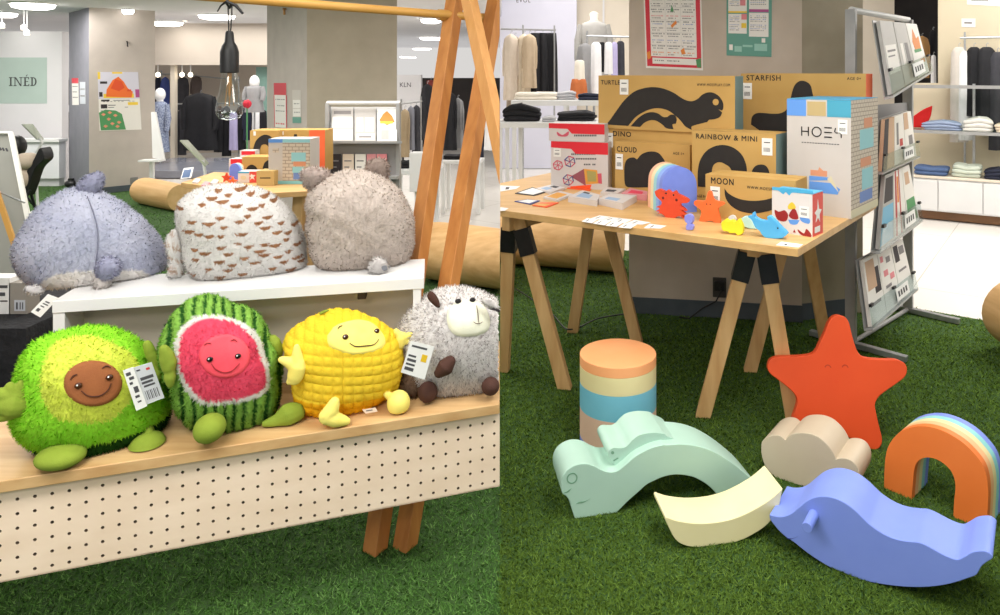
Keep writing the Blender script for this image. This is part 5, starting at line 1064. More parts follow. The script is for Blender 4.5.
shelf_fold('powder blue folded knit on the upper glass shelf', 922, 962, .085, 1, PWD); shelf_fold('heap of off-white folded knit on the upper glass shelf', 963, 994, .125, 1, cloth('offwhite', (222,220,214))); shelf_fold('cream folded knit at the right picture edge on the shelf', 995, 1020, .09, 1, CRM)
shelf_fold('denim blue folded trousers on the cabinet top', 914, 949, .075, 0, DEN); shelf_fold('sage and white folded tops on the cabinet top', 952, 982, .11, 0, SAGE, .18); shelf_fold('navy folded top at the right end of the cabinet top', 984, 1014, .09, 0, NAVY)
rb = pu.back(.31); ua = rb.uv(911, 110)[0]; bag = thing('red_accessory', 'bright red curved pointed piece on the upper glass shelf beside the blue knit', 'accessory', rb.p0+rb.ex*ua+Vector((0,0,ZSH[1]+.004)), cyw)
RDM = cloth('red', (214,34,34)); mb = MB(); mb.prism(smooth_outline([(0,.0,1),(.0,.09),(.06,.15),(.13,.20),(.205,.235,1),(.19,.13),(.16,.05),(.155,0,1)], 4), -.004, .03); mb.build('flap', RDM, bag, bevel=.008)
mb = MB(); mb.ell((.27,.012,.022), (.16,.016,.030), 24, 12, None, None, .5); mb.v = [(a, b_, max(0, c)) for a, b_, c in mb.v]; mb.build('body', RDM, bag, smooth=70)
# ---- right: dark shop far behind the rack
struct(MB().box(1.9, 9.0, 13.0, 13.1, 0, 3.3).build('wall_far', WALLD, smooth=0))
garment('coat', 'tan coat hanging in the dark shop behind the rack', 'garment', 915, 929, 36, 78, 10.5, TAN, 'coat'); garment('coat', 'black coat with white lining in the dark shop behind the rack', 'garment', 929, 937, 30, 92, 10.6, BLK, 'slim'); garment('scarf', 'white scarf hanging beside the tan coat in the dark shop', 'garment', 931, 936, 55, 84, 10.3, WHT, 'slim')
# ---- right: pale corner with coats, top left
struct(MB().box(-1.9, -.36, 0, .1, 0, CEIL+1).build('wall_lilac', WALLL, None, (0,11.0,0), smooth=0, seam='R'))
struct(MB().box(-.36, 4.6, 0, .1, 0, CEIL+1).build('wall_cream', WALLC, None, (0,11.25,0), smooth=0))
struct(MB().box(.04, .07, -.03, .0, 0, CEIL+1).build('trim_cream', mat('white_wall'), None, (0,11.25,0), smooth=0))
mb = MB(); put_text(mb, 'EVOL', at(516.5,0,11).x, at(0,2.5,11).z, 4.5*11/F, 14*11/F, 0, 1.2); tag(mb.build('wall_lettering', INK, None, (0,10.995,0), smooth=0), 'small grey shop name lettering on the lilac wall, cut by the picture top', 'sign')
rail('steel rail of beige coats and black skirts against the lilac wall', 501, 29, 556, 30, 9.6, 9.6, (.4,.97))
g2 = 'garments on the rail by the lilac wall'
garment('coat', 'pale beige coat at the left picture seam on the rail', 'garment', 503, 519, 34, 100, 9.45, cloth('oat', (210,196,180)), 'coat', g2, depth=.2)
garment('coat', 'putty grey long coat behind the pale beige coat', 'garment', 506, 524, 36, 112, 9.7, PUTTY, 'coat', g2, depth=.2)
garment('coat', 'cream coat third on the rail by the lilac wall', 'garment', 517, 531, 34, 97, 9.5, CRM, 'coat', g2, depth=.2)
garment('coat', 'camel coat fourth on the rail beside the black skirts', 'garment', 522, 537, 34, 88, 9.4, BEI, 'coat', g2, depth=.2)
for k, (xa, xb) in enumerate(((529,541),(537,549),(545,558))): garment('skirt', ('first','second','last')[k]+' of three black skirts hanging right of the camel coat', 'garment', xa, xb, 33, 96, 9.6+.05*k, BLK, 'skirt', 'black skirts on the rail', depth=.16)
# mannequin in grey jacket
mp_ = at(594, 77, 9.9); man = thing('mannequin', 'headless cream mannequin in a grey jacket beyond the white tables', 'mannequin', (mp_.x, mp_.y, .0))
zz = lambda y: H-(y-YH)*9.9/F; MANN = mat('mannequin_cream', (232,226,214), .5)
mb = MB(); mb.loft([[(a*math.cos(q), b_*math.sin(q), z) for q in np.linspace(0, 6.283, 21)[:-1]] for (a, b_, z) in ((.035,.035,zz(12)),(.06,.05,zz(14)),(.05,.05,zz(19)),(.08,.07,zz(23)))][::-1]); mb.build('neck', MANN, man, smooth=70)
mb = MB(); mb.loft([[(a*math.cos(q), b_*math.sin(q), z) for q in np.linspace(0, 6.283, 25)[:-1]] for (a, b_, z) in ((.06,.06,zz(21)),(.15,.09,zz(23)),(.185,.11,zz(27)),(.19,.13,zz(35)),(.17,.13,zz(50)),(.19,.14,zz(66)),(.2,.15,zz(80)))][::-1]); mb.build('jacket', cloth('marl', (172,170,166)), man, smooth=70)
for s_ in (-1, 1): mb = MB(); mb.tube([(s_*.17,0,zz(25)), (s_*.215,-.01,zz(40)), (s_*.22,-.03,zz(58)), (s_*.20,-.06,zz(72))], [.05,.055,.05,.045], 12); mb.build('sleeve', cloth('marl'), man, smooth=70)
mb = MB(); mb.tube([(0,0,.02), (0,0,zz(80))], .018, 10); mb.lathe([(.17,0),(.17,.012),(.02,.022),(0,.022)], 28); mb.build('stand', STEEL, man)
rail('steel rail of white, black and lavender tops left of the pillar', 586, 36, 634, 37, 8.6, 8.6, (.02,))
g3 = 'garments on the rail left of the pillar'
garment('coat', 'light grey coat at the left end of the rail near the pillar', 'garment', 577, 593, 43, 98, 8.5, GRY, 'coat', g3, depth=.2)
garment('shirt', 'white shirt left of the black top near the pillar', 'garment', 590, 602, 42, 97, 8.45, WHT, 'slim', g3); garment('top', 'black top between the white shirts near the pillar', 'garment', 598, 606, 42, 72, 8.5, BLK, 'slim', g3)
garment('shirt', 'white shirt right of the black top near the pillar', 'garment', 604, 613, 42, 74, 8.45, WHT, 'slim', g3); garment('top', 'lavender top beside the pillar edge', 'garment', 611, 618, 42, 78, 8.5, LAV, 'slim', g3); garment('top', 'dark top at the pillar edge', 'garment', 616, 625, 41, 78, 8.55, CHAR, 'slim', g3)
garment('blouse', 'cream blouse above the rust skirt beyond the white tables', 'garment', 574, 585, 60, 80, 8.2, cloth('ivory', (240,232,218)), 'slim', None, hook=False); garment('skirt', 'rust orange skirt beyond the white tables', 'garment', 569.5, 588, 79, 104, 8.2, RUST, 'skirt', None, hook=False)
# white display tables
def white_table(label, x0, x1, y, Y, t, d, group=None, seam='R', legs=None, name='display_table'):
    a = at(x0, y, Y); b_ = at(x1, y, Y); base = Vector(((a.x+b_.x)/2, Y, 0)); o = thing(name, label, 'table', base, 0, group); w = b_.x-a.x; z = a.z
    mb = MB(); mb.box(-w/2, w/2, 0, d, z-t, z); mb.build('top', WHITE, o, bevel=.003, seam=seam)
    for lx in (legs or (-w/2+.02, w/2-.02)):
        for ly in (.02, d-.02): mb = MB(); mb.box(lx-.018, lx+.018, ly-.018, ly+.018, 0, z-t); mb.build('leg', WHITE, o, bevel=.002, seam=seam)
    return z
zt1 = white_table('tall white display table with folded cream knitwear, left of the turtle box', 511, 612, 100.5, 7.6, .055, .6, 'white display tables', legs=(-.50, .04, .50))
zt2 = white_table('lower white display table with black folded clothes at the picture seam', 489, 598, 122.5, 6.6, .05, .55, 'white display tables', legs=(-.40, -.27, .45))
f2 = 'folded clothes on the white tables'
folded('cream folded knitwear on the tall white table', 515, 560, 93.5, 100.5, 7.85, cloth('ivory'), f2, d=.3, z=zt1); folded('grey striped folded knit on the tall white table', 556, 576, 92.5, 100.5, 7.9, cloth('silver', (186,186,190)), f2, d=.26, z=zt1); folded('navy folded garment at the right of the tall white table', 577, 606, 96.5, 103, 7.75, NAVY, f2, d=.24, z=zt1)
folded('black slouchy folded garment on the lower white table', 503, 541, 108, 123, 6.85, BLK, f2, d=.3, z=zt2, lump=.2); folded('black folded trousers right on the lower white table', 557, 596, 112, 121, 6.9, cloth('soft_black'), f2, d=.3, z=zt2); folded('thin grey folded garment between the black ones', 542, 556, 117, 122, 6.75, cloth('silver'), f2, d=.2, z=zt2)
# ---- half-log benches
LOGM = mat('peeled_log', (232,190,134), .65, (208,162,104), 2.2, .12, 30, stretch=(1.2,10,10), detail=6); LOGE = mat('log_end', (226,190,136), .6, (206,166,110), 9)
def log(label, a, b_, r, seam=None, group='log seats on the turf'):
    a = Vector(a); b_ = Vector(b_); base = (a+b_)/2; base.z = 0; ang = math.atan2(b_.y-a.y, b_.x-a.x); L = (b_-a).length
    o = thing('log_seat', label, 'log seat', base, 0 if seam else ang, group); n = 30; M = Rz(ang) if seam else Matrix.Identity(4)
    ph = random.uniform(0, 6); mb = MB(); N = 16
    def rr(q, x): return r*(1+.025*math.sin(3*q+ph+x*2)+.02*math.sin(x*4+q*2))
    rings = []
    for i in range(N+1):
        x = -L/2+L*i/N; e = .97 if i in (0, N) else 1; rings.append([(x, rr(2*math.pi*k/n, x)*e*math.cos(2*math.pi*k/n), max(.004, r*.985+rr(2*math.pi*k/n, x)*e*math.sin(2*math.pi*k/n))) for k in range(n)])
    mb.loft(rings, cap=False, M=M); mb.build('trunk', LOGM, o, seam=seam, smooth=70)
    for i in (0, N):
        e = MB(); cen = (rings[i][0][0]+(-.002 if i == 0 else .002), 0, r); e.add([cen]+[tuple(v) for v in rings[i]], [(0, 1+k, 1+(k+1) % n) for k in range(n)], M); e.build('cut_end', LOGE, o, seam=seam, smooth=0)
    return o
def ctr(px, py, r): p = on(px, py); return Vector((p.x, p.y, 0))
log('long peeled log seat lying behind the toy table', Vector((-1.15, 5.75, 0)), Vector((.13, 5.35, 0)), .225, 'R')
log('peeled log seat end at the right picture edge', on(1062, 372), on(1014, 346), .19)
# ------------------------------------------------------------------ left background
# white wall and sign
wl = Plane(at(62, 183, 9.7)*1.0, yaw=0); wl.p0 = Vector((at(62,183,9.7).x, 9.7, 0))
struct(MB().box(-3.2, 0, 0, .12, 0, 2.02).build('wall_left', WALLW, None, wl.p0, smooth=0))
TEALS = mat('pale_teal_panel', (184,202,194), .5, (178,196,188), 3)
def sprint(mb, pl, x0, y0, x1, y1, y=-.0045): a = pl.uv(x0, y1); b_ = pl.uv(x1, y0); mb.box(a[0], b_[0], y, -.003, a[1], b_[1])
sg = MB(); 
a = wl.uv(-22, 103.5); b_ = wl.uv(47, 57.5); sg.mi = 0; sg.box(a[0], b_[0], -.003, 0, a[1], b_[1]); sg.mi = 1
def letter(segs):
    for (x0, y0, x1, y1) in segs: sprint(sg, wl, x0, y0, x1, y1)
def lineseg(x0, y0, x1, y1, w): sg.prism([wl.uv(x0, y0), wl.uv(x0+w, y0), wl.uv(x1+w, y1), wl.uv(x1, y1)], -.0045, -.003)
letter([(10.3,77.5,11.7,85.8),(9.2,77.2,12.8,78.0),(9.2,85.2,12.8,86.0)])                                   # I
letter([(14.8,77.5,15.6,85.8),(20.8,77.5,21.6,85.8),(13.6,77.2,16.2,78.0),(13.8,85.2,16.8,86.0),(19.6,77.2,22.8,78.0)]); lineseg(14.9,77.4,20.4,86.0,1.4)   # N
letter([(24.6,77.5,26.0,85.8),(23.6,77.2,29.2,78.0),(23.6,85.2,29.4,86.0),(25.5,81.2,28.4,81.9),(28.5,77.5,29.2,79.4),(28.7,84.0,29.4,85.9)]); lineseg(27.0,74.6,26.0,76.4,.9)   # E acute
letter([(31.6,77.5,33.0,85.8),(30.6,77.2,34.0,78.0),(30.6,85.2,34.0,86.0)])
O = [wl.uv(33.6+3.2*math.sin(t), 81.6-4.3*math.cos(t)) for t in np.linspace(0, math.pi, 14)]; I_ = [wl.uv(33.2+2.2*math.sin(t), 81.6-3.6*math.cos(t)) for t in np.linspace(0, math.pi, 14)]
for k in range(13): sg.prism([O[k], O[k+1], I_[k+1], I_[k]], -.0045, -.003)
tag(sg.build('shop_sign', [TEALS, mat('sign_letter', (70,72,72), .5)], None, wl.p0, smooth=0), 'pale teal shop sign panel with dark serif letters on the white wall', 'sign')
cb = on(80, 186.5); ctl = at(80, 142, cb.y).z
ct = thing('shop_counter', 'glossy white counter in front of the white wall, left background', 'counter', (cb.x-1.22, cb.y, 0))
MB().box(-.9, .95, .0, .12, .10, ctl).build('front_panel', mat('gloss_white', (232,232,236), .2), ct, bevel=.004); MB().box(-.9, .93, .03, .12, 0, .10).build('plinth', mat('pale_plinth', (206,206,208), .4), ct); MB().box(-.92, .97, -.03, .13, ctl, ctl+.04).build('worktop', WHITE, ct, bevel=.004)
u = at(71, 184, cb.y-.1); dv = thing('floor_device', 'small black device on the floor at the end of the white counter', 'device', (u.x, u.y, 0)); mb = MB(); mb.ell((0,0,.05), (.075,.06,.05), 20, 10); mb.build('body', BLACK, dv); mb = MB(); mb.box(-.03,.03,-.02,.02,.09,.12); mb.build('top', BLACK, dv, bevel=.004)
# pillar one: two visible faces, poster, small signs, socket plate
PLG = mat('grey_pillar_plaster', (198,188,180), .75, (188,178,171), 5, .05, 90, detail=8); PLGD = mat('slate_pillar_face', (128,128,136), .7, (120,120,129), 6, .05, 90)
k0 = on(89, 195); px_ = Plane(k0, yaw=math.radians(46))
wA = px_.uv(155, 150)[0]; qx = Plane(k0, yaw=math.radians(46+90)); wB = qx.uv(69, 150)[0]; qx = Plane(k0, yaw=math.radians(46-90))
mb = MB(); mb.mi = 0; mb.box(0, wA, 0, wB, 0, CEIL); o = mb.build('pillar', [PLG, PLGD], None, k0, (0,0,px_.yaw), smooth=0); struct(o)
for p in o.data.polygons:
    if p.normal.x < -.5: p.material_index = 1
struct(MB().box(-.006, wA+.004, -.008, .0, .001, .075).build('baseboard_pillar', SKIRT, None, k0, (0,0,px_.yaw), smooth=0))
prs = [(.0,.0,1,.46,3), (.02,.02,.2,.04,2), (.35,.0,.6,.03,4), (.62,.05,.9,.12,2), (.05,.16,.22,.20,8), (.8,.18,.95,.26,2), ([(.18,.42),(.20,.30),(.35,.14),(.5,.08),(.62,.16),(.72,.28),(.84,.34),(.80,.44)], 5), ([(.3,.28),(.42,.12),(.58,.16),(.64,.27),(.5,.33)], 6), (.12,.37,.86,.445,4), (.0,.0,.06,.12,4), (.02,.34,.1,.42,8), (.9,.3,1,.44,7), (.06,.47,.26,.50,2), (.35,.48,.75,.492,1)]
prs += words(.1,.9,.5,.008,9,1)+[(.05,.55,.2,.62,2),(.70,.52,.95,.57,4), (.22,.56,.40,.575,1), (.22,.60,.36,.612,1), (.62,.60,.70,.61,1), (.12,.335,.86,.352,2), (.2,.30,.26,.33,4), (.7,.30,.8,.335,6), ([(.0,.69),(.15,.64),(.4,.66),(.54,.72),(.62,.99),(.03,.99)], 9), (.04,.655,.3,.665,2), (.3,.69,.5,.70,4), (.08,.76,.2,.775,2), (.44,.80,.52,.83,4), ([(.55,.64),(1,.62),(1,.95),(.62,.98)], 0)]
for (a_, c_) in ((.10,.72),(.22,.80),(.38,.74),(.30,.88),(.46,.86),(.14,.92),(.25,.69),(.42,.93)): prs.append(([(a_-.05,c_),(a_,c_-.025),(a_+.06,c_),(a_,c_+.03)], 10))
poster('colourful festival poster with orange picture and green garden on the left grey pillar', px_, [(97.5,72),(138,72),(141.5,129.5),(99.5,131)], [PW, PT, PD, mat('poster_lilac', (214,212,226), .5), PY, mat('poster_flame', (240,116,50), .5), mat('poster_red_flame', (226,84,44), .5), PM, PD, PGD, mat('poster_salmon', (228,150,120), .5)], prs)
poster('narrow red topped notice on the dark side of the left pillar', qx, [(72,78),(78.5,78),(79,105),(72.5,105)], [PW, PR, PT], [(.0,.0,1,.2,1),(.1,.3,.9,.33,2),(.1,.5,.8,.53,2),(.1,.7,.9,.73,2)], 'notice', 'notice')
poster('narrow pale grey notice on the dark side of the left pillar', qx, [(80,82),(85.5,82),(85.8,104),(80.3,104)], [mat('pale_grey_paper', (196,200,208), .6), PT], [(.1,.3,.9,.34,1),(.1,.6,.9,.66,1)], 'notice', 'notice')
u, z = px_.uv(134, 184); so = thing('wall_socket', 'grey socket plate low on the left grey pillar', 'socket', k0+px_.ex*u+Vector((0,0,z)), px_.yaw); MB().box(-.04,.04,-.012,0,0,.085).build('plate', mat('grey_plate', (130,128,126), .5), so, bevel=.003)
u, z = px_.uv(127, 46); cl_ = thing('pillar_hook', 'small dark hook high on the left grey pillar', 'hook', k0+px_.ex*u+Vector((0,0,z)), px_.yaw); mb = MB(); mb.tube([(0,0,.055), (0,-.02,.05), (0,-.03,.02), (0,-.02,.0), (0,-.035,-.005)], .008, 8); mb.build('hook', DKMETAL, cl_)
# pillar two
k2 = at(307, 200, 6.5); k2.z = 0; p2 = Plane(k2, yaw=math.radians(38)); w2 = p2.uv(397, 150)[0]; s2 = Plane(k2, yaw=math.radians(128)); w2b = s2.uv(267, 150)[0]; s2 = Plane(k2, yaw=math.radians(38-90))
mb = MB(); mb.box(0, w2, 0, w2b, 0, CEIL); o = mb.build('pillar', [mat('olive_grey_plaster', (190,180,162), .75, (180,170,152), 5, .05, 90, detail=8), PLG], None, k2, (0,0,p2.yaw), smooth=0); struct(o)
for p in o.data.polygons:
    if p.normal.x < -.5: p.material_index = 1
poster('narrow notice with red heading on the pillar behind the boxed toys', s2, [(274,83),(286.5,83),(287,128),(275,127)], [PW, PR, PT], [(.0,.0,1,.27,1),(.04,.27,.96,1,0)]+words(.1,.9,.08,.02,4,0)+words(.1,.9,.16,.02,4,0)+words(.12,.9,.36,.02,5,2)+words(.12,.9,.5,.02,5,2)+words(.12,.9,.62,.02,5,2)+words(.12,.9,.9,.03,4,1)+[(-.02,.27,.04,1,1),(.96,.27,1.02,1,1)], 'notice', 'notice')
poster('narrow pale notice with teal foot, right of the red headed notice', s2, [(292.5,90),(301,90),(301.5,123),(293,123)], [mat('taupe_paper', (206,198,190), .6), PW, PT, PG], [(.06,.3,.94,.55,1),(.06,.57,.94,.8,1),(.0,.82,1,1,3)]+words(.2,.9,.4,.03,4,2)+words(.2,.9,.66,.03,4,2), 'notice', 'notice')
u, z = s2.uv(287, 12); hk = thing('pillar_hook', 'small brass hook near the crossbar on the second pillar', 'hook', k2+s2.ex*u+Vector((0,0,z)), s2.yaw); mb = MB(); mb.tube([(-.03,0,.03), (-.01,-.03,.03), (.02,-.03,.01), (.02,-.03,-.03)], .011, 8); mb.build('hook', GOLD, hk)
# leaning sign board and wooden easel at the left edge
Ye = 3.4; eb = at(14, 240, Ye); ez = thing('sign_board', 'white framed grey sign board leaning at the left picture edge', 'sign', (eb.x, eb.y, 0))
def E(x, y, dy=0.0): p = at(x, y, Ye+dy); return Vector((p.x-eb.x, p.y-eb.y, p.z))
def quad(mb, pts, t=.02): mb.loft([[p for p in pts], [p+Vector((0,t,0)) for p in pts]])
tl, tr, br_, bl = E(-40,133,.25), E(11,133,.25), E(46,308,0), E(-40,308,0)
mb = MB(); quad(mb, [tl, tr, br_, bl], .015); mb.build('panel', mat('grey_sign_panel', (168,168,160), .6, (160,160,153), 4), ez)
mb = MB(); mb.tube([tl, tr, br_], .014, 4); mb.build('frame', mat('white_frame', (226,226,220), .5), ez)
mb = MB(); mb.tube([E(-3,176,.12)+Vector((0,-.03,0)), E(26,262,0)+Vector((0,-.03,0))], .014, 4); lab(mb.build('strut', mat('varnished_dowel'), ez), 'honey coloured wooden strut')
mb = MB(); mb.tube([E(-10,186,.1)+Vector((0,-.02,0)), E(28,202,.1)+Vector((0,-.02,0))], .004, 6); mb.build('rod', STEEL, ez)
mb = MB(); 
for x, y in ((1.5,149),(4.5,149.5),(8,150)): mb.tube([E(x,y-2,.2)+Vector((0,-.012,0)), E(x+1.6,y+1,.2)+Vector((0,-.012,0))], .004, 5)
mb.build('print', INK, ez)
mb = MB(); mb.loft([[E(-40,308,.0)+Vector((0,.02,0)), E(40,308,.0)+Vector((0,.02,0)), E(40,308,.06), E(-40,308,.06)], [Vector((v.x, v.y, 0)) for v in (E(-40,308)+Vector((0,.02,0)), E(40,308)+Vector((0,.02,0)), E(40,308,.06), E(-40,308,.06))]]); mb.build('foot_frame', WHITE, ez)
# chair and tablet
Yc = 6.6; cp = at(32, 200, Yc); ch = thing('lounge_chair', 'black sling lounge chair with two beige cushions behind the sign board', 'chair', (cp.x, cp.y, 0))
def Cc(x, y, d=0.0): p = at(x, y, Yc+d); return Vector((p.x-cp.x, p.y-cp.y, p.z))
mb = MB(); mb.ell(Cc(17,146,.1), (.075,.08,.10), 20, 12); mb.build('headrest', BLACK, ch, smooth=70)
mb = MB(); mb.ell(Cc(27,161,-.02), (.09,.10,.075), 24, 14, None, None, .7); mb.build('cushion', cloth('beige_cushion', (190,174,156)), ch, smooth=70)
mb = MB(); mb.ell(Cc(24,178,-.02), (.08,.10,.095), 24, 14, None, None, .7); mb.build('cushion', cloth('beige_cushion'), ch, smooth=70)
mb = MB(); sl = [(45,147),(49,158),(40,168),(34,185),(29,196),(27,186),(31,172),(38,160)]; mb.prism([(Cc(x,y).x, Cc(x,y).z) for x, y in smooth_outline(sl, 4)], -.06, .06); mb.build('side_sling', BLACK, ch, bevel=.006)
mb = MB(); 
for s_ in (-1, 1): mb.tube([Cc(30,190,.1*s_), Vector((Cc(24,200).x, .2*s_, 0))], .012, 8); mb.tube([Cc(20,190,.1*s_), Vector((Cc(40,200).x, .2*s_, 0))], .012, 8)
mb.build('legs_frame', DKMETAL, ch)
def tablet(label, quad, stem, Y, name='tablet_stand', screen=(142,148,134)):
    p0 = at(stem[-1][0], stem[-1][1], Y); o = thing(name, label, 'tablet stand', (p0.x, p0.y, 0))
    P = [at(x, y, Y+dy) for x, y, dy in quad]; P = [Vector((p.x-p0.x, p.y-p0.y, p.z)) for p in P]; n = (P[1]-P[0]).cross(P[2]-P[0]).normalized()*.012
    mb = MB(); mb.loft([P, [p+n for p in P]]); mb.build('tablet', mat('tablet_body_%d' % screen[0], screen, .35), o)
    S = [at(x, y, Y+.03) for x, y in stem]; S = [Vector((p.x-p0.x, p.y-p0.y, p.z)) for p in S]+[Vector((0,.03,0))]; mb = MB(); mb.tube(S, .013, 8); mb.lathe([(.13,0),(.13,.01),(.02,.018),(0,.018)], 24, T(0,.03,0)); mb.build('stand', WHITE, o); return o
tablet('tilted grey tablet on white stand in front of the white counter', [(22,124,0),(33,124,.1),(44,139,.1),(37,139,0)], [(40,138),(42,143),(37,152),(36,175)], 7.5)
tablet('tilted pale green tablet on stand beside the left toy table', [(180.5,140,0),(188,140,.1),(209,163,.1),(206,166,0)], [(203,160),(205,172)], 6.6, screen=(168,174,150))
# far shop on the left: back wall, fascia, platform, hung clothes
YF = 13.0
struct(MB().box(at(140,0,YF).x, at(268,0,YF).x, 0, .1, 0, CEIL).build('wall_far_left', mat('far_beige_wall', (206,194,180), .8, (200,188,174), 2), None, (0,YF,0), smooth=0))
struct(MB().box(at(120,0,11.6).x, at(272,0,11.6).x, 0, .25, at(0,65,11.6).z, CEIL).build('trim_fascia', mat('fascia_beige', (196,186,174), .7, (190,180,168), 2), None, (0,11.6,0), smooth=0))
for xx in (172.5, 148): struct(MB().box(-.035, .035, 0, .08, 0, at(0,65,11.7).z).build('trim_post', WALLC, None, (at(xx,0,11.7).x, 11.7, 0), smooth=0))
pfm = thing('floor_plinth', 'wide glossy grey low display plinth in the far left shop', 'display plinth', (at(205,0,10.9).x, 10.9, 0)); MB().box(at(150,0,10.9).x-at(205,0,10.9).x, at(262,0,10.9).x-at(205,0,10.9).x, -.9, .6, 0, .10).build('block', mat('glossy_grey_plinth', (150,154,166), .15, (142,146,160), 3), pfm, bevel=.004)
gl = 'clothes hung in the far left shop'
rail('far rail of blue tops behind the left grey pillar', 152, 74, 171, 74, 12.4, 12.4, (.5,)); rail('far rail of dark coats in the left shop', 175, 74, 240, 80, 12.3, 12.3, (.02,.98)); rail('low far rail of black clothes in the left shop', 170, 104, 262, 103, 11.9, 11.9, (.02,.98))
for i, (nm, lb, xa, xb, ya, yb, Y, m, kd) in enumerate([
 ('top','navy top on the far rail behind the left pillar',155,161.5,77,118,12.4,NAVY,'slim'),('top','blue top on the far rail behind the left pillar',160.5,170,77,120,12.4,BLUE,'coat'),
 ('coat','charcoal coat on the far dark rail',177,189,77,110,12.3,CHAR,'coat'),('coat','brown grey coat on the far dark rail',191,202,76,104,12.3,cloth('taupe_dark', (88,78,76)),'coat'),
 ('top','black top at the left of the low far rail',170.5,179,108,152,11.9,BLK,'coat'),('top','dark grey top second on the low far rail',178,186,108,155,11.85,CHAR,'coat'),
 ('sweater','large black sweater facing out in the far left shop',183,218,93,150,11.5,BLK,'coat'),('top','black top right of the black sweater',214,225,106,152,11.8,cloth('soft_black'),'coat'),('top','black dress behind the hanging bulb',222,231,106,156,11.8,BLK,'coat'),
 ('dress','lavender dress below the hanging bulb',229,238,112,150,11.75,LAV,'slim'),('top','black coat right of the lavender dress',236,246,106,150,11.8,BLK,'coat'),('top','dark navy coat left of the white top',243,252,108,140,11.7,NAVY,'coat'),('shirt','white top hanging before the second pillar',252,261,110,140,11.6,WHT,'slim'),('top','black top against the second pillar edge',259,267,110,140,11.6,BLK,'slim'),
 ('top','dark top beyond the left pillar, by the white wall',66.5,71,80,105,11.0,BLK,'slim'),('trousers','dark trousers beyond the left pillar, by the white wall',67,72,112,138,11.0,CHAR,'slim')]):
    garment(nm, lb, 'garment', xa, xb, ya, yb, Y, m, kd, gl)
def mannequin(label, x, y0, y1, Y, m, w=.2, head=True, group=None):
    b_ = at(x, y1, Y); o = thing('mannequin', label, 'mannequin', (b_.x, b_.y, 0), 0, group); z = lambda y: H-(y-YH)*Y/F; s_ = (y1-y0)
    if head: mb = MB(); mb.ell((0,0,z(y0+s_*.06)), (.07,.085,.10), 18, 12); mb.tube([(0,0,z(y0+s_*.11)), (0,0,z(y0+s_*.2))], .045, 12); mb.build('head', mat('mannequin_white', (236,236,236), .4), o, smooth=70)
    mb = MB(); mb.loft([[(a*math.cos(q), b__*math.sin(q), zz_) for q in np.linspace(0, 6.283, 23)[:-1]] for (a, b__, zz_) in ((.05,.05,z(y0+s_*.17)),(w*.8,.09,z(y0+s_*.2)),(w,.11,z(y0+s_*.27)),(w*.85,.11,z(y0+s_*.5)),(w,.12,z(y0+s_*.7)),(w*1.15,.14,z(y1)))][::-1]); mb.build('dress', m, o, smooth=70)
    for q in (-1, 1): mb = MB(); mb.tube([(q*w*.9,0,z(y0+s_*.22)), (q*w*1.15,-.01,z(y0+s_*.45)), (q*w*1.1,-.04,z(y0+s_*.65))], [.04,.045,.035], 10); mb.build('sleeve', m, o, smooth=70)
    mb = MB(); mb.tube([(0,0,.01), (0,0,z(y1))], .014, 8); mb.lathe([(.15,0),(.15,.012),(.02,.02),(0,.02)], 24); mb.build('stand', STEEL, o); return o
mannequin('white headed mannequin in a blue and white patterned dress by the left pillar', 160, 91, 152, 10.8, mat('patterned_cloth', (170,180,200), .8, (70,84,120), 60), .11)
mannequin('white mannequin beside the second pillar with a grey top', 254.5, 80, 112, 10.9, cloth('grey'), .12)
fl = at(247, 104, 10.6); rf_ = thing('red_flower', 'red flower head beside the white mannequin left of the second pillar', 'flower', (fl.x, fl.y, 0)); mb = MB(); mb.ell((0,0,fl.z), (.06,.06,.06), 16, 10, None, lambda q: q*(1+.15*math.sin(q.x*120)*math.cos(q.z*120))); mb.build('bloom', mat('crimson_petal', (196,40,60), .7), rf_, smooth=70); mb = MB(); mb.tube([(0,0,.0), (0,0,fl.z)], .01, 6); mb.build('stem', PGD, rf_)
wb = at(155, 158, 8.75); ws = thing('white_sign_panel', 'slim white panel leaning beside the left grey pillar', 'sign', (wb.x, wb.y, 0)); mb = MB(); q_ = [at(151,112,8.85), at(155,112,8.85), at(164,160,8.65), at(152.5,158,8.65)]; q_ = [Vector((p.x-wb.x, p.y-wb.y, p.z)) for p in q_]; mb.loft([q_, [p+Vector((0,.03,0)) for p in q_]]); mb.build('panel', WHITE, ws); mb = MB(); zb_ = q_[2].z; mb.box(-.12, .13, -.14, .0, zb_-.02, zb_); mb.box(-.02,.02,-.08,-.04,0,zb_-.02); mb.build('base', WHITE, ws)
tp_ = struct(MB().box(at(256,0,11.9).x, at(268,0,11.9).x, 0, .08, 0, at(0,67,11.9).z).build('trim_teal_panel', mat('teal_wall_panel', (126,160,150), .6, (120,154,144), 3), None, (0,11.9,0), smooth=0))
struct(MB().box(at(232,0,14).x, at(330,0,14).x, 0, .1, 0, CEIL).build('wall_far_middle', mat('far_grey_wall', (206,208,208), .8), None, (0,14.5,0), smooth=0))
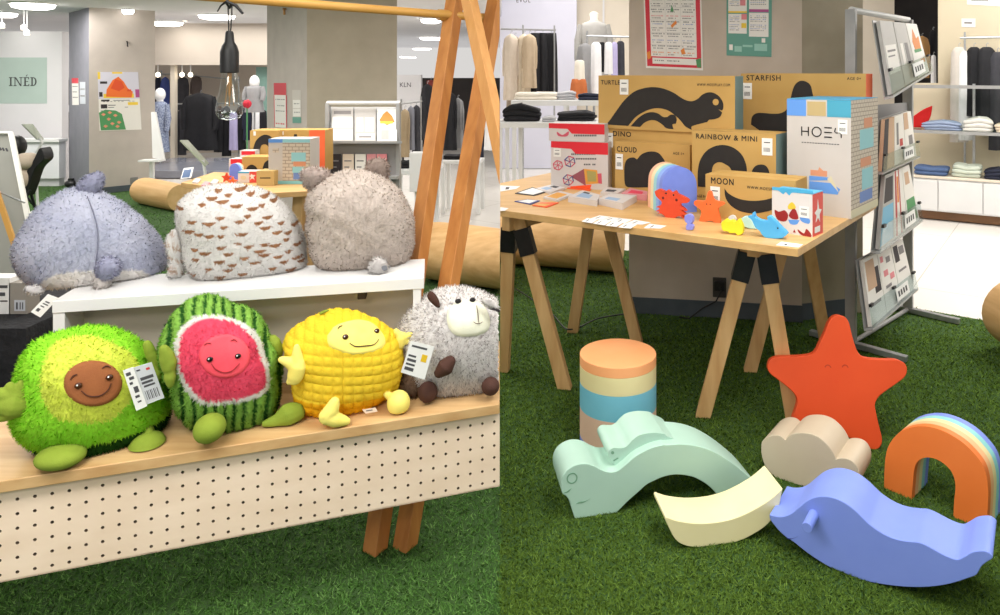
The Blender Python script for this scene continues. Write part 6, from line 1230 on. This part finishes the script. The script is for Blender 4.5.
# left background toy table with its boxes
TY = 3.95; t0 = on(181, 183, TZ); t1_ = at(309, 190.5, 4.0); 
tt_ = thing('toy_table', 'pale wooden table of boxed toys in the left background', 'table', (t0.x, t0.y, 0)); tb0 = Vector((t0.x, t0.y, 0))
corn = [on(181,182.5,TZ), on(262,193.5,TZ), on(309,191,TZ), on(330,176,TZ), on(214,172,TZ)]
mb = MB(); mb.loft([[Vector((p.x,p.y,TZ-.028))-tb0 for p in corn], [Vector((p.x,p.y,TZ))-tb0 for p in corn]]); mb.build('top', PINETOP, tt_, bevel=.002)
for (x, y, Y, fx) in ((200,188,4.05,192),(214,188,4.15,222),(300,194,4.0,292),(306,194,4.05,316)):
    a = at(x, 200, Y); a.z = TZ-.03; b2_ = Vector((at(fx, 200, Y).x, Y, 0)); bar(a, b2_, .06, .045, 'leg', PINE, tt_, tb0, .1)
def lbox(name, label, x0, x1, y0, y1, Y, d, m, side=None, sidew=0, prints=(), z0=None, yaw=0.0, mats=(), cat='toy box', group='boxed toys on the left background table'):
    a = at(x0, y1, Y); w = (x1-x0)*Y/F; h = (y1-y0)*Y/F; z = z0 if z0 is not None else TZ+.001; h = a.z+h-z; mb = MB(); vs = [(0,0,0),(w,0,0),(w,d,0),(0,d,0),(0,0,h),(w,0,h),(w,d,h),(0,d,h)]
    mb.mi = 0; mb.add(vs, [(0,1,5,4),(2,3,7,6),(3,0,4,7),(0,3,2,1),(4,5,6,7),(1,2,6,5)])
    for pr_ in prints:
        pts, k = (pr_ if len(pr_) == 2 else ([(pr_[0],pr_[1]),(pr_[2],pr_[1]),(pr_[2],pr_[3]),(pr_[0],pr_[3])], pr_[4])); mb.mi = k; mb.prism([(p[0]*w, (1-p[1])*h) for p in smooth_outline(pts, 4)] if len(pts) > 4 else [(p[0]*w, (1-p[1])*h) for p in pts], -.0008-.0001*k, .0003)
    o = mb.build(name, [m]+list(mats or (PRINT,)), None, (a.x, a.y, z), (0,0,yaw), smooth=0); return tag(o, label, cat, group), z+h
lbox('toy_box','kraft box with black arch, back left of the left background table',250,279,130.5,178,4.55,.16,KRAFT,prints=[([(.1,.55),(.2,.25),(.5,.1),(.8,.2),(.95,.55),(.75,.55),(.6,.35),(.4,.35),(.3,.55)],1),(.12,.02,.2,.12,2)],mats=(PRINT,STK))
lbox('toy_box','kraft box with orange end, back right of the left background table',281,325,130,178,4.6,.14,KRAFT,prints=[(.64,0,1,1,2),([(.28,.22),(.3,.1),(.36,.1),(.38,.22)],1),(.01,.03,.06,.12,3)],mats=(PRINT,ORP,STK))
lbox('toy_box','kraft box with two black shapes below the arch box',242,281,157,184,4.3,.13,KRAFT,prints=[([(.1,.8),(.12,.5),(.25,.35),(.38,.5),(.4,.8)],1),([(.55,.8),(.57,.3),(.72,.12),(.9,.3),(.92,.8)],1)])
lbox('toy_box','light kraft box front right of the left background table',256.5,274,171,190,4.05,.10,mat('light_kraft', (206,176,116), .75, (198,168,108), 5),prints=[(.2,.45,.8,.52,1)])
_, zz1 = lbox('magnet_set_box','silver and red box, lower of two on the left background table',229,246,159,184,4.42,.10,MAGW,prints=[(.1,.0,1,.3,1),(.2,.5,.7,.8,2)],mats=(REDB,PLV))
lbox('magnet_set_box','silver and red box, upper of two on the left background table',240,255,150.5,159,4.47,.06,MAGW,prints=[(.1,.1,1,.6,1)],mats=(REDB,),z0=zz1+.001)
o, _ = lbox('toy_box','tall picture box with blue edge in front of the orange ended box',268.5,310,139,190,4.1,.14,BOXW,prints=[(0,0,1,.08,1),(.34,.08,1,.93,2),(0,.93,1,1,5),(.55,.3,.9,.5,3),(.6,.5,.9,.6,4),(.58,.62,.85,.75,3),(.6,.75,.9,.9,6),(.34,.0,1,.08,3),(.1,.2,.25,.3,2)],mats=(BLUEL,BRICKS,PASTEL[1],PASTEL[0],mat('aqua_print', (140,206,214), .5),PASTEL[2]))
lbox('toy_box','small square box with red end in front of the kraft boxes',238,256.5,171.5,187,4.15,.08,mat('white_print_board'),prints=[(.62,.0,1,1,1),([(.7,.2),(.8,.3),(.95,.35),(.85,.5),(.9,.75),(.78,.62),(.66,.75),(.7,.5),(.6,.4),(.7,.32)],2),(.0,.0,.6,.15,3),([(.15,.45),(.3,.35),(.45,.5),(.4,.7),(.2,.7)],4)],mats=(mat('red_print_board', (226,84,74), .5),STK,BLUEP,PASTEL[3]))
pz = at(234.5, 185, 4.2); ar = thing('arch_board_stack','rounded blue board stack on the left background table','small toy',(pz.x, pz.y, TZ),-.2)
for k in range(3):
    mb = MB(); R_ = 6.2*4.2/F; hh_ = (185-167)*4.2/F; mb.prism([(-R_,0),(R_,0)]+[(R_*math.cos(t), hh_-R_+R_*math.sin(t)) for t in np.linspace(0, math.pi, 14)], .012*k+.0005, .012*(k+1)); mb.build('rounded_board', (mat('painted_periwinkle_board'), mat('painted_aqua_board'), mat('painted_peach_board'))[k], ar, bevel=.002)
for (x, y, nm, lb, m) in ((226,182,'crab_toy','red wooden figure left of the blue boards on the left background table',REDW),(232,186,'starfish_toy','orange red wooden figure before the blue boards, left background table',ORW)):
    p = on(x, y+.5, TZ); o = thing(nm, lb, 'small toy', (p.x, p.y, TZ+.001)); mb = MB(); rr_ = 5.2*p.y/F; mb.prism(smooth_outline([((rr_ if k % 2 == 0 else rr_*.5)*math.cos(math.pi/2+k*math.pi/5), rr_*.85+(rr_ if k % 2 == 0 else rr_*.5)*math.sin(math.pi/2+k*math.pi/5)) for k in range(10)], 3), 0, .015); mb.build('body', m, o, bevel=.002)
for k, (x, y, m) in enumerate(((196,180,MAGW),(205,183,mat('rose_board')),(214,181,MAGW),(221,184,mat('vermilion_print')))):
    flat('tile_booklet', 'flat tile set on the left background table, '+('beside the tablet','second from the tablet','third from the tablet','beside the red figure')[k], [(x-4,y+2),(x,y-2),(x+5,y-1),(x+2,y+2.5)], .008, m, 'flat sets on the left background table', 'booklet')
p = on(187, 182, TZ); o = thing('tablet', 'small tablet leaning on the left background table edge', 'tablet', (p.x, p.y, TZ+.001)); Yt = p.y
q_ = [at(x, y, Yt+d_) for x, y, d_ in ((183.5,169,.06),(193,168,.06),(190.5,178,0),(180.5,179,0))]; q_ = [Vector((v.x-p.x, v.y-p.y, max(.002, v.z-TZ))) for v in q_]; mb = MB(); mb.loft([q_, [v+Vector((0,.008,.003)) for v in q_]]); mb.build('frame', WHITE, o)
qc = sum(q_, Vector())/4; mb = MB(); s_ = [qc+(v-qc)*.78+Vector((0,-.003,-.001)) for v in q_]; mb.loft([s_, [v+Vector((0,.003,.001)) for v in s_]]); mb.build('screen', mat('slate_screen', (92,110,142), .2), o)
mb = MB(); mb.tube([qc+Vector((0,.01,0)), Vector((qc.x,.09,.002))], .003, 6); mb.build('kickstand', STEEL, o)
# left background brochure rack
LR = at(328, 103, 4.9); ra = thing('brochure_rack', 'low grey brochure rack with three posters in its top tier, left background', 'rack', (LR.x, LR.y, 0)); rb_ = Vector((LR.x, LR.y, 0))
def LRp(x, y, d=0.0): p = at(x, y, 4.9+d); return p-rb_
mb = MB(); mb.tube([LRp(327,103), LRp(400,103)], .014, 8); mb.build('top_bar', mat('light_grey_bar'), ra)
for x in (328, 398.5): mb = MB(); a = LRp(x, 103); mb.box(a.x-.012, a.x+.012, -.02, .02, 0, a.z); mb.box(a.x-.02, a.x+.02, -.2, .2, 0, .03); mb.build('post', GREYMETAL, ra)
mb = MB(); mb.loft([[LRp(330,107,.06), LRp(397,107,.06), LRp(397,142,-.04), LRp(331,142,-.04)], [LRp(330,107,.07), LRp(397,107,.07), LRp(397,142,-.03), LRp(331,142,-.03)]]); mb.loft([[LRp(331,141,-.07), LRp(402,141,-.07), LRp(402,143.5,-.07), LRp(331,143.5,-.07)], [LRp(331,141,-.03), LRp(402,141,-.03), LRp(402,143.5,-.03), LRp(331,143.5,-.03)]]); mb.build('pocket', GREYMETAL, ra, smooth=0)
mb = MB(); mb.box(LRp(330,0).x, LRp(397,0).x, .0, .01, LRp(0,205).z, LRp(0,143).z); mb.build('back_board', mat('grey_board'), ra, smooth=0)
mb = MB(); mb.box(LRp(330,0).x, LRp(400,0).x, -.06, .0, LRp(0,178).z, LRp(0,175).z); mb.build('pocket', GREYMETAL, ra, smooth=0)
def lbro(label, x0, x1, y0, y1, d0, d1, m, prs, mats):
    q_ = [LRp(x0,y0,d0), LRp(x1,y0,d0), LRp(x1,y1,d1), LRp(x0,y1,d1)]; c = sum(q_, Vector())/4+rb_; q_ = [v+rb_-c for v in q_]; mb = MB(); mb.loft([q_, [v+Vector((0,-.006,0)) for v in q_]])
    for pr_ in prs:
        pts, k = pr_ if len(pr_) == 2 else ([(pr_[0],pr_[1]),(pr_[2],pr_[1]),(pr_[2],pr_[3]),(pr_[0],pr_[3])], pr_[4]); mb.mi = k; R_ = lambda o_: [(q_[0]*(1-a)+q_[1]*a)*(1-b)+(q_[3]*(1-a)+q_[2]*a)*b+Vector((0,o_,0)) for a, b in pts]; mb.loft([R_(-.005), R_(-.0066-.0002*k)])
    tag(mb.build('brochure', [m]+mats, None, c, smooth=0), label, 'brochure', 'brochures in the left background rack')
lbro('pale leaflet with white panel, left of the three in the low rack', 332,353.5,107.5,141,.05,-.05, mat('brochure_grey'), [(.05,.28,.95,.6,1),(.05,.65,.95,.97,1),(.1,.1,.9,.2,2)], [PW, PT]); lbro('pale leaflet with rounded white label, middle of the three in the low rack', 355,376,107.5,141,.05,-.05, mat('brochure_grey'), [(.1,.3,.4,.72,1),(.5,.3,.9,.72,1),(.1,.78,.95,.97,1),(.2,.85,.8,.9,2)], [PW, PT]); lbro('white leaflet with orange picture, right of the three in the low rack', 377.5,397,109.5,141,.05,-.05, PW, [([(.1,.35),(.3,.15),(.5,.05),(.75,.2),(.9,.4),(.5,.5)],1),(.15,.38,.8,.45,2),(.2,.65,.6,.95,3)], [PO, PY, mat('brochure_grey')])
for k, (xa, xb, m, lb) in enumerate(((331,341,PD,'dark leaflet at the left of the lower tier'),(343,354,mat('cream_label'),'cream leaflet in the lower tier'),(355.5,366,PW,'white leaflet in the lower tier'),(367,376,mat('rose_board'),'rose leaflet in the lower tier'),(377,387,PPK,'pink leaflet in the lower tier'))): lbro(lb+' of the low rack', xa, xb, 154, 174.5, -.015, -.03, m, [(.15,.3,.8,.36,1),(.15,.6,.6,.66,1)], [PT])
# right part of the left view: white tables, garments, sign, log
white_table('white display table behind the low rack and timber legs, left view', 378, 431, 170, 6.2, .04, .5, 'white tables in the left view', 'L', legs=(.17, -.17)); 
white_table('white display table seen between the timber legs', 441, 480, 161, 7.5, .03, .3, 'white tables in the left view', 'L')
b_ = at(416, 182, 5.9); o = thing('white_box', 'white upright panel box on the white table beside the timber leg', 'box', (b_.x, b_.y, 0)); MB().box(-.055, .055, 0, .12, at(0,192,5.9).z, at(0,153,5.9).z).build('panel', WHITE, o, bevel=.003); MB().box(-.02, .02, .03, .09, 0, at(0,192,5.9).z).build('stand', WHITE, o)
folded('black shoes on the white table behind the low rack', 400, 411, 163, 169.5, 6.35, BLK, None, 'shoes', 'shoe_pair', .14, z=at(0,170,6.2).z); folded('black folded garment on the table between the timber legs', 444, 470, 157, 161, 7.7, BLK, None, d=.2, z=at(0,161,7.5).z)
struct(MB().box(at(396,0,12.5).x, at(421,0,12.5).x, 0, .1, 0, at(0,75,12.5).z).build('wall_sign_panel', WALLW, None, (0,12.5,0), smooth=0))
mb = MB(); put_text(mb, 'KLN', at(400,0,12.5).x, at(0,87,12.5).z, 4.5*12.5/F, 11*12.5/F, 0, 1.0); tag(mb.build('wall_lettering', INK, None, (0,12.495,0), smooth=0), 'grey shop name letters on the pale panel right of the second pillar', 'sign')
rail('rail of khaki and grey coats right of the second pillar', 399, 104, 422, 101, 9.0, 9.0, (.1,.95)); g4 = 'coats on the rail right of the second pillar'
for (lb, xa, xb, ya, yb, Y, m) in (('dark coat at the left of the rail right of the second pillar',397,404,108,160,9.05,BLK),('khaki coat on the rail right of the second pillar',400,410,109,157,8.9,cloth('khaki', (168,150,122))),('slate grey coat on the rail right of the second pillar',407,415,106,150,8.95,cloth('slate', (130,132,142))),('dark grey coat at the right of the rail right of the second pillar',412,421,105,152,9.0,CHAR)): garment('coat', lb, 'garment', xa, xb, ya, yb, Y, m, 'coat', g4)
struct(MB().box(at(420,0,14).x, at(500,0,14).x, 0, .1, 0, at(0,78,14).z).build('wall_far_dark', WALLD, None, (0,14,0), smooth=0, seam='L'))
g5 = 'clothes seen between the timber legs'
for (lb, xa, xb, ya, yb, Y, m, kd) in (('black coat seen between the timber legs',443,457,92,150,10.0,BLK,'coat'),('grey coat behind the timber legs, right of the black coat',452,464,98,148,10.1,GRY,'coat'),('black jacket left of the first timber leg top',421,434,84,140,10.4,cloth('soft_black'),'coat'),('dark red top far behind the first timber leg',426,436,80,96,12.0,cloth('maroon', (120,50,44)),'slim'),('white blouse at the seam behind the timber legs',484,497,92,150,9.5,WHT,'coat'),('navy coat behind the second timber leg',468,484,96,160,9.8,NAVY,'coat')): garment('coat', lb, 'garment', xa, xb, ya, yb, Y, m, kd, g5)
log('peeled log seat on the turf beyond the left grey pillar', on(143, 203), on(181, 211), .145)
log('large peeled log seat behind the timber legs at the shelf end', Vector((-1.22, 5.2, 0)), Vector((-.3, 4.78, 0)), .20, 'L')
# dark cloth covered block with small price boxes, lower left corner
db_ = at(6, 330, 2.75); dk = thing('covered_table', 'table covered in black fleece behind the avocado plush at lower left', 'table', (db_.x, db_.y, 0)); zt_ = at(0, 303, 2.75).z
mb = MB(); R = []
for t, w_ in ((0,1.06),(.3,1.03),(.7,1.01),(.95,1.0),(1,.97)):
    R.append([(w_*((-.55 if sx < 0 else .30)+.02*math.sin(9*k)*(1-t)), w_*(.28*sy)+.015*math.sin(7*k)*(1-t), zt_*t) for k, (sx, sy) in enumerate([(-1,-1),(-.5,-1),(0,-1),(.5,-1),(1,-1),(1,-.3),(1,.3),(1,1),(.5,1),(0,1),(-1,1),(-1,0)])])
    R[-1] = [((-.55+(sx+1)/2*.85)*w_+.015*math.sin(9*k)*(1-t), .28*sy*w_+.012*math.sin(7*k)*(1-t), zt_*t) for k, (sx, sy) in enumerate([(-1,-1),(-.5,-1),(0,-1),(.5,-1),(1,-1),(1,-.3),(1,.3),(1,1),(.5,1),(0,1),(-1,1),(-1,0)])]
mb.loft(R); mb.build('cover', mat('black_fleece', (26,26,30), .95, (40,40,44), 30, .8, 60), dk, smooth=70)
for (xa, xb, ya, yb, m, lb, prs) in ((-14,10,269,305,CARD,'white price display card standing on the black covered table',[(.5,.2,.9,.28,1),(.55,.4,.8,.5,1),(.6,.62,.9,.66,1)]),(9,27,272,303,mat('grey_kraft', (150,144,136), .7),'grey carton with barcode on the black covered table',[(.3,.55,.9,.9,2),(.4,.62,.5,.85,1),(.6,.62,.66,.85,1),(.74,.62,.8,.85,1)])):
    a = at(xa, yb, 2.62); w = (xb-xa)*2.62/F; h = (yb-ya)*2.62/F; mb = MB(); mb.box(0, w, 0, .06, 0, h)
    for (x0_, y0_, x1_, y1_, k) in prs: mb.mi = k; mb.prism([(x0_*w,(1-y0_)*h),(x1_*w,(1-y0_)*h),(x1_*w,(1-y1_)*h),(x0_*w,(1-y1_)*h)], -.0008-.0002*(k == 1), .0003)
    tag(mb.build('carton', [m, INK, mat('pale_grey_paper')], None, (a.x, a.y, zt_+.002), smooth=0), lb, 'box', 'boxes on the black covered table')
# ------------------------------------------------------------------ floors, ceiling, lights, camera
TILE = mat('white_shop_tile', (236,232,226), .22, (230,226,220), 1.5)
nt = TILE.node_tree; n = nt.nodes; L = nt.links; b = n['Principled BSDF']; tc = n.new('ShaderNodeTexCoord'); mpn = n.new('ShaderNodeMapping'); mpn.inputs['Rotation'].default_value = (0,0,math.radians(33)); br = n.new('ShaderNodeTexBrick')
br.offset = 0; br.inputs['Scale'].default_value = 1; br.inputs['Brick Width'].default_value = .9; br.inputs['Row Height'].default_value = .9; br.inputs['Mortar Size'].default_value = .004; br.inputs['Color1'].default_value = lin((236,232,226)); br.inputs['Color2'].default_value = lin((232,228,222)); br.inputs['Mortar'].default_value = lin((196,190,182))
L.new(tc.outputs['Object'], mpn.inputs['Vector']); L.new(mpn.outputs['Vector'], br.inputs['Vector']); L.new(br.outputs['Color'], b.inputs['Base Color'])
struct(MB().box(-12, 9, -1.5, 16, -.06, -.012).build('floor', TILE, smooth=0))
TURFB = mat('turf_backing', (62,94,42), .95, (50,78,35), 30, .6, 160, detail=6)
def ground(px, py): p = on(px, py); return (p.x, p.y)
polyL = [ground(500,250), ground(440,246), ground(320,224), ground(205,199), ground(150,186), ground(60,183.5), ground(-160,181), (-9.5,1.0), (-5,-.6), (SEAM*-.6,-.6)]
polyR = [(SEAM*-.6,-.6), (4.0,-.6), (6.2,1.0), ground(1150,345), ground(1000,323), ground(931,311), ground(800,288), ground(640,252), ground(500,236)]
def slabpoly(poly, name):
    mb = MB(); k = len(poly); mb.add([(x, y, -.012) for x, y in poly]+[(x, y, .0) for x, y in poly], [tuple(range(k-1, -1, -1)), tuple(range(k, 2*k))]+[(i, (i+1) % k, (i+1) % k+k, i+k) for i in range(k)]); return struct(mb.build(name, TURFB, smooth=0))
polyA = polyR[1:]+polyL[:9]
slabpoly(polyA, 'floor_turf')
def blades():
    V = []; Cc_ = []
    for poly, bands in ((polyL, ((1.9,4.0,62000,-20,500),(4.0,9.7,26000,-20,500))), (polyR, ((1.9,4.0,115000,500,1020),(4.0,6.5,26000,500,1020))), (polyA, ((.7,1.9,30000,-500,1600),(1.9,5.0,22000,-700,-20),(1.9,5.0,22000,1020,1500)))):
        P = np.array(poly); got = []
        for (ya, yb, cnt, xa_, xb_) in bands:
            have = 0
            while have < cnt:
                yy = ya+(yb-ya)*RNG.random(40000)**1.3; px_ = xa_+(xb_-xa_)*RNG.random(40000); xx = (px_-CX)/F*yy
                ok = np.zeros(40000, bool); j = len(P)-1
                for i in range(len(P)):
                    c1 = (P[i,1] > yy) != (P[j,1] > yy); xi = (P[j,0]-P[i,0])*(yy-P[i,1])/(P[j,1]-P[i,1]+1e-12)+P[i,0]; ok ^= c1 & (xx < xi); j = i
                q = np.stack([xx[ok], yy[ok]], 1)[:cnt-have]; got.append(q); have += len(q)
        Q = np.concatenate(got); m = len(Q); far = np.clip(Q[:,1]/3, .8, 2.2)
        a = RNG.random(m)*2*np.pi; w = .0028*far*(.7+.6*RNG.random(m)); h = .009*(.6+.8*RNG.random(m)); le = .010*RNG.normal(0, 1, (m,2))
        A = np.stack([Q[:,0]-w*np.cos(a), Q[:,1]-w*np.sin(a), np.zeros(m)], 1); B = np.stack([Q[:,0]+w*np.cos(a), Q[:,1]+w*np.sin(a), np.zeros(m)], 1); T_ = np.stack([Q[:,0]+le[:,0], Q[:,1]+le[:,1], h], 1)
        fl2 = np.cross(B-A, T_-A)[:,2] < 0; A2 = A.copy(); A[fl2] = B[fl2]; B[fl2] = A2[fl2]
        vv = np.empty((m*3,3)); vv[0::3] = A; vv[1::3] = B; vv[2::3] = T_; V.append(vv)
        k = RNG.random(m); base = np.array([lin(q)[:3] for q in (((94,122,50),(78,102,40),(114,142,64)) if poly is polyR else ((92,134,66),(74,112,52),(116,154,86)))]); c = base[(k > .45).astype(int)+(k > .85).astype(int)]*(.8+.4*RNG.random((m,1))); c = np.concatenate([c, np.ones((m,1))], 1); Cc_.append(np.repeat(c, 3, axis=0))
    V = np.concatenate(V); c = np.concatenate(Cc_); m = len(V)//3
    me = bpy.data.meshes.new('artificial_grass'); me.vertices.add(len(V)); me.vertices.foreach_set('co', V.astype(np.float32).ravel()); me.loops.add(len(V)); me.loops.foreach_set('vertex_index', np.arange(len(V), dtype=np.int32)); me.polygons.add(m); me.polygons.foreach_set('loop_start', np.arange(0, len(V), 3, dtype=np.int32)); me.update(calc_edges=True)
    at_ = me.color_attributes.new('Col', 'FLOAT_COLOR', 'POINT'); at_.data.foreach_set('color', c.astype(np.float32).ravel()); me.materials.append(mat_attr('grass_blade', .8)); me.polygons.foreach_set('use_smooth', [True]*m)
    N = np.tile(np.array([0.,0.,1.]), (len(V),1))+RNG.normal(0, .25, (len(V),3)); N /= np.linalg.norm(N, axis=1, keepdims=True); me.normals_split_custom_set_from_vertices(N.tolist())
    o = bpy.data.objects.new('artificial_grass', me); COL.objects.link(o); o['kind'] = 'stuff'; return tag(o, 'short green artificial grass covering the floor under stands and toys', 'artificial grass')
blades()
CLG = mat('white_ceiling', (226,226,228), .8, (220,220,223), 1.5)
def ceil_poly(poly, z, name):
    mb = MB(); k = len(poly); mb.add([(x, y, z) for x, y in poly]+[(x, y, z+.08) for x, y in poly], [tuple(range(k-1, -1, -1)), tuple(range(k, 2*k))]+[(i, (i+1) % k, (i+1) % k+k, i+k) for i in range(k)]); return struct(mb.build(name, CLG, smooth=0))
ceil_poly([(-12,-1.5), (9,-1.5), (9,5.2), (SEAM*5.2,5.2), (SEAM*24,24), (-12,24)], CEIL, 'ceiling')
ceil_poly([(SEAM*5.2,5.2), (9,5.2), (9,14.5), (SEAM*14.5,14.5)], 3.3, 'ceiling_raised')
struct(MB().box(SEAM*5.2, 9, 5.2, 5.26, CEIL+.08, 3.3).build('trim_bulkhead', CLG, smooth=0))
mb = MB(); mb.loft([[(SEAM*y, y, CEIL+.08), (SEAM*y+.02, y, CEIL+.08), (SEAM*y+.02, y, 3.3), (SEAM*y, y, 3.3)] for y in (5.26, 14.5)]); struct(mb.build('trim_step', CLG, smooth=0))
EM = mat_emit('lamp_diffuser', (255,250,242), 9.0); EMS = mat_emit('spot_diffuser', (255,240,214), 5.0)
def downlight(px, py, wpx, label, group, em=EM):
    Y = (CEIL-H)*F/(YH-py); p = at(px, py, Y); r = max(.07, wpx*Y/F/2); o = thing('ceiling_light', label, 'ceiling light', (p.x, p.y, CEIL-.022), 0, group)
    mb = MB(); mb.lathe([(r*.9,.004),(r,.004),(r*1.06,.022),(r*.9,.022)], 28); mb.build('trim_ring', WHITE, o)
    mb = MB(); mb.lathe([(0,-.05),(r*.6,-.047),(r*.85,-.03),(r*.92,.006),(0,.006)], 28); mb.build('diffuser', em, o)
DL = [(33,3,40,'large round ceiling light nearest the top left corner'),(4,12,24,'round ceiling light at the left picture edge'),(166,21.5,33,'round ceiling light right of the left pillar top'),(217,14.5,36,'round ceiling light behind the lamp cord'),(216,38,26,'round ceiling light left of the bulb socket'),(254,34.5,22,'round ceiling light right of the bulb socket'),(431,18.5,22,'round ceiling light below the crossbar end'),(431,37,24,'round ceiling light second below the crossbar end'),(422,48,20,'round ceiling light third below the crossbar end'),(404,56.5,9,'left small ceiling light right of the second pillar'),(412,57,9,'right small ceiling light right of the second pillar'),(128,8.5,9,'small ceiling light above the left pillar'),(243,47.5,6,'tiny ceiling light right of the bulb socket')]
for a in DL: downlight(*a, 'round ceiling lights')
for k, (x, y, lb) in enumerate(((24,26,'spot lamp above the teal sign, left'),(27,31,'spot lamp above the teal sign, right'),(2,24,'spot lamp at the left picture edge'),(185,18,'small spot lamp beside the ceiling light'))):
    Y = 8.6 if k < 3 else 11.0; p = at(x, y, Y); o = thing('spot_lamp', lb, 'spot lamp', (p.x, p.y, p.z), 0, 'ceiling spot lamps'); mb = MB(); mb.tube([(0,0,.0), (0,0,max(.03, CEIL-p.z))], .004, 8); mb.build('stem', WHITE, o); mb = MB(); mb.lathe([(.03,-.045),(.034,0),(.014,.02),(0,.02)], 18); mb.build('shade', WHITE, o); mb = MB(); mb.lathe([(0,-.047),(.029,-.047),(.029,-.043),(0,-.043)], 18); mb.build('diffuser', EMS, o)
for k, x in enumerate((151,158,182,190.5)):
    p = at(x, 73.5, 11.75); o = thing('spot_lamp', 'warm spot lamp in the far left shop, '+('first','second','third','fourth')[k]+' from the pillar', 'spot lamp', p, 0, 'ceiling spot lamps'); mb = MB(); mb.tube([(0,0,.0), (0,0,at(0,64,11.75).z-p.z)], .01, 8); mb.build('stem', WHITE, o); mb = MB(); mb.ell((0,0,-.02), (.035,.035,.04), 14, 8); mb.build('diffuser', EMS, o)
def area(x, y, z, sx, sy, e, c=(1,.965,.92), rot=(0,0,0)):
    l = bpy.data.lights.new('overhead_light', 'AREA'); l.shape = 'RECTANGLE'; l.size = sx; l.size_y = sy; l.energy = e; l.color = c; o = bpy.data.objects.new('overhead_light', l); COL.objects.link(o); o.location = (x, y, z); o.rotation_euler = rot
area(-1.2, .8, CEIL-.03, 1.4, .8, 46); area(-.9, -.7, CEIL-.03, 1.2, .8, 34); area(-.9, 2.2, CEIL-.03, .9, .5, 9); area(.8, 1.6, CEIL-.03, 1.2, .8, 28); area(.75, 2.5, CEIL-.03, 1.0, .7, 19)  # light behind the lens is added to brighten the plush fronts
area(-3.4, 3.4, CEIL-.03, 1.6, 1.0, 38); area(-4.6, 5.3, CEIL-.03, 2, 1.2, 56); area(-1.7, 4.4, CEIL-.03, 1.4, 1.0, 42); area(-6.9, 8.0, CEIL-.03, 2, 1, 80); area(-5.2, 10.6, CEIL-.03, 3, 1.6, 62); area(-3.0, 8.5, CEIL-.03, 1.6, 1.2, 34)
area(3.6, 4.6, CEIL-.03, 1.8, 1.6, 66); area(3.9, 6.3, 3.25, 1.8, 1.0, 66); area(.2, 7.4, 3.25, 1.4, 1.2, 44); area(-.4, 9.6, 3.25, 1.2, 1.0, 40); area(2.6, 10.5, 3.25, 1.2, 1.0, 40)
w = bpy.data.worlds.new('shop_ambient'); w.use_nodes = True; SC.world = w; w.node_tree.nodes['Background'].inputs[0].default_value = (1, .97, .94, 1); w.node_tree.nodes['Background'].inputs[1].default_value = .70  # even ambient fill standing in for the unseen rest of the shop
cam = bpy.data.cameras.new('camera'); co = bpy.data.objects.new('camera', cam); COL.objects.link(co); co.location = (0,0,H); co.rotation_euler = (math.pi/2,0,0)
cam.sensor_fit = 'HORIZONTAL'; cam.sensor_width = 36; cam.lens = 36*F/1000; cam.shift_x = (500-CX)/1000; cam.shift_y = -(307.5-YH)/1000; cam.clip_start = .05; cam.clip_end = 100
SC.camera = co
vs = SC.view_settings; vs.view_transform = 'Standard'; vs.look = 'None'; vs.gamma = 1; vs.use_curve_mapping = False; vs.exposure = 0.0
